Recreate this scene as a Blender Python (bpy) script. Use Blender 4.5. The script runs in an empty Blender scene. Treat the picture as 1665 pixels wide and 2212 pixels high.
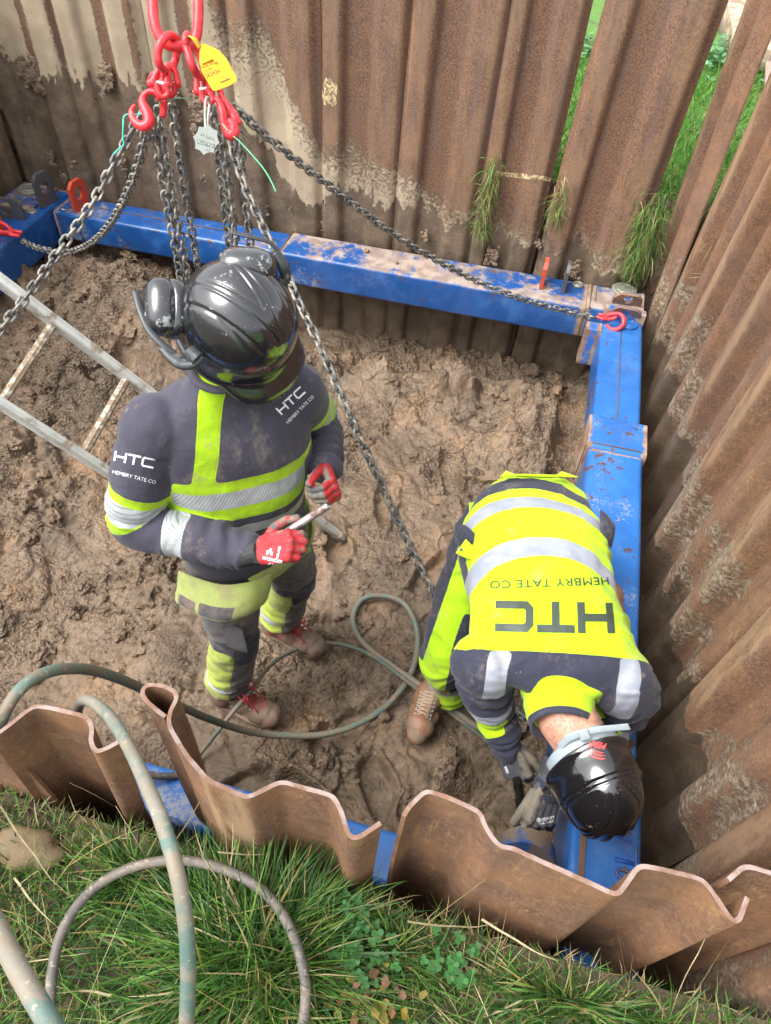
import bpy, bmesh, math, random
import numpy as np
from mathutils import Vector, Matrix, Quaternion
from mathutils.bvhtree import BVHTree
random.seed(7); RNG = np.random.default_rng(7)
R = math.radians
S = bpy.context.scene
COL = S.collection

# ------------------------------------------------------------------ camera
F_, CX, CY, H = 1534.0, 832.5, 1105.5, 2.6       # focal length and centre in photo units, eye height
_n = np.array([-97.5, 1344.5, F_]); _n /= np.linalg.norm(_n)
_up = -_n
_h = np.array([0, 0, 1.0]) - _up*_up[2]; _h /= np.linalg.norm(_h)
_rt = np.cross(_h, _up); _rt = _rt if _rt[0] > 0 else -_rt
_yw = R(11.3)
_X = math.cos(_yw)*_rt - math.sin(_yw)*_h
_Y = math.sin(_yw)*_rt + math.cos(_yw)*_h
CM = np.array([_X, _Y, _up])                       # world axes x camera (right, down, forward)
def at(px, py, x=None, y=None, z=None, d=None):
    """the world point seen in a given direction that lies at height z / on a wall plane / at depth d"""
    r = CM @ np.array([px-CX, py-CY, F_])
    if z is not None: t = (z-H)/r[2]
    elif y is not None: t = y/r[1]
    elif x is not None: t = x/r[0]
    else: t = d/F_
    return np.array([r[0]*t, r[1]*t, r[2]*t+H])
cam = bpy.data.cameras.new('camera'); camo = bpy.data.objects.new('camera', cam); COL.objects.link(camo)
rr, dd, ff = CM[:, 0], CM[:, 1], CM[:, 2]
camo.matrix_world = Matrix(((rr[0], -dd[0], -ff[0], 0), (rr[1], -dd[1], -ff[1], 0), (rr[2], -dd[2], -ff[2], H), (0, 0, 0, 1)))
cam.sensor_fit = 'HORIZONTAL'; cam.sensor_width = 36; cam.lens = F_/1665*36
cam.clip_start = 0.02; cam.clip_end = 500
S.camera = camo

# ------------------------------------------------------------------ noise (numpy)
_pt = RNG.permutation(256); _pt = np.concatenate([_pt, _pt, _pt])
_gr = RNG.normal(size=(256, 3)); _gr /= np.linalg.norm(_gr, axis=1)[:, None]
def perlin(p):
    p = np.asarray(p, float); i = np.floor(p).astype(int); f = p-i
    u = f*f*f*(f*(f*6-15)+10); i &= 255
    out = 0
    for dx in (0, 1):
        for dy in (0, 1):
            for dz in (0, 1):
                h = _pt[_pt[_pt[(i[..., 0]+dx) & 255]+((i[..., 1]+dy) & 255)]+((i[..., 2]+dz) & 255)]
                g = _gr[h]; q = f-np.array([dx, dy, dz])
                w = (u[..., 0] if dx else 1-u[..., 0])*(u[..., 1] if dy else 1-u[..., 1])*(u[..., 2] if dz else 1-u[..., 2])
                out = out + w*(g*q).sum(-1)
    return out*1.5
def fbm(p, o=4, lac=2.1, g=.5):
    p = np.asarray(p, float); a = 1; s = 0
    for k in range(o):
        s = s + a*perlin(p+k*17.3); p = p*lac; a *= g
    return s
def ridged(p, o=4):
    p = np.asarray(p, float); a = 1; s = 0
    for k in range(o):
        s = s + a*(1-2*np.abs(perlin(p+k*11.7))); p = p*2.1; a *= .5
    return s
def worley(x, y, seed=0):
    xi = np.floor(x).astype(int); yi = np.floor(y).astype(int)
    f1 = np.full(x.shape, 9.); f2 = f1.copy(); idv = np.zeros(x.shape)
    for dx in (-1, 0, 1):
        for dy in (-1, 0, 1):
            cx = xi+dx; cy = yi+dy
            h = _pt[_pt[(cx+seed*7) & 255]+(cy & 255)]; h2 = _pt[h+13+seed]
            px = cx+h/255.; py = cy+h2/255.
            d = np.hypot(px-x, py-y)
            nb = d < f1
            f2 = np.where(nb, f1, np.minimum(f2, d)); idv = np.where(nb, h2/255., idv); f1 = np.where(nb, d, f1)
    return f1, f2, idv
def sst(a, b, x):
    t = np.clip((x-a)/(b-a), 0, 1); return t*t*(3-2*t)

# ------------------------------------------------------------------ materials
def lin(c):
    return tuple((v/12.92 if v <= .04045 else ((v+.055)/1.055)**2.4) for v in c)
class NT:
    def __init__(s, name):
        s.m = bpy.data.materials.new(name); s.m.use_nodes = True; s.t = s.m.node_tree; s.t.nodes.clear()
        s.out = s.t.nodes.new('ShaderNodeOutputMaterial'); s.b = s.t.nodes.new('ShaderNodeBsdfPrincipled')
        s.t.links.new(s.b.outputs[0], s.out.inputs[0])
    def link(s, a, b): s.t.links.new(a, b)
    def put(s, sock, v):
        if isinstance(v, bpy.types.NodeSocket): s.link(v, sock)
        elif isinstance(v, (tuple, list)) and len(v) == 3 and sock.type == 'RGBA': sock.default_value = (*v, 1)
        elif sock.type in ('VECTOR', 'RGBA') and not isinstance(v, (tuple, list)): sock.default_value = (v,)*3 if sock.type == 'VECTOR' else (v, v, v, 1)
        else: sock.default_value = v
    def set(s, **k):
        for n, v in k.items(): s.put(s.b.inputs[n.replace('_', ' ')], v)
    def pos(s): return s.t.nodes.new('ShaderNodeNewGeometry').outputs['Position']
    def nrm(s): return s.sep(s.t.nodes.new('ShaderNodeNewGeometry').outputs['Normal'])
    def obj(s): return s.t.nodes.new('ShaderNodeTexCoord').outputs['Object']
    def attr(s, n, kind='Fac'):
        a = s.t.nodes.new('ShaderNodeAttribute'); a.attribute_name = n; return a.outputs[kind]
    def rnd(s): return s.t.nodes.new('ShaderNodeObjectInfo').outputs['Random']
    def sep(s, v):
        n = s.t.nodes.new('ShaderNodeSeparateXYZ'); s.put(n.inputs[0], v); return n.outputs
    def comb(s, x, y, z):
        n = s.t.nodes.new('ShaderNodeCombineXYZ')
        for i, v in enumerate((x, y, z)): s.put(n.inputs[i], v)
        return n.outputs[0]
    def mp(s, v, sc=(1, 1, 1), loc=(0, 0, 0), rot=(0, 0, 0)):
        n = s.t.nodes.new('ShaderNodeMapping'); s.put(n.inputs[0], v); n.inputs['Scale'].default_value = sc
        n.inputs['Location'].default_value = loc; n.inputs['Rotation'].default_value = rot; return n.outputs[0]
    def noise(s, v, sc=5, det=4, rough=.55, dist=0, out=0):
        n = s.t.nodes.new('ShaderNodeTexNoise'); s.put(n.inputs['Vector'], v); n.inputs['Scale'].default_value = sc
        n.inputs['Detail'].default_value = det; n.inputs['Roughness'].default_value = rough; n.inputs['Distortion'].default_value = dist
        return n.outputs[out]
    def vor(s, v, sc=5, feat='F1', out=0, rnd=1):
        n = s.t.nodes.new('ShaderNodeTexVoronoi'); n.feature = feat; s.put(n.inputs['Vector'], v); n.inputs['Scale'].default_value = sc
        n.inputs['Randomness'].default_value = rnd
        return n.outputs[out]
    def wave(s, v, sc, axis='X', dist=0):
        n = s.t.nodes.new('ShaderNodeTexWave'); n.bands_direction = axis; s.put(n.inputs['Vector'], v); n.inputs['Scale'].default_value = sc
        n.inputs['Distortion'].default_value = dist; return n.outputs['Fac']
    def math(s, op, a, b=0, c=0, clamp=False):
        n = s.t.nodes.new('ShaderNodeMath'); n.operation = op; n.use_clamp = clamp
        s.put(n.inputs[0], a); s.put(n.inputs[1], b)
        if op in ('MULTIPLY_ADD',): s.put(n.inputs[2], c)
        return n.outputs[0]
    def ramp(s, v, a, b, lo=0, hi=1):
        n = s.t.nodes.new('ShaderNodeMapRange'); n.interpolation_type = 'SMOOTHSTEP'; n.clamp = True
        s.put(n.inputs[0], v); n.inputs[1].default_value = a; n.inputs[2].default_value = b
        n.inputs[3].default_value = lo; n.inputs[4].default_value = hi; return n.outputs[0]
    def mix(s, f, a, b, mode='MIX'):
        n = s.t.nodes.new('ShaderNodeMix'); n.data_type = 'RGBA'; n.blend_type = mode
        s.put(n.inputs[0], f); s.put(n.inputs[6], a); s.put(n.inputs[7], b); return n.outputs[2]
    def bump(s, h, st=.5, dist=.01, nrm=None):
        n = s.t.nodes.new('ShaderNodeBump'); n.inputs['Strength'].default_value = st; n.inputs['Distance'].default_value = dist
        s.put(n.inputs['Height'], h)
        if nrm is not None: s.link(nrm, n.inputs['Normal'])
        return n.outputs[0]
def simple(name, col, rough=.6, metal=0, var=.15, sc=30, bump=0, dirt=None, dirt_amt=.5, dsc=14, coat=0, spec=.5):
    m = NT(name); o = m.obj()
    nz = m.noise(o, sc, 5)
    c = m.mix(nz, tuple(v*(1-var) for v in col), tuple(min(1, v*(1+var)) for v in col))
    rg = m.ramp(nz, .3, .7, rough*.85, min(1, rough*1.15))
    if dirt:
        k = m.ramp(m.noise(o, dsc, 6, .65), 1-dirt_amt-.05, 1-dirt_amt+.1)
        c = m.mix(k, c, dirt); rg = m.math('MAXIMUM', rg, m.math('MULTIPLY', k, .75))
    m.set(Base_Color=c, Roughness=rg, Metallic=metal)
    m.b.inputs['Specular IOR Level'].default_value = spec
    if coat: m.b.inputs['Coat Weight'].default_value = coat; m.b.inputs['Coat Roughness'].default_value = .05
    if bump: m.set(Normal=m.bump(m.noise(o, sc*4, 5), .6, bump))
    return m.m

# ------------------------------------------------------------------ objects
def tag(o, label=None, cat=None, group=None, kind=None):
    if label: o['label'] = label
    if cat: o['category'] = cat
    if group: o['group'] = group
    if kind: o['kind'] = kind
    return o
def empty(name, loc=(0, 0, 0), label=None, cat=None, group=None):
    o = bpy.data.objects.new(name, None); o.empty_display_size = .05; COL.objects.link(o); o.location = loc
    return tag(o, label, cat, group)
def link(name, me, parent=None, mats=None):
    o = bpy.data.objects.new(name, me); COL.objects.link(o)
    if mats:
        for m in (mats if isinstance(mats, (list, tuple)) else [mats]): me.materials.append(m)
    if parent is not None: adopt(o, parent)
    return o
def wmat(p):
    m = Matrix.LocRotScale(p.location, p.rotation_euler, p.scale)
    return (wmat(p.parent) @ p.matrix_parent_inverse @ m) if p.parent else m
def adopt(o, parent):
    o.parent = parent; o.matrix_parent_inverse = wmat(parent).inverted()
def mesh(name, V, Fc, mats=None, parent=None, smooth=True, mi=None, attrs=None):
    me = bpy.data.meshes.new(name)
    V = np.asarray(V, float)
    if isinstance(Fc, np.ndarray):
        me.vertices.add(len(V)); me.vertices.foreach_set('co', V.ravel().astype(np.float32))
        n, k = Fc.shape; me.loops.add(n*k); me.loops.foreach_set('vertex_index', Fc.ravel().astype(np.int32))
        me.polygons.add(n); me.polygons.foreach_set('loop_start', np.arange(0, n*k, k, dtype=np.int32))
        me.update(calc_edges=True)
    else:
        me.from_pydata([tuple(v) for v in V], [], [tuple(int(i) for i in f) for f in Fc])
    me.polygons.foreach_set('use_smooth', [smooth]*len(me.polygons))
    if mi is not None: me.polygons.foreach_set('material_index', np.asarray(mi, np.int32))
    if attrs:
        for k, a in attrs.items():
            a = np.asarray(a, np.float32)
            if a.ndim == 1:
                t = me.attributes.new(k, 'FLOAT', 'POINT'); t.data.foreach_set('value', a)
            else:
                t = me.attributes.new(k, 'FLOAT_COLOR', 'POINT'); b = np.ones((len(a), 4), np.float32); b[:, :3] = a; t.data.foreach_set('color', b.ravel())
    me.validate(clean_customdata=False)
    return link(name, me, parent, mats)
class G:
    """collects shapes into one mesh"""
    def __init__(s): s.V = []; s.F = []; s.n = 0
    def add(s, V, Fc):
        V = np.asarray(V, float); s.V.append(V); s.F += [tuple(int(i)+s.n for i in f) for f in Fc]; s.n += len(V); return s
    def box(s, c, size, rot=None, bev=.0):
        bm = bmesh.new(); bmesh.ops.create_cube(bm, size=1)
        for v in bm.verts: v.co = Vector((v.co.x*size[0], v.co.y*size[1], v.co.z*size[2]))
        if bev: bmesh.ops.bevel(bm, geom=bm.edges[:]+bm.verts[:], offset=bev, segments=3, profile=.5, affect='EDGES')
        M = Matrix.Translation(Vector(c)) @ (rot.to_4x4() if rot is not None else Matrix())
        bm.transform(M); s.bm(bm); return s
    def bm(s, bm):
        bm.verts.index_update(); s.add([v.co[:] for v in bm.verts], [[v.index for v in f.verts] for f in bm.faces]); bm.free()
    def tube(s, pts, r, seg=10, cap=True, closed=False, flat=None):
        V, Fc = tube(pts, r, seg, cap, closed, flat); return s.add(V, Fc)
    def sphere(s, c, r, seg=14, M=None):
        V, Fc = sphere(c, r, seg, M); return s.add(V, Fc)
    def prism(s, poly, h, M=None, bev=0):
        """extrude a 2D polygon (x,y) from z=0 to z=h"""
        bm = bmesh.new(); vs = [bm.verts.new((p[0], p[1], 0)) for p in poly]; f = bm.faces.new(vs)
        r = bmesh.ops.extrude_face_region(bm, geom=[f]); 
        for e in r['geom']:
            if isinstance(e, bmesh.types.BMVert): e.co.z += h
        bmesh.ops.recalc_face_normals(bm, faces=bm.faces[:])
        if bev: bmesh.ops.bevel(bm, geom=bm.edges[:], offset=bev, segments=2, profile=.5, affect='EDGES')
        if M is not None: bm.transform(M)
        s.bm(bm); return s
    def xf(s, M):
        V = np.concatenate(s.V); A = np.array(M); s.V = [V@A[:3, :3].T+A[:3, 3]]; return s
    def build(s, name, mats=None, parent=None, smooth=False, autos=None, **k):
        o = mesh(name, np.concatenate(s.V), s.F, mats, parent, smooth, **k)
        if autos is not None: sharp(o.data, autos)
        return o
def sharp(me, deg=35):
    me.polygons.foreach_set('use_smooth', [True]*len(me.polygons))
    bm = bmesh.new(); bm.from_mesh(me); a = R(deg)
    for e in bm.edges:
        if len(e.link_faces) == 2 and e.calc_face_angle(0) > a: e.smooth = False
    bm.to_mesh(me); bm.free()
def frames(P, closed=False):
    P = np.asarray(P, float); n = len(P)
    T = np.roll(P, -1, 0)-np.roll(P, 1, 0) if closed else np.gradient(P, axis=0)
    T /= np.linalg.norm(T, axis=1)[:, None]+1e-12
    u = np.cross(T[0], [0, 0, 1.]); u = np.cross(T[0], [1., 0, 0]) if np.linalg.norm(u) < .2 else u
    u /= np.linalg.norm(u); U = [u]
    for i in range(1, n):
        u = u-T[i]*(u@T[i]); u /= np.linalg.norm(u)+1e-12; U.append(u)
    U = np.array(U)
    if closed:
        q = U[-1]-T[0]*(U[-1]@T[0]); q /= np.linalg.norm(q); ang = math.atan2(np.cross(U[0], q)@T[0], U[0]@q)
        for i in range(n):
            a = -ang*i/(n-1); w = np.cross(T[i], U[i]); U[i] = U[i]*math.cos(a)+w*math.sin(a)
    return P, T, U, np.cross(T, U)
def tube(pts, r, seg=10, cap=True, closed=False, flat=None):
    P, T, U, W = frames(pts, closed); n = len(P); r = np.broadcast_to(np.asarray(r, float), (n,))
    a = np.arange(seg)/seg*2*np.pi
    fy = 1 if flat is None else flat
    V = (P[:, None]+r[:, None, None]*(np.cos(a)[None, :, None]*U[:, None]+fy*np.sin(a)[None, :, None]*W[:, None])).reshape(-1, 3)
    Fc = []
    m = n if closed else n-1
    for i in range(m):
        j = (i+1) % n
        for k in range(seg):
            l = (k+1) % seg; Fc.append((i*seg+k, i*seg+l, j*seg+l, j*seg+k))
    if cap and not closed: Fc += [tuple(range(seg))[::-1], tuple((n-1)*seg+k for k in range(seg))]
    return V, Fc
def sphere(c, r, seg=14, M=None):
    bm = bmesh.new(); bmesh.ops.create_uvsphere(bm, u_segments=seg, v_segments=max(6, seg//2+2), radius=1)
    V = np.array([v.co[:] for v in bm.verts]); Fc = [[v.index for v in f.verts] for f in bm.faces]; bm.free()
    V = V*np.asarray(r, float)
    if M is not None: V = V@np.array(M)[:3, :3].T
    return V+np.asarray(c, float), Fc
def crv(P, n=60, closed=False):
    """Catmull-Rom through P resampled evenly"""
    P = np.asarray(P, float)
    Q = np.concatenate([P[-1:], P, P[:2]]) if closed else np.concatenate([2*P[:1]-P[1:2], P, 2*P[-1:]-P[-2:-1]])
    m = len(P) if closed else len(P)-1; out = []
    for i in range(m):
        a, b, c, d = Q[i:i+4]; t = np.linspace(0, 1, 24, endpoint=False)[:, None]
        out.append(.5*((2*b)+(-a+c)*t+(2*a-5*b+4*c-d)*t*t+(-a+3*b-3*c+d)*t**3))
    out = np.concatenate(out+([P[:1]] if closed else [P[-1:]]))
    L = np.concatenate([[0], np.cumsum(np.linalg.norm(np.diff(out, axis=0), axis=1))])
    s = np.linspace(0, L[-1], n+1 if closed else n)
    o = np.stack([np.interp(s, L, out[:, k]) for k in range(out.shape[1])], 1)
    return o[:-1] if closed else o
def remesh(Gs, voxel, smooth=0, sf=.5):
    """voxel-fuse closed shapes into one surface, return V, F arrays"""
    me = bpy.data.meshes.new('t'); me.from_pydata([tuple(v) for v in np.concatenate(Gs.V)], [], Gs.F)
    o = bpy.data.objects.new('t', me); COL.objects.link(o)
    m = o.modifiers.new('r', 'REMESH'); m.mode = 'VOXEL'; m.voxel_size = voxel
    if smooth: q = o.modifiers.new('s', 'SMOOTH'); q.iterations = smooth; q.factor = sf
    dg = bpy.context.evaluated_depsgraph_get(); ev = o.evaluated_get(dg); em = ev.to_mesh()
    V = np.empty(len(em.vertices)*3, np.float32); em.vertices.foreach_get('co', V)
    Fc = [tuple(p.vertices) for p in em.polygons]
    ev.to_mesh_clear(); bpy.data.objects.remove(o); bpy.data.meshes.remove(me)
    Fa = np.array(Fc, int) if all(len(f) == 4 for f in Fc) else Fc
    return V.reshape(-1, 3).astype(float), Fa
def smooth_attr(Fc, a, it=4):
    """relax a per-vertex value over the mesh so that panel borders come out smooth"""
    F4 = np.asarray([f if len(f) == 4 else (*f, f[-1]) for f in Fc]); a = np.clip(np.asarray(a, float), -.03, .03)
    for _ in range(it):
        s = np.zeros_like(a); n = np.zeros_like(a)
        for i, j in ((0, 1), (1, 2), (2, 3), (3, 0)):
            np.add.at(s, F4[:, i], a[F4[:, j]]); np.add.at(s, F4[:, j], a[F4[:, i]]); np.add.at(n, F4[:, i], 1); np.add.at(n, F4[:, j], 1)
        a = .4*a+.6*s/np.maximum(n, 1)
    return a
def vnorm(V, Fc):
    N = np.zeros_like(V); F4 = np.array([f if len(f) == 4 else (*f, f[-1]) for f in Fc])
    a, b, c, d = (V[F4[:, k]] for k in range(4)); n = np.cross(c-a, d-b)
    for k in range(4): np.add.at(N, F4[:, k], n)
    return N/(np.linalg.norm(N, axis=1)[:, None]+1e-12)
def copyobj(o, parent=None, M=None):
    c = o.copy(); COL.objects.link(c)
    if parent is not None: c.parent = parent
    if M is not None: c.matrix_basis = M
    return c
def rotm(a, axis): return Matrix.Rotation(a, 3, axis)
def basis(x, y, z, o=(0, 0, 0)):
    return Matrix(((x[0], y[0], z[0], o[0]), (x[1], y[1], z[1], o[1]), (x[2], y[2], z[2], o[2]), (0, 0, 0, 1)))
def unit(v): v = np.asarray(v, float); return v/(np.linalg.norm(v)+1e-12)
def text_polys(txt, size=1, bold=0, res=3, ext=0, shear=0, spacing=1):
    cu = bpy.data.curves.new('t', 'FONT'); cu.body = txt; cu.size = size; cu.resolution_u = res; cu.offset = bold; cu.align_x = 'CENTER'; cu.align_y = 'CENTER'
    cu.shear = shear; cu.space_character = spacing
    o = bpy.data.objects.new('t', cu); COL.objects.link(o); dg = bpy.context.evaluated_depsgraph_get(); ev = o.evaluated_get(dg); em = ev.to_mesh()
    bm = bmesh.new(); bm.from_mesh(em); ev.to_mesh_clear(); bpy.data.objects.remove(o)
    bmesh.ops.remove_doubles(bm, verts=bm.verts, dist=size*.002)
    return bm
def decal(bm, place, target, off=.0012, cut=.012, name='lettering', mat=None, parent=None, thick=.0008):
    """press a flat 2D shape (bm in x,y) on the surface of target (V,F): place maps (x,y)->(origin,dir)"""
    for _ in range(6):
        es = [e for e in bm.edges if e.calc_length() > cut]
        if not es: break
        bmesh.ops.subdivide_edges(bm, edges=es, cuts=1)
        bmesh.ops.triangulate(bm, faces=bm.faces[:])
    tree = target if isinstance(target, BVHTree) else BVHTree.FromPolygons([Vector(v) for v in target[0]], [tuple(f) for f in target[1]])
    bad = []
    for v in bm.verts:
        o, d = place(v.co.x, v.co.y); h, n, i, ds = tree.ray_cast(Vector(o), Vector(d))
        if h is None: bad.append(v); continue
        v.co = h-Vector(d).normalized()*off if n is None else h+(n if n.dot(Vector(d)) < 0 else -n)*off
    if bad: bmesh.ops.delete(bm, geom=bad, context='VERTS')
    me = bpy.data.meshes.new(name); bm.to_mesh(me); bm.free()
    return link(name, me, parent, mat)
def poly_bm(polys):
    bm = bmesh.new()
    for p in polys:
        f = bm.faces.new([bm.verts.new((q[0], q[1], 0)) for q in p])
    bmesh.ops.triangulate(bm, faces=bm.faces[:]); return bm
def stroke(pts, w, rnd=0):
    """outline quads of a thick polyline with mitred corners"""
    P = np.asarray(pts, float); n = len(P); L = []; Rr = []
    for i in range(n):
        a = P[i]-P[i-1] if i > 0 else P[1]-P[0]; b = P[i+1]-P[i] if i < n-1 else a
        a = a/np.linalg.norm(a); b = b/np.linalg.norm(b); t = a+b; t /= np.linalg.norm(t); nn = np.array([-t[1], t[0]]); m = w/2/max(.4, abs(nn@np.array([-a[1], a[0]])))
        L.append(P[i]+nn*m); Rr.append(P[i]-nn*m)
    return [[L[i], Rr[i], Rr[i+1], L[i+1]] for i in range(n-1)]

def oriented(g, c, size, ax, bev=.004): g.box(c, size, Matrix((ax[0], ax[1], ax[2])).transposed(), bev); return g
# ------------------------------------------------------------------ world
w = bpy.data.worlds.new('World'); S.world = w; w.use_nodes = True; nt = w.node_tree; nt.nodes.clear()
so = nt.nodes.new('ShaderNodeOutputWorld'); bg = nt.nodes.new('ShaderNodeBackground'); sk = nt.nodes.new('ShaderNodeTexSky')
sk.sky_type = 'NISHITA'; sk.sun_disc = False; SUN_EL, SUN_AZ = R(58), R(-125)
sk.sun_elevation = SUN_EL; sk.sun_rotation = SUN_AZ; sk.air_density = 1.2; sk.dust_density = 5; sk.ozone_density = 1
hs = nt.nodes.new('ShaderNodeHueSaturation'); hs.inputs['Saturation'].default_value = .12
nt.links.new(sk.outputs[0], hs.inputs['Color']); nt.links.new(hs.outputs[0], bg.inputs[0]); bg.inputs[1].default_value = .15
nt.links.new(bg.outputs[0], so.inputs[0])
su = bpy.data.lights.new('sun', 'SUN'); suo = bpy.data.objects.new('sun', su); COL.objects.link(suo)
su.energy = .85; su.angle = R(40); su.color = (1, .95, .88)
dirv = Vector((math.sin(SUN_AZ)*math.cos(SUN_EL), math.cos(SUN_AZ)*math.cos(SUN_EL), math.sin(SUN_EL)))
suo.rotation_euler = dirv.to_track_quat('Z', 'Y').to_euler()
S.view_settings.view_transform = 'Standard'; S.view_settings.look = 'None'; S.view_settings.exposure = 1.5; S.view_settings.gamma = 1
S.render.engine = 'CYCLES'
# ================================================================== GROUND, PIT, SHEET PILES
WET = (.150, .100, .066); MUDC = (.25, .175, .115); PALE = (.42, .34, .235)
GZ = .95
# ---- mud material (pit floor)
def mud_material(name, lo=(.100, .068, .042), hi=(.250, .173, .110), wet_attr=True):
    m = NT(name); p = m.pos()
    big = m.noise(p, 1.7, 4, .6); med = m.noise(p, 14, 6, .65); fine = m.noise(p, 90, 5, .7)
    c = m.mix(m.ramp(big, .35, .65), lo, hi)
    c = m.mix(m.ramp(med, .35, .7, 0, .55), c, (.31, .228, .155))
    c = m.mix(m.ramp(m.noise(p, 3.3, 3), .50, .70, 0, .55), c, (.34, .205, .105))
    c = m.mix(m.ramp(fine, .62, .8, 0, .35), c, (.30, .235, .165))
    c = m.mix(m.ramp(m.noise(p, 34, 5, .72), .52, .36, 0, .6), c, (.055, .038, .025))
    sp = m.vor(p, 160)
    c = m.mix(m.ramp(sp, .04, .09, .4, 0), c, (.5, .42, .33))
    rg = m.ramp(m.noise(p, 6, 4), .35, .65, .26, .60)
    if wet_attr:
        wt = m.attr('wet'); c = m.mix(m.math('MULTIPLY', wt, .45), c, (.17, .115, .072)); rg = m.mix(wt, rg, (.10, .10, .10))
    cr = m.ramp(m.noise(p, 2.6, 3), .42, .60)
    b = m.bump(m.math('ADD', m.math('MULTIPLY', med, .7), m.math('MULTIPLY', fine, .5)), .75, .022)
    b = m.bump(m.math('MULTIPLY', m.vor(m.mp(p, (1, 1, 1)), 75), cr), .9, .012, b)
    b = m.bump(m.noise(p, 240, 5, .8), .6, .005, b)
    m.set(Base_Color=c, Roughness=rg, Normal=b); m.b.inputs['Specular IOR Level'].default_value = .6
    return m.m
M_MUD = mud_material('mud')
FOOT = [(-1.05, 1.95, .3), (-1.35, 2.25, -.2), (-.9, 2.9, .5), (-.62, .8, -.8), (-.62, 1.98, .4), (-.14, 1.95, -.5), (-.46, 2.3, .1), (.02, 2.25, .6), (-.2, 2.62, .3), (-1.25, 1.7, .2), (-.33, 1.12, -.6), (-.4, .85, 1.2), (-.15, .95, .5)]
def floor_h(x, y):
    x = np.asarray(x, float); y = np.asarray(y, float)
    q = np.stack([x, y, np.zeros_like(x)], -1)
    wx = x+.10*fbm(q*3.1+5, 3); wy = y+.10*fbm(q*3.1+41, 3)
    h = .03*fbm(q*1.3, 3)
    h = h - .07*sst(3.0, 3.65, y)
    # heap of spoil in the far left corner and along the left side
    heap = sst(-1.55, -2.25, x+.15*fbm(q*2.2, 3))
    h = h + heap*(.12+.22*sst(1.9, 2.9, y))
    h = h + .22*np.exp(-(((wx+2.12)/.38)**2+((wy-3.0)/.32)**2))
    h = h - .18*np.exp(-(((x+1.7)/.35)**2+((y-3.45)/.2)**2))
    h = h + (heap*.9+.45*sst(2.5, 3.1, y))*(.085*(np.abs(perlin(np.stack([wx, wy, 0*x], -1)*2.3+7))*2-.5)+.05*(np.abs(perlin(np.stack([wx, wy, 0*x], -1)*5+17))*2-.5))
    h = h + .03*fbm(q*2.1+51, 2)
    # lumps by the far right corner
    for cx, cy, r, a in ((.18, 3.1, .2, .15), (-.32, 3.3, .15, .17), (.05, 3.33, .17, .10), (-.75, 3.25, .26, .08), (.1, 2.75, .2, .06), (-1.25, 3.25, .2, .1), (.27, 2.2, .15, .08)):
        h = h + a*np.exp(-((np.hypot(wx-cx, wy-cy)/r)**3))
    rough = np.clip(.30+.6*heap+.9*sst(.0, .35, fbm(q*1.3+9, 2))+.5*sst(2.6, 3.2, y)*sst(-.9, -.3, x)+.5*sst(.0, .25, x)*sst(1.3, .9, y), .2, 1.25)
    def bil(k, sd, wp=0): return np.abs(perlin(q*k+sd+(wp*np.stack([fbm(q*k*.7+3, 2), fbm(q*k*.7+31, 2), 0*x], -1) if wp else 0)))*2-.55
    h = h + rough*(.045*bil(4.2, 3, .5)+.028*bil(9, 13, .4)+.014*bil(21, 23, .3)+.0065*bil(46, 33)+.0045*bil(88, 43))
    h = h + .0025*fbm(q*24, 3)
    f1, f2, idv = worley(wx*5.5+.8*fbm(q*3, 2), wy*5.5, 1); cl = f2-f1
    h = h + rough*.050*(idv-.5)*sst(.0, .10, cl)*sst(-.25, .25, fbm(q*1.8+77, 2))-.012*sst(.06, .0, cl)*sst(-.1, .3, fbm(q*1.8+77, 2))
    f1, f2, idv = worley(wx*17, wy*17, 6); h = h + rough*.016*(idv-.45)*sst(0, .12, f2-f1)*sst(.0, .4, fbm(q*3+50, 2))
    # smeared foot and shovel marks
    for fx, fy, a in FOOT:
        c, s = math.cos(a), math.sin(a); u = (x-fx)*c+(y-fy)*s; v = -(x-fx)*s+(y-fy)*c
        d = np.sqrt((u/.055)**2+(v/.14)**2)*(1+.35*fbm(q*7+fx*9, 2))
        base_ = h[np.unravel_index(np.argmin((x-fx)**2+(y-fy)**2), h.shape)] if h.size > 4 else h
        h = np.where(d < 1.8, (h-base_)*(1-.85*sst(1.2, .8, d))+base_-.038*sst(1.08, .8, d)+.020*np.exp(-((d-1.25)/.2)**2)*(1+.8*fbm(q*14, 2)), h)
        # the hollow dug beside the near end of the right beam
    h = h - .16*np.exp(-(((x-.28)/.17)**2+((y-1.0)/.24)**2)) 
    h = h - .10*np.exp(-(((x-.36)/.07)**4+((y-2.7)/.9)**4))
    return h
def floor_z(x, y): return float(floor_h(np.array([x]), np.array([y]))[0])
nx, ny = 820, 820
xs = np.linspace(-3.14, .72, nx); ys = np.linspace(.40, 3.80, ny)
XX, YY = np.meshgrid(xs, ys); ZZ = floor_h(XX, YY)
def gridF(nx, ny):
    i = np.arange(nx-1)[None, :]+np.arange(ny-1)[:, None]*nx; i = i.ravel(); return np.stack([i, i+1, i+nx+1, i+nx], 1)
qq = np.stack([XX, YY, np.zeros_like(XX)], -1)
wetv = sst(-.15, .35, fbm(qq*1.6+30, 3)+.5*np.exp(-(((XX+.0)/.5)**2+((YY-2.2)/.6)**2))-.1)*sst(.03, -.02, ZZ)
sidx = np.stack([XX+.05*fbm(qq*5+2, 2), YY+.05*fbm(qq*5+22, 2)], -1)
pf = mesh('pit_floor', np.stack([XX, YY, ZZ], -1).reshape(-1, 3), gridF(nx, ny), M_MUD, attrs={'wet': wetv.ravel()})
tag(pf, kind='structure')
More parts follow.
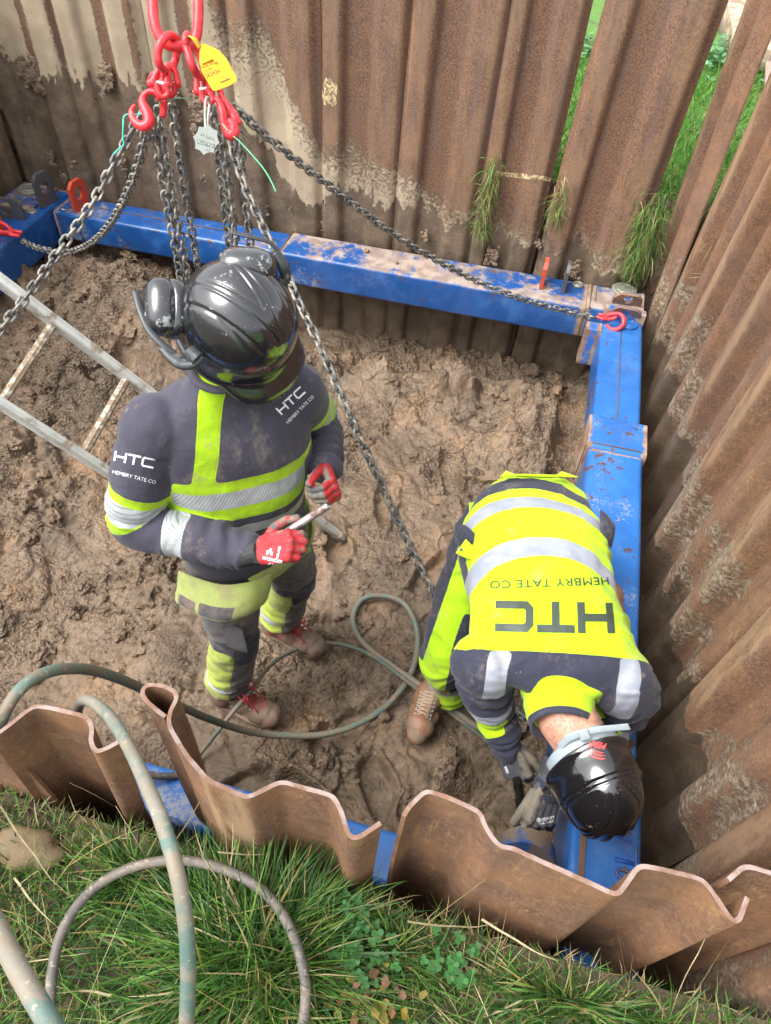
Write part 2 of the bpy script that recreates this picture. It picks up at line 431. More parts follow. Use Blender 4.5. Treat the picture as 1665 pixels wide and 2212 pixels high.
# crumbs and clods of dug clay lying over the floor
def icos(sub_):
    bm = bmesh.new(); bmesh.ops.create_icosphere(bm, subdivisions=sub_, radius=1); V = np.array([v.co[:] for v in bm.verts]); F = np.array([[v.index for v in f.verts] for f in bm.faces]); bm.free(); return V, F
def scatter_clods(N, rmin, rmax, sub_, maskk, pw=3):
    V0, F0 = icos(sub_); x = RNG.uniform(-3.0, .40, N*6); y = RNG.uniform(.66, 3.72, N*6); q = np.stack([x, y, x*0], -1)
    hp_ = sst(-1.5, -2.2, x); dens = sst(-.05, .45, fbm(q*1.9+maskk, 3)+.35*hp_+.25*sst(2.7, 3.3, y)+.35*sst(.0, .3, x)*sst(1.4, .9, y)-.1)+.04
    k = np.nonzero(RNG.uniform(size=len(x)) < dens)[0][:N]; x, y = x[k], y[k]; n = len(k)
    r = rmin+(rmax-rmin)*RNG.uniform(size=n)**pw; z = np.interp(0, [0], [0])+ZS(x, y)
    sc = RNG.uniform(.6, 1.25, (n, 3)); sc[:, 2] *= .75
    off = fbm(V0[None]*1.3+RNG.uniform(0, 90, (n, 1, 3)), 3)
    if sub_ > 1: o4 = RNG.uniform(0, 90, (n, 1, 3)); off = off+.55*(np.abs(perlin(V0[None]*2.6+o4))*-2+.5)+.25*fbm(V0[None]*6+o4, 2)
    V = V0[None]*sc[:, None]*(1+.55*off[..., None])*r[:, None, None]; a = RNG.uniform(0, 6.28, n); c_, s_ = np.cos(a)[:, None], np.sin(a)[:, None]
    V = np.stack([V[..., 0]*c_-V[..., 1]*s_, V[..., 0]*s_+V[..., 1]*c_, V[..., 2]], -1)+np.stack([x, y, z-r*.05], -1)[:, None]
    F = F0[None]+(np.arange(n)*len(V0))[:, None, None]; return V.reshape(-1, 3), F.reshape(-1, 3)
def ZS(x, y):
    fx = (x-xs[0])/(xs[-1]-xs[0])*(nx-1); fy = (y-ys[0])/(ys[-1]-ys[0])*(ny-1); i = np.clip(fx.astype(int), 0, nx-2); j = np.clip(fy.astype(int), 0, ny-2); return ZZ[j, i]
A_, B_ = scatter_clods(14000, .002, .009, 1, 11, 1.8); C_, D_0 = scatter_clods(900, .009, .060, 3, 11, 2.6)
tag(mesh('clay_crumbs', np.concatenate([A_, C_]), np.concatenate([B_, D_0+len(A_)]), M_MUD, attrs={'wet': np.zeros(len(A_)+len(C_))}, smooth=False), 'crumbs and clods of dug clay on the pit floor', 'clay crumbs', kind='stuff')
# puddles
m = NT('puddle_water'); p = m.pos()
m.set(Base_Color=m.mix(m.ramp(m.noise(p, 9, 4), .4, .6), (.22, .155, .10), (.17, .12, .075)), Roughness=.04, Normal=m.bump(m.noise(p, 25, 2), .08, .01))
M_PUD = m.m
def puddle(cx, cy, rx, ry, a, z, sd):
    t = np.linspace(0, 2*np.pi, 60, endpoint=False); rr_ = 1+.35*fbm(np.stack([np.cos(t)*1.3+sd, np.sin(t)*1.3, t*0], -1), 3)
    u = rx*rr_*np.cos(t); v = ry*rr_*np.sin(t); c, s = math.cos(a), math.sin(a)
    V = np.stack([cx+u*c-v*s, cy+u*s+v*c, np.full_like(t, z)], -1)
    V = np.concatenate([V, V-[0, 0, .02]]); n = 60
    Fc = [tuple(range(n))]+[(k, (k+1) % n, (k+1) % n+n, k+n) for k in range(n)][::1]
    o = mesh('puddle', V, Fc, M_PUD, smooth=False); return tag(o, kind='structure')
for cx, cy, rx, ry, a in ((.04, 1.92, .15, .055, .1), (.02, 1.66, .12, .06, .5), (-.02, 2.62, .12, .05, .2), (-.20, 2.42, .07, .03, .2), (.10, 1.45, .07, .05, .9)):
    puddle(cx, cy, rx, ry, a, float(np.percentile(floor_h(cx+np.linspace(-rx, rx, 15), cy+np.linspace(-ry, ry, 15)), 32)), cx*9)

# ---- outside ground: one sheet with the pit cut out of it
m = NT('ground_soil'); p = m.pos()
c = m.mix(m.ramp(m.noise(p, 3, 5), .4, .6), (.075, .055, .035), (.13, .10, .06)); c = m.mix(m.ramp(m.noise(p, 22, 5), .5, .7, 0, .6), c, (.06, .085, .025)); xy = m.sep(p); fy = m.math('MAXIMUM', m.ramp(xy[1], 3.8, 3.9), m.ramp(xy[0], .8, .9)); c = m.mix(m.math('MULTIPLY', fy, m.ramp(m.noise(p, 5, 4), .3, .5, .4, .9)), c, (.09, .22, .03))
m.set(Base_Color=c, Roughness=.9, Normal=m.bump(m.noise(p, 40, 6, .7), .8, .02)); M_SOIL = m.m
PX0, PX1, PY0, PY1 = -3.26, .80, .366, 3.86
def axis_steps(a, b):
    far = np.array([300, 120, 50, 22, 12, 8]); n1 = [a-q for q in far]; n2 = [b+q for q in far[::-1]]
    near1 = np.linspace(a-6, a, 60); near2 = np.linspace(b, b+6, 60)
    return np.concatenate([n1, near1, np.linspace(a, b, 40)[1:-1], near2, n2])
gx = axis_steps(PX0, PX1); gy = axis_steps(PY0, PY1)
GX, GY = np.meshgrid(gx, gy); q3 = np.stack([GX, GY, GX*0], -1)
def ground_h(x, y):
    q = np.stack([x, y, np.zeros_like(x)], -1); return GZ+.03*fbm(q*1.1, 3)+.012*fbm(q*6, 3)
GH = ground_h(GX, GY)
Fg = gridF(len(gx), len(gy)); cen = np.stack([GX, GY], -1).reshape(-1, 2)[Fg].mean(1)
keep = ~((cen[:, 0] > PX0) & (cen[:, 0] < PX1) & (cen[:, 1] > PY0) & (cen[:, 1] < PY1))
tag(mesh('ground', np.stack([GX, GY, GH], -1).reshape(-1, 3), Fg[keep], M_SOIL), kind='structure')
# soil face behind the piles
def bank(pts, name='soil_bank'):
    n = 160; P = crv(pts, n); k = 50; zz = np.linspace(-.3, .935 if abs(P[0, 1]-.362) < .01 else 1.0, k); V = []
    d = np.gradient(P, axis=0); nn = np.stack([-d[:, 1], d[:, 0]], -1); nn /= np.linalg.norm(nn, axis=1)[:, None]
    for z in zz:
        q = np.stack([P[:, 0]*7, P[:, 1]*7, np.full(n, z*7)], -1); o = (.010 if abs(P[0, 1]-.362) < .01 else .035)*fbm(q, 4)
        V.append(np.stack([P[:, 0]+nn[:, 0]*o, P[:, 1]+nn[:, 1]*o, np.full(n, z-.04*max(0, z-.9))], -1))
    V = np.concatenate(V); tag(mesh(name, V, gridF(n, k), M_MUD, attrs={'wet': np.zeros(len(V))}), kind='structure')
bank([(-3.24, .3), (-3.25, 2), (-3.25, 3.8)]); bank([(-3.3, 3.86), (-1.5, 3.87), (.85, 3.86)]); bank([(.83, 3.9), (.84, 2.2), (.83, .3)]); bank([(.9, .362), (-1, .362), (-3.3, .362)])

# ---- rust
def rust_material(name, tint=(1, 1, 1)):
    m = NT(name); p = m.pos(); o = m.obj(); rnd = m.rnd()
    fine = m.noise(o, 120, 5, .8); st = m.noise(m.mp(o, (14, 14, 1.1)), 1, 6, .6); big = m.noise(o, 3.2, 5, .6)
    a = (.085*tint[0], .048*tint[1], .032*tint[2]); b = (.29*tint[0], .162*tint[1], .096*tint[2])
    c = m.mix(m.ramp(fine, .36, .66), a, b)
    c = m.mix(m.ramp(st, .42, .68, 0, .6), c, (.185, .125, .105))
    c = m.mix(m.ramp(big, .48, .70, 0, .5), c, (.33, .18, .095))
    c = m.mix(m.ramp(m.noise(m.mp(o, (30, 30, .9)), 1, 5, .6), .63, .75, 0, .6), c, (.46, .27, .13))
    c = m.mix(m.ramp(m.noise(m.mp(o, (3, 3, 1.2), (7, 1, 3)), 3, 6, .7), .60, .68, 0, .55), c, (.09, .058, .045))
    c = m.mix(m.ramp(m.math('ADD', m.noise(m.mp(o, (3, 3, .6), (3, 9, 2)), 4, 7, .75), m.math('MULTIPLY', fine, .25)), .76, .84, 0, .5), c, (.45, .37, .28))
    edge = m.attr('edge'); near = m.attr('near'); sk = m.ramp(m.math('ADD', m.noise(m.mp(o, (60, 60, 12), rot=(.35, .2, 0)), 1, 5, .75), m.math('MULTIPLY', m.noise(o, 5, 3), .55)), .86, .95); c = m.mix(m.math('MULTIPLY', m.math('MULTIPLY', sk, near), .8), c, (.40, .27, .12))
    c = m.mix(m.math('MULTIPLY', near, m.ramp(m.noise(o, 30, 6, .75), .42, .62, .45, 0)), c, (.06, .034, .025))
    c = m.mix(m.math('MULTIPLY', near, m.ramp(m.noise(o, 8, 5), .35, .65, .15, .55)), c, (.33, .165, .075)); c = m.mix(edge, c, m.mix(m.ramp(m.noise(o, 25, 5), .35, .6), (.33, .26, .235), (.22, .12, .08)))
    wr = m.ramp(m.math('ADD', m.noise(m.mp(o, (9, 9, 1.6), (4, 2, 1)), 2, 6, .7), m.math('MULTIPLY', m.attr('ridge'), .16)), .56, .72); c = m.mix(m.math('MULTIPLY', m.math('MULTIPLY', wr, m.attr('ridge')), m.math('MULTIPLY_ADD', near, .5, .25)), c, (.40, .27, .155))
    # dried clay: signed distance attributes, the border broken up by noise
    jag = m.math('MULTIPLY', m.math('SUBTRACT', m.noise(m.mp(p, (1, 1, .4)), 22, 7, .68), .5), .42)
    jag2 = m.math('MULTIPLY', m.math('SUBTRACT', m.noise(m.mp(p, (1, 1, .7)), 9, 5, .6), .5), .30)
    pl = m.ramp(m.math('ADD', m.math('ADD', m.attr('pale'), jag), jag2), -.012, .05)
    thin = m.ramp(m.math('ADD', m.noise(o, 60, 6, .7), m.math('MULTIPLY', m.attr('pale'), .9)), .40, .66)
    pl = m.math('MULTIPLY', pl, thin)
    pc = m.mix(m.ramp(m.noise(o, 6, 5), .35, .65), (.38, .305, .21), (.50, .41, .29)); pc = m.mix(m.ramp(fine, .6, .72, 0, .5), pc, (.22, .13, .085))
    c = m.mix(pl, c, pc)
    wet = m.ramp(m.math('ADD', m.math('ADD', m.attr('muddy'), m.math('MULTIPLY', jag, .75)), jag2), -.006, .02)
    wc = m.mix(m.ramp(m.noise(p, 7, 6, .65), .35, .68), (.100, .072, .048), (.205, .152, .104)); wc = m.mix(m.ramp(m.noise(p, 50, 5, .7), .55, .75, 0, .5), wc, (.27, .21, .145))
    shaded = m.math('MULTIPLY', m.ramp(m.sep(p)[0], .45, .6), m.ramp(m.noise(p, 4, 3), .3, .6, .75, .45)); wc = m.mix(shaded, wc, (.075, .052, .034)); c = m.mix(wet, c, wc)  # shade beside the right beam, put into the wet mud colour
    c = m.mix(m.ramp(rnd, 0, 1, 0, .22), c, (.12, .075, .06), 'MIX')
    rg = m.mix(wet, (.8, .8, .8), m.mix(m.ramp(m.noise(p, 9, 4), .4, .65), (.42, .42, .42), (.75, .75, .75)))
    bp = m.bump(fine, .5, .006); bp = m.bump(m.math('MULTIPLY', m.math('MAXIMUM', wet, m.math('MULTIPLY', pl, .3)), m.math('ADD', 1, m.math('ADD', m.noise(p, 16, 6, .7), m.math('MULTIPLY', m.noise(p, 70, 5, .7), .4)))), .7, .012, bp)
    m.set(Base_Color=c, Roughness=rg, Normal=bp); m.b.inputs['Specular IOR Level'].default_value = .35
    return m.m
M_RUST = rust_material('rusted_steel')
PROFILE = [(-.012, .000), (.006, .012), (.018, .034), (.03, .040), (.092, .040), (.108, .030), (.122, .002), (.135, -.006), (.245, -.006), (.26, -.002), (.285, .026), (.298, .034), (.395, .036), (.412, .028), (.43, .004), (.452, -.008)]
def round_poly(P, it=2):
    P = np.asarray(P, float)
    for _ in range(it):
        Q = [P[0]]
        for i in range(len(P)-1):
            a, b = P[i], P[i+1]; L = np.linalg.norm(b-a); t = min(.25, .007/max(L, 1e-6))
            Q += [a*(1-t)+b*t, a*t+b*(1-t)] if (0 < i < len(P)-2) else ([a*t+b*(1-t)] if i == 0 else [a*(1-t)+b*t])
        Q.append(P[-1]); P = np.array(Q)
    return P
def pile(poly, z0, z1, tilt=(0, 0), zt=0.5, th=.009, nz=None, mudf=None, label='', group='', seed=0, top_slope=0, ring=None):
    """sheet pile: plan polyline (world x,y) extruded upwards, leaning by tilt (dx/dz, dy/dz) about height zt"""
    P = round_poly(poly, 2); L_ = np.concatenate([[0], np.cumsum(np.linalg.norm(np.diff(P, axis=0), axis=1))]); s_ = np.linspace(0, L_[-1], max(40, int(L_[-1]/.006))); P = np.stack([np.interp(s_, L_, P[:, 0]), np.interp(s_, L_, P[:, 1])], 1)
    n = len(P); T = np.gradient(P, axis=0); T /= np.linalg.norm(T, axis=1)[:, None]; Nn = np.stack([-T[:, 1], T[:, 0]], -1)
    A = P+Nn*th/2; B = P-Nn*th/2; loop = np.concatenate([A, B[::-1]]); m_ = len(loop)
    nz = nz or int((z1-z0)/.03); zz = np.linspace(z0, z1, nz)
    V = []; 
    for z in zz:
        q = np.stack([loop[:, 0]*1.7, loop[:, 1]*1.7, np.full(m_, z*1.1+seed*3.1)], -1)
        w_ = .006*fbm(q, 2)
        zz_ = z+(top_slope*(np.concatenate([np.linspace(-1, 1, n), np.linspace(1, -1, n)]))+.0025*fbm(q*14, 3) if z == zz[-1] else 0)
        V.append(np.stack([loop[:, 0]+tilt[0]*(z-zt)+w_, loop[:, 1]+tilt[1]*(z-zt)+w_, np.full(m_, z)+(zz_-z)], -1))
    V = np.concatenate(V); chord = P[-1]-P[0]; chord = chord/np.linalg.norm(chord); dist = (loop-P[0])@np.array([-chord[1], chord[0]]); sd_ = 1. if abs(dist.max()) > abs(dist.min()) else -1.; dn = dist*sd_; rdg = np.tile(sst(dn.max()*.80, dn.max()*.98, dn), nz)
    Fc = []
    for i in range(nz-1):
        for k in range(m_):
            l = (k+1) % m_; Fc.append((i*m_+k, i*m_+l, (i+1)*m_+l, (i+1)*m_+k))
    b0 = (nz-1)*m_
    edgeF = len(Fc)
    # the cut top edge gets vertices of its own so that the bare rim stays narrow
    top = V[b0:b0+m_]; e0 = len(V); V = np.concatenate([V, top])
    for k in range(n-1): Fc.append((e0+k, e0+k+1, e0+m_-2-k, e0+m_-1-k))
    edge = np.zeros(len(V)); edge[e0:] = 1; rdg = np.concatenate([rdg, np.zeros(len(V)-len(rdg))])
    # slightly shift origin: object placed at the base centre
    cen = np.array([P[:, 0].mean(), P[:, 1].mean(), z0]); muddy, pale = (mudf(V) if mudf else (np.full(len(V), -1.), np.full(len(V), -1.)))
    muddy[e0:] = -1; pale[e0:] = -1
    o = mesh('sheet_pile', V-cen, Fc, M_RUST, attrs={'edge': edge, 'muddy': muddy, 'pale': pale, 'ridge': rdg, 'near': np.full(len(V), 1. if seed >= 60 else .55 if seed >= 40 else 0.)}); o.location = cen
    # clods of clay stuck to the lower part
    bm = bmesh.new(); bm.from_mesh(o.data); bmesh.ops.recalc_face_normals(bm, faces=bm.faces[:]); bm.to_mesh(o.data); bm.free()
    sharp(o.data, 40)
    return tag(o, label, 'sheet pile', group)
def lumps(o, spots):
    """clay stuck on a pile: each patch one irregular crumbly lump"""
    for (x, y, z, r) in spots:
        g = G(); c0 = np.array([x, y, z]); p = c0.copy()
        for k in range(int(10+r*500)):
            c = c0+np.clip(RNG.normal(size=3), -1.6, 1.6)*np.array([r*.5, .004, r*.75]); s = r*RNG.uniform(.16, .34)
            V, Fc = sphere((0, 0, 0), (s, s*.5, s), 10); V = V*(1+.5*fbm(V/s*1.1+RNG.uniform(0, 50, 3), 2)[:, None])+c; g.add(V, Fc)
        g.sphere(c0, (r*.7, .006, r*.9), 14); V, Fc = remesh(g, max(.0028, r*.08), 0); V[:, 1] += .004*fbm(V*70, 3); mesh('clay_lump', V, Fc, M_CLAY, o)
M_CLAY = mud_material('clay', (.16, .108, .07), (.25, .175, .115), False)
def back_mud(V):
    x, z = V[:, 0], V[:, 2]; q = np.stack([x*2.6, z*1.2, x*0], -1)
    lvl = .80+.38*sst(-1.35, -1.75, x)+.04*sst(-1.9, -2.8, x)-.10*sst(-.6, .1, x)-.06*sst(.0, .5, x)+.10*fbm(q, 3)
    muddy = lvl-z
    plv = 1.04+.50*sst(-1.15, -1.6, x)+1.4*sst(-1.7, -1.95, x)-.22*sst(-1.0, -.4, x)-.06*sst(-.2, .2, x)
    s = (x+3.15) % .45
    fing = -.55*np.exp(-((s-.30)/.045)**2)*sst(.98, 1.3, z)-.40*np.exp(-((s-.03)/.03)**2)*sst(1.05, 1.35, z)
    pale = np.minimum((plv-z)*1.0, .30+.2*sst(-1.7, -1.95, x))+1.5*fing*sst(-1.7, -1.9, x)+.10*fbm(q*1.5+8, 3)
    return muddy, pale
BJ = [(-3.15, .012), (-2.65, 0), (-2.16, 0), (-1.695, 0), (-1.247, 0), (-.815, .025), (-.38, .03), (-.010, .016), (.487, .09)]
BL = ['sheet pile in the far left corner behind the beam',
 'clay smeared sheet pile behind the grey and red lifting eyes at left',
 'clay smeared sheet pile right of the dark slanting gap, behind the left red hook',
 'sheet pile partly pale with clay, seen between the two hanging chain bundles',
 'rusty sheet pile just right of the yellow tag, with pale clay streak',
 'rusty sheet pile with a pale yellow speckled patch near its left edge',
 'rusty sheet pile with thin orange scratches, grass tuft at its right foot',
 'rusty sheet pile crossed by a short pale yellow horizontal line',
 'rusty sheet pile right of the narrow grass gap, in the far right corner']
for k in range(8):
    (xa, ta), (xb, tb) = BJ[k], BJ[k+1]; wd = xb-xa; sc = (wd+(.024 if k in (3, 4, 5) else .010 if k < 3 else .004)-(.018 if k == 7 else 0)-(.016 if k == 6 else 0))/.464
    tl = .012 if k == 6 else (.034 if k == 7 else (ta+tb)/2)
    off = .012 if k % 2 else 0
    if k == 7: xa += .02
    poly = [(xa+.004+s*sc, 3.772-n_-off) for s, n_ in PROFILE]
    pile(poly, -.35, 2.02+.05*math.sin(k*2.3), (tl, 0), .65, mudf=back_mud, label=BL[k+1], group='rusty steel sheet piles of the back wall', seed=k)
# left wall piles (seen at the far left edge)
def left_mud(V):
    z = V[:, 2]; q = V*2.1; return 1.05+.1*fbm(q, 3)-z, 2.0-z+.2*fbm(q*1.3, 3)
LW = ['clay covered left wall sheet pile in the corner beside the round cap', 'clay covered sheet pile of the left wall, second from the far corner', 'clay covered sheet pile of the left wall, third from the far corner', 'clay covered sheet pile of the left wall, fourth from the far corner', 'clay covered sheet pile of the left wall, fifth from the far corner']
for k in range(5):
    y0 = 3.76-.45*k; pile([(-3.20+n_, y0-.002-s) for s, n_ in PROFILE], -.35, 2.0, (0, 0), mudf=left_mud, label=LW[k], group='rusty steel sheet piles of the left wall', seed=20+k)
# right wall piles
def right_mud(V):
    y, z = V[:, 1], V[:, 2]; q = np.stack([y*2.2, z*1.3, y*0], -1)
    return .64-.06*sst(2.6, 1.4, y)+.26*fbm(q, 3)-z, np.minimum(.88-z+.34*fbm(q*1.4+4, 3), .045)
RPROF = [(-.012, -.006), (.006, .010), (.020, .038), (.032, .046), (.098, .048), (.114, .040), (.138, .000), (.150, -.008), (.262, -.010), (.276, -.004), (.300, .028), (.312, .034), (.372, .036), (.388, .030), (.415, .002), (.456, -.004)]
RJ = [(3.80, 3.60, .0, .0), (3.60, 3.32, .02, 0), (3.28, 2.83, -.34, 0), (2.80, 2.44, -.10, 0), (2.44, 2.075, -.06, 0), (2.05, 1.645, -.16, 0), (1.62, 1.235, -.12, 0), (1.215, .80, -.10, 0), (.785, .37, -.08, 0)]
RJ = [(3.90, 3.50, -.02, .605), (3.475, 3.02, -.16, .64), (2.97, 2.545, -.23, .66), (2.53, 2.10, -.20, .67), (2.07, 1.65, -.16, .675), (1.62, 1.235, -.12, .675), (1.215, .80, -.08, .675), (.785, .375, -.05, .675)]
RL = ['narrow leaning sheet pile beside the long strip of bright grass at top right',
 'leaning right wall sheet pile between a thin and a wide grass gap',
 'right wall sheet pile just below the round pale stone, with pitted ridge',
 'sheet pile of the right wall with orange and grey patches beside the blue sleeve collar',
 'orange brown right wall sheet pile beside the hips of the bent worker',
 'right wall sheet pile beside the shoulder of the bent worker',
 'right wall sheet pile with wet foot in painted shade beside the black helmet',
 'nearest right wall sheet pile, directly behind the front piles']
for k, (ya, yb, tl, xw) in enumerate(RJ):
    wd = ya-yb; sc = wd/.447
    poly = [(xw+.088-n_*1.45+(.030 if k % 2 else 0), ya-.006-s*sc*.975) for s, n_ in RPROF]
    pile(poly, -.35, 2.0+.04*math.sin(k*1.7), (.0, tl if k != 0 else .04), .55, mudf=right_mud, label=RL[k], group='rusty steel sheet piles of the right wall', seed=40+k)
# front piles, plan outlines as measured at their cut tops
TOPZ = 1.3
FA0 = [(-1.22, .40), (-1.18, .44), (-1.08, .445), (-1.03, .39), (-.93, .385), (-.86, .38), (-.80, .385)]
FA1 = [(-.79, .365), (-.778, .384), (-.752, .444), (-.717, .449), (-.642, .451), (-.622, .435), (-.612, .410), (-.592, .393), (-.577, .404), (-.560, .424)]
FA2 = [(-.500, .492), (-.522, .500), (-.552, .512), (-.570, .530), (-.562, .546), (-.534, .549), (-.507, .546), (-.494, .533), (-.497, .505), (-.488, .478), (-.435, .434), (-.373, .398), (-.294, .388), (-.249, .432), (-.149, .434), (-.125, .41), (-.103, .374), (-.086, .374), (-.054, .410)]
FB = [(-.018, .432), (-.013, .449), (.010, .486), (.05, .484), (.113, .475), (.125, .452), (.154, .426), (.178, .430), (.30, .414), (.362, .406), (.373, .420), (.399, .465), (.45, .47), (.508, .472), (.53, .45), (.555, .419), (.567, .425), (.582, .464)]
FD = [(.547, .479), (.577, .511), (.66, .510), (.75, .51), (.79, .46), (.88, .455), (.95, .50)]
def front_mud(V):
    z = V[:, 2]; return np.full(len(V), -1.)+0*z, .1*fbm(V*3, 3)-.20
FL = ['sheet pile of the front wall at the far left edge of the view', 'front sheet pile with streaky orange face at lower left under the thick hose',
  'front sheet pile with a folded tube like hollow end at its left', 'wide front sheet pile with torn notch in its pale cut top edge',
  'front sheet pile at the lower right corner with yellow worn streaks']
for k, (P_, tl, ts) in enumerate([(FA0, 0, 0), (FA1, 0, -.01), (FA2, 0, 0), (FB, 0, 0), (FD, 0, 0)]):
    pile(P_, .2 if k != 2 else .2, TOPZ+(.03 if k == 0 else 0), ((-.02, 0), (.10, -.02), (.02, -.03), (.0, -.02), (.02, -.01))[k], TOPZ, mudf=front_mud, label=FL[k], group='rusty steel sheet piles of the front wall', seed=60+k, th=.0082)
# clods stuck on the back piles
for o in [o for o in S.objects if o.name.startswith('sheet_pile') and o.get('group', '').endswith('back wall')]:
    cx = o.location.x; sp = []
    for k in range(5 if cx < -1 else 2):
        sp.append((cx+RNG.uniform(-.2, .2), 3.735, RNG.uniform(.6, 1.15 if cx < -1.6 else .75), RNG.uniform(.012, .035)))
    if -2.6 < cx < -2.2: sp += [(cx-.02, 3.74, 1.22, .05), (cx+.1, 3.74, 1.05, .03)]
    if -2.1 < cx < -1.8: sp += [(cx+.02, 3.735, 1.14, .055), (cx-.1, 3.735, 1.2, .03)]
    if -3 < cx < -2.7: sp += [(cx+.02, 3.735, 1.17, .07)]
    if cx > -.3: sp += [(cx-.03, 3.735, .6, .045)]
    lumps(o, sp)
# ================================================================== GRASS, PLANTS, STONES OUTSIDE
def grass_mat(name='grass_blade', k=1.0):
    m = NT(name); a = m.t.nodes.new('ShaderNodeAttribute'); a.attribute_name = 'tint'
    n = m.noise(m.pos(), 60, 3); c = m.mix(m.ramp(n, .3, .7, 0, .35), a.outputs['Color'], (.03, .05, .01))
    m.set(Base_Color=c, Roughness=.5); m.b.inputs['Specular IOR Level'].default_value = .35
    tr = m.t.nodes.new('ShaderNodeBsdfTranslucent'); m.put(tr.inputs[0], a.outputs['Color']); mx = m.t.nodes.new('ShaderNodeMixShader'); mx.inputs[0].default_value = .3
    m.link(m.b.outputs[0], mx.inputs[1]); m.link(tr.outputs[0], mx.inputs[2]); m.link(mx.outputs[0], m.out.inputs[0]); return m.m
M_GRASS = grass_mat()
GREENS = np.array([(.035, .10, .018), (.06, .17, .025), (.10, .25, .035), (.045, .13, .03), (.16, .26, .05), (.02, .07, .015)])
BRIGHT = np.array([(.08, .26, .025), (.12, .33, .04), (.07, .21, .025), (.20, .33, .07), (.05, .16, .02)])
DRY = np.array([(.45, .36, .18), (.34, .26, .12), (.52, .44, .26), (.30, .27, .09), (.40, .30, .10)])
def blades(roots, dirs, length, width, droop, cols, seg=5):
    """roots N,3; dirs N,3 initial directions; droop pulls the tip downward"""
    N = len(roots); t = np.linspace(0, 1, seg+1); P = [roots]; d = dirs.copy(); cur = roots.copy()
    for k in range(seg):
        cur = cur+d*(length/seg)[:, None]; P.append(cur); d = d+np.stack([np.zeros(N), np.zeros(N), -droop/seg], -1)+RNG.normal(size=(N, 3))*.05; d /= np.linalg.norm(d, axis=1)[:, None]
    P = np.stack(P, 1)
    s = np.cross(dirs, [0, 0, 1.])+RNG.normal(size=(N, 3))*.5; s /= np.linalg.norm(s, axis=1)[:, None]
    w = width[:, None]*(1-t[None, :]**2.2*.93)*.5
    A = P+s[:, None]*w[..., None]; B = P-s[:, None]*w[..., None]
    V = np.stack([A, B], 2).reshape(-1, 3); base = (np.arange(N)*(seg+1)*2)[:, None]+(np.arange(seg)*2)[None, :]
    F = np.stack([base, base+1, base+3, base+2], -1).reshape(-1, 4)
    tint = np.repeat(cols, (seg+1)*2, 0); return V, F, tint
def rdir(N, up=1., spread=.6):
    d = RNG.normal(size=(N, 3))*spread; d[:, 2] = np.abs(d[:, 2])*.3+up; return d/np.linalg.norm(d, axis=1)[:, None]
def pickc(N, pal, dry=.12):
    c = pal[RNG.integers(0, len(pal), N)]*RNG.uniform(.7, 1.3, (N, 1)); k = RNG.uniform(size=N) < dry; c[k] = DRY[RNG.integers(0, len(DRY), k.sum())]*RNG.uniform(.7, 1.15, (k.sum(), 1)); return c
def cat(parts):
    V = []; F = []; T = []; n = 0
    for v, f, t in parts: V.append(v); F.append(f+n); T.append(t); n += len(v)
    return np.concatenate(V), np.concatenate(F), np.concatenate(T)
def gh(r): return ground_h(r[:, 0], r[:, 1])-.01
parts = []
def turf(N, x0, x1, y0, y1, L, W, pal, dry, droop=.9, spread=.7, seg=4):
    r = np.stack([RNG.uniform(x0, x1, N), RNG.uniform(y0, y1, N), np.zeros(N)], -1); r[:, 2] = gh(r)
    den = fbm(np.stack([r[:, 0]*3, r[:, 1]*3, r[:, 0]*0], -1), 2); k = den > -.75; r = r[k]; N = len(r)
    return blades(r, rdir(N, 1, spread), RNG.uniform(L*.4, L, N)*(1+.4*den[k]), RNG.uniform(W*.6, W, N), RNG.uniform(.3, 1.3, N)*droop, pickc(N, pal, dry), seg)
parts.append(turf(27000, -1.5, 1.1, -.55, .350, .085, .0042, GREENS, .22, 1.1, 1.0))
parts.append(turf(3500, -1.5, 1.1, .29, .372, .055, .003, GREENS, .6, 1.0, 1.1))
parts.append(turf(6500, -1.5, 1.1, -.25, .285, .15, .0048, GREENS, .10, 1.3, .8, 6))
parts.append(turf(3000, -1.5, 1.1, -.25, .30, .12, .0030, GREENS*1.8+.01, .65, 1.3, 1.1, 6))
tc = at(540, 2030, z=.95)
for (px, py, n, sp, L) in ((560, 2070, 1700, .075, .25), (430, 1980, 450, .05, .18), (650, 2110, 600, .07, .2), (480, 2170, 700, .09, .22), (860, 2060, 300, .05, .13), (700, 2030, 200, .04, .12), (1230, 2160, 400, .06, .16), (1450, 2180, 350, .06, .18), (290, 1890, 300, .03, .15), (400, 1890, 200, .025, .12)):
    c = at(px, py, z=.95); r = np.stack([RNG.normal(c[0], sp, n), np.minimum(RNG.normal(c[1], sp*.8, n), .30), np.zeros(n)], -1); r[:, 2] = gh(r)
    d = (r-c)*np.array([1, 1, 0])/sp*.55+RNG.normal(size=(n, 3))*.28; d[:, 2] = RNG.uniform(.55, 1.1, n); d /= np.linalg.norm(d, axis=1)[:, None]
    parts.append(blades(r, d, RNG.uniform(L*.45, L, n), RNG.uniform(.003, .0058, n), RNG.uniform(1.0, 2.3, n), pickc(n, GREENS, .13), 7))
V, F, T = cat(parts); tag(mesh('grass', V, F, M_GRASS, attrs={'tint': T}), 'long wet grass', 'grass', kind='stuff')
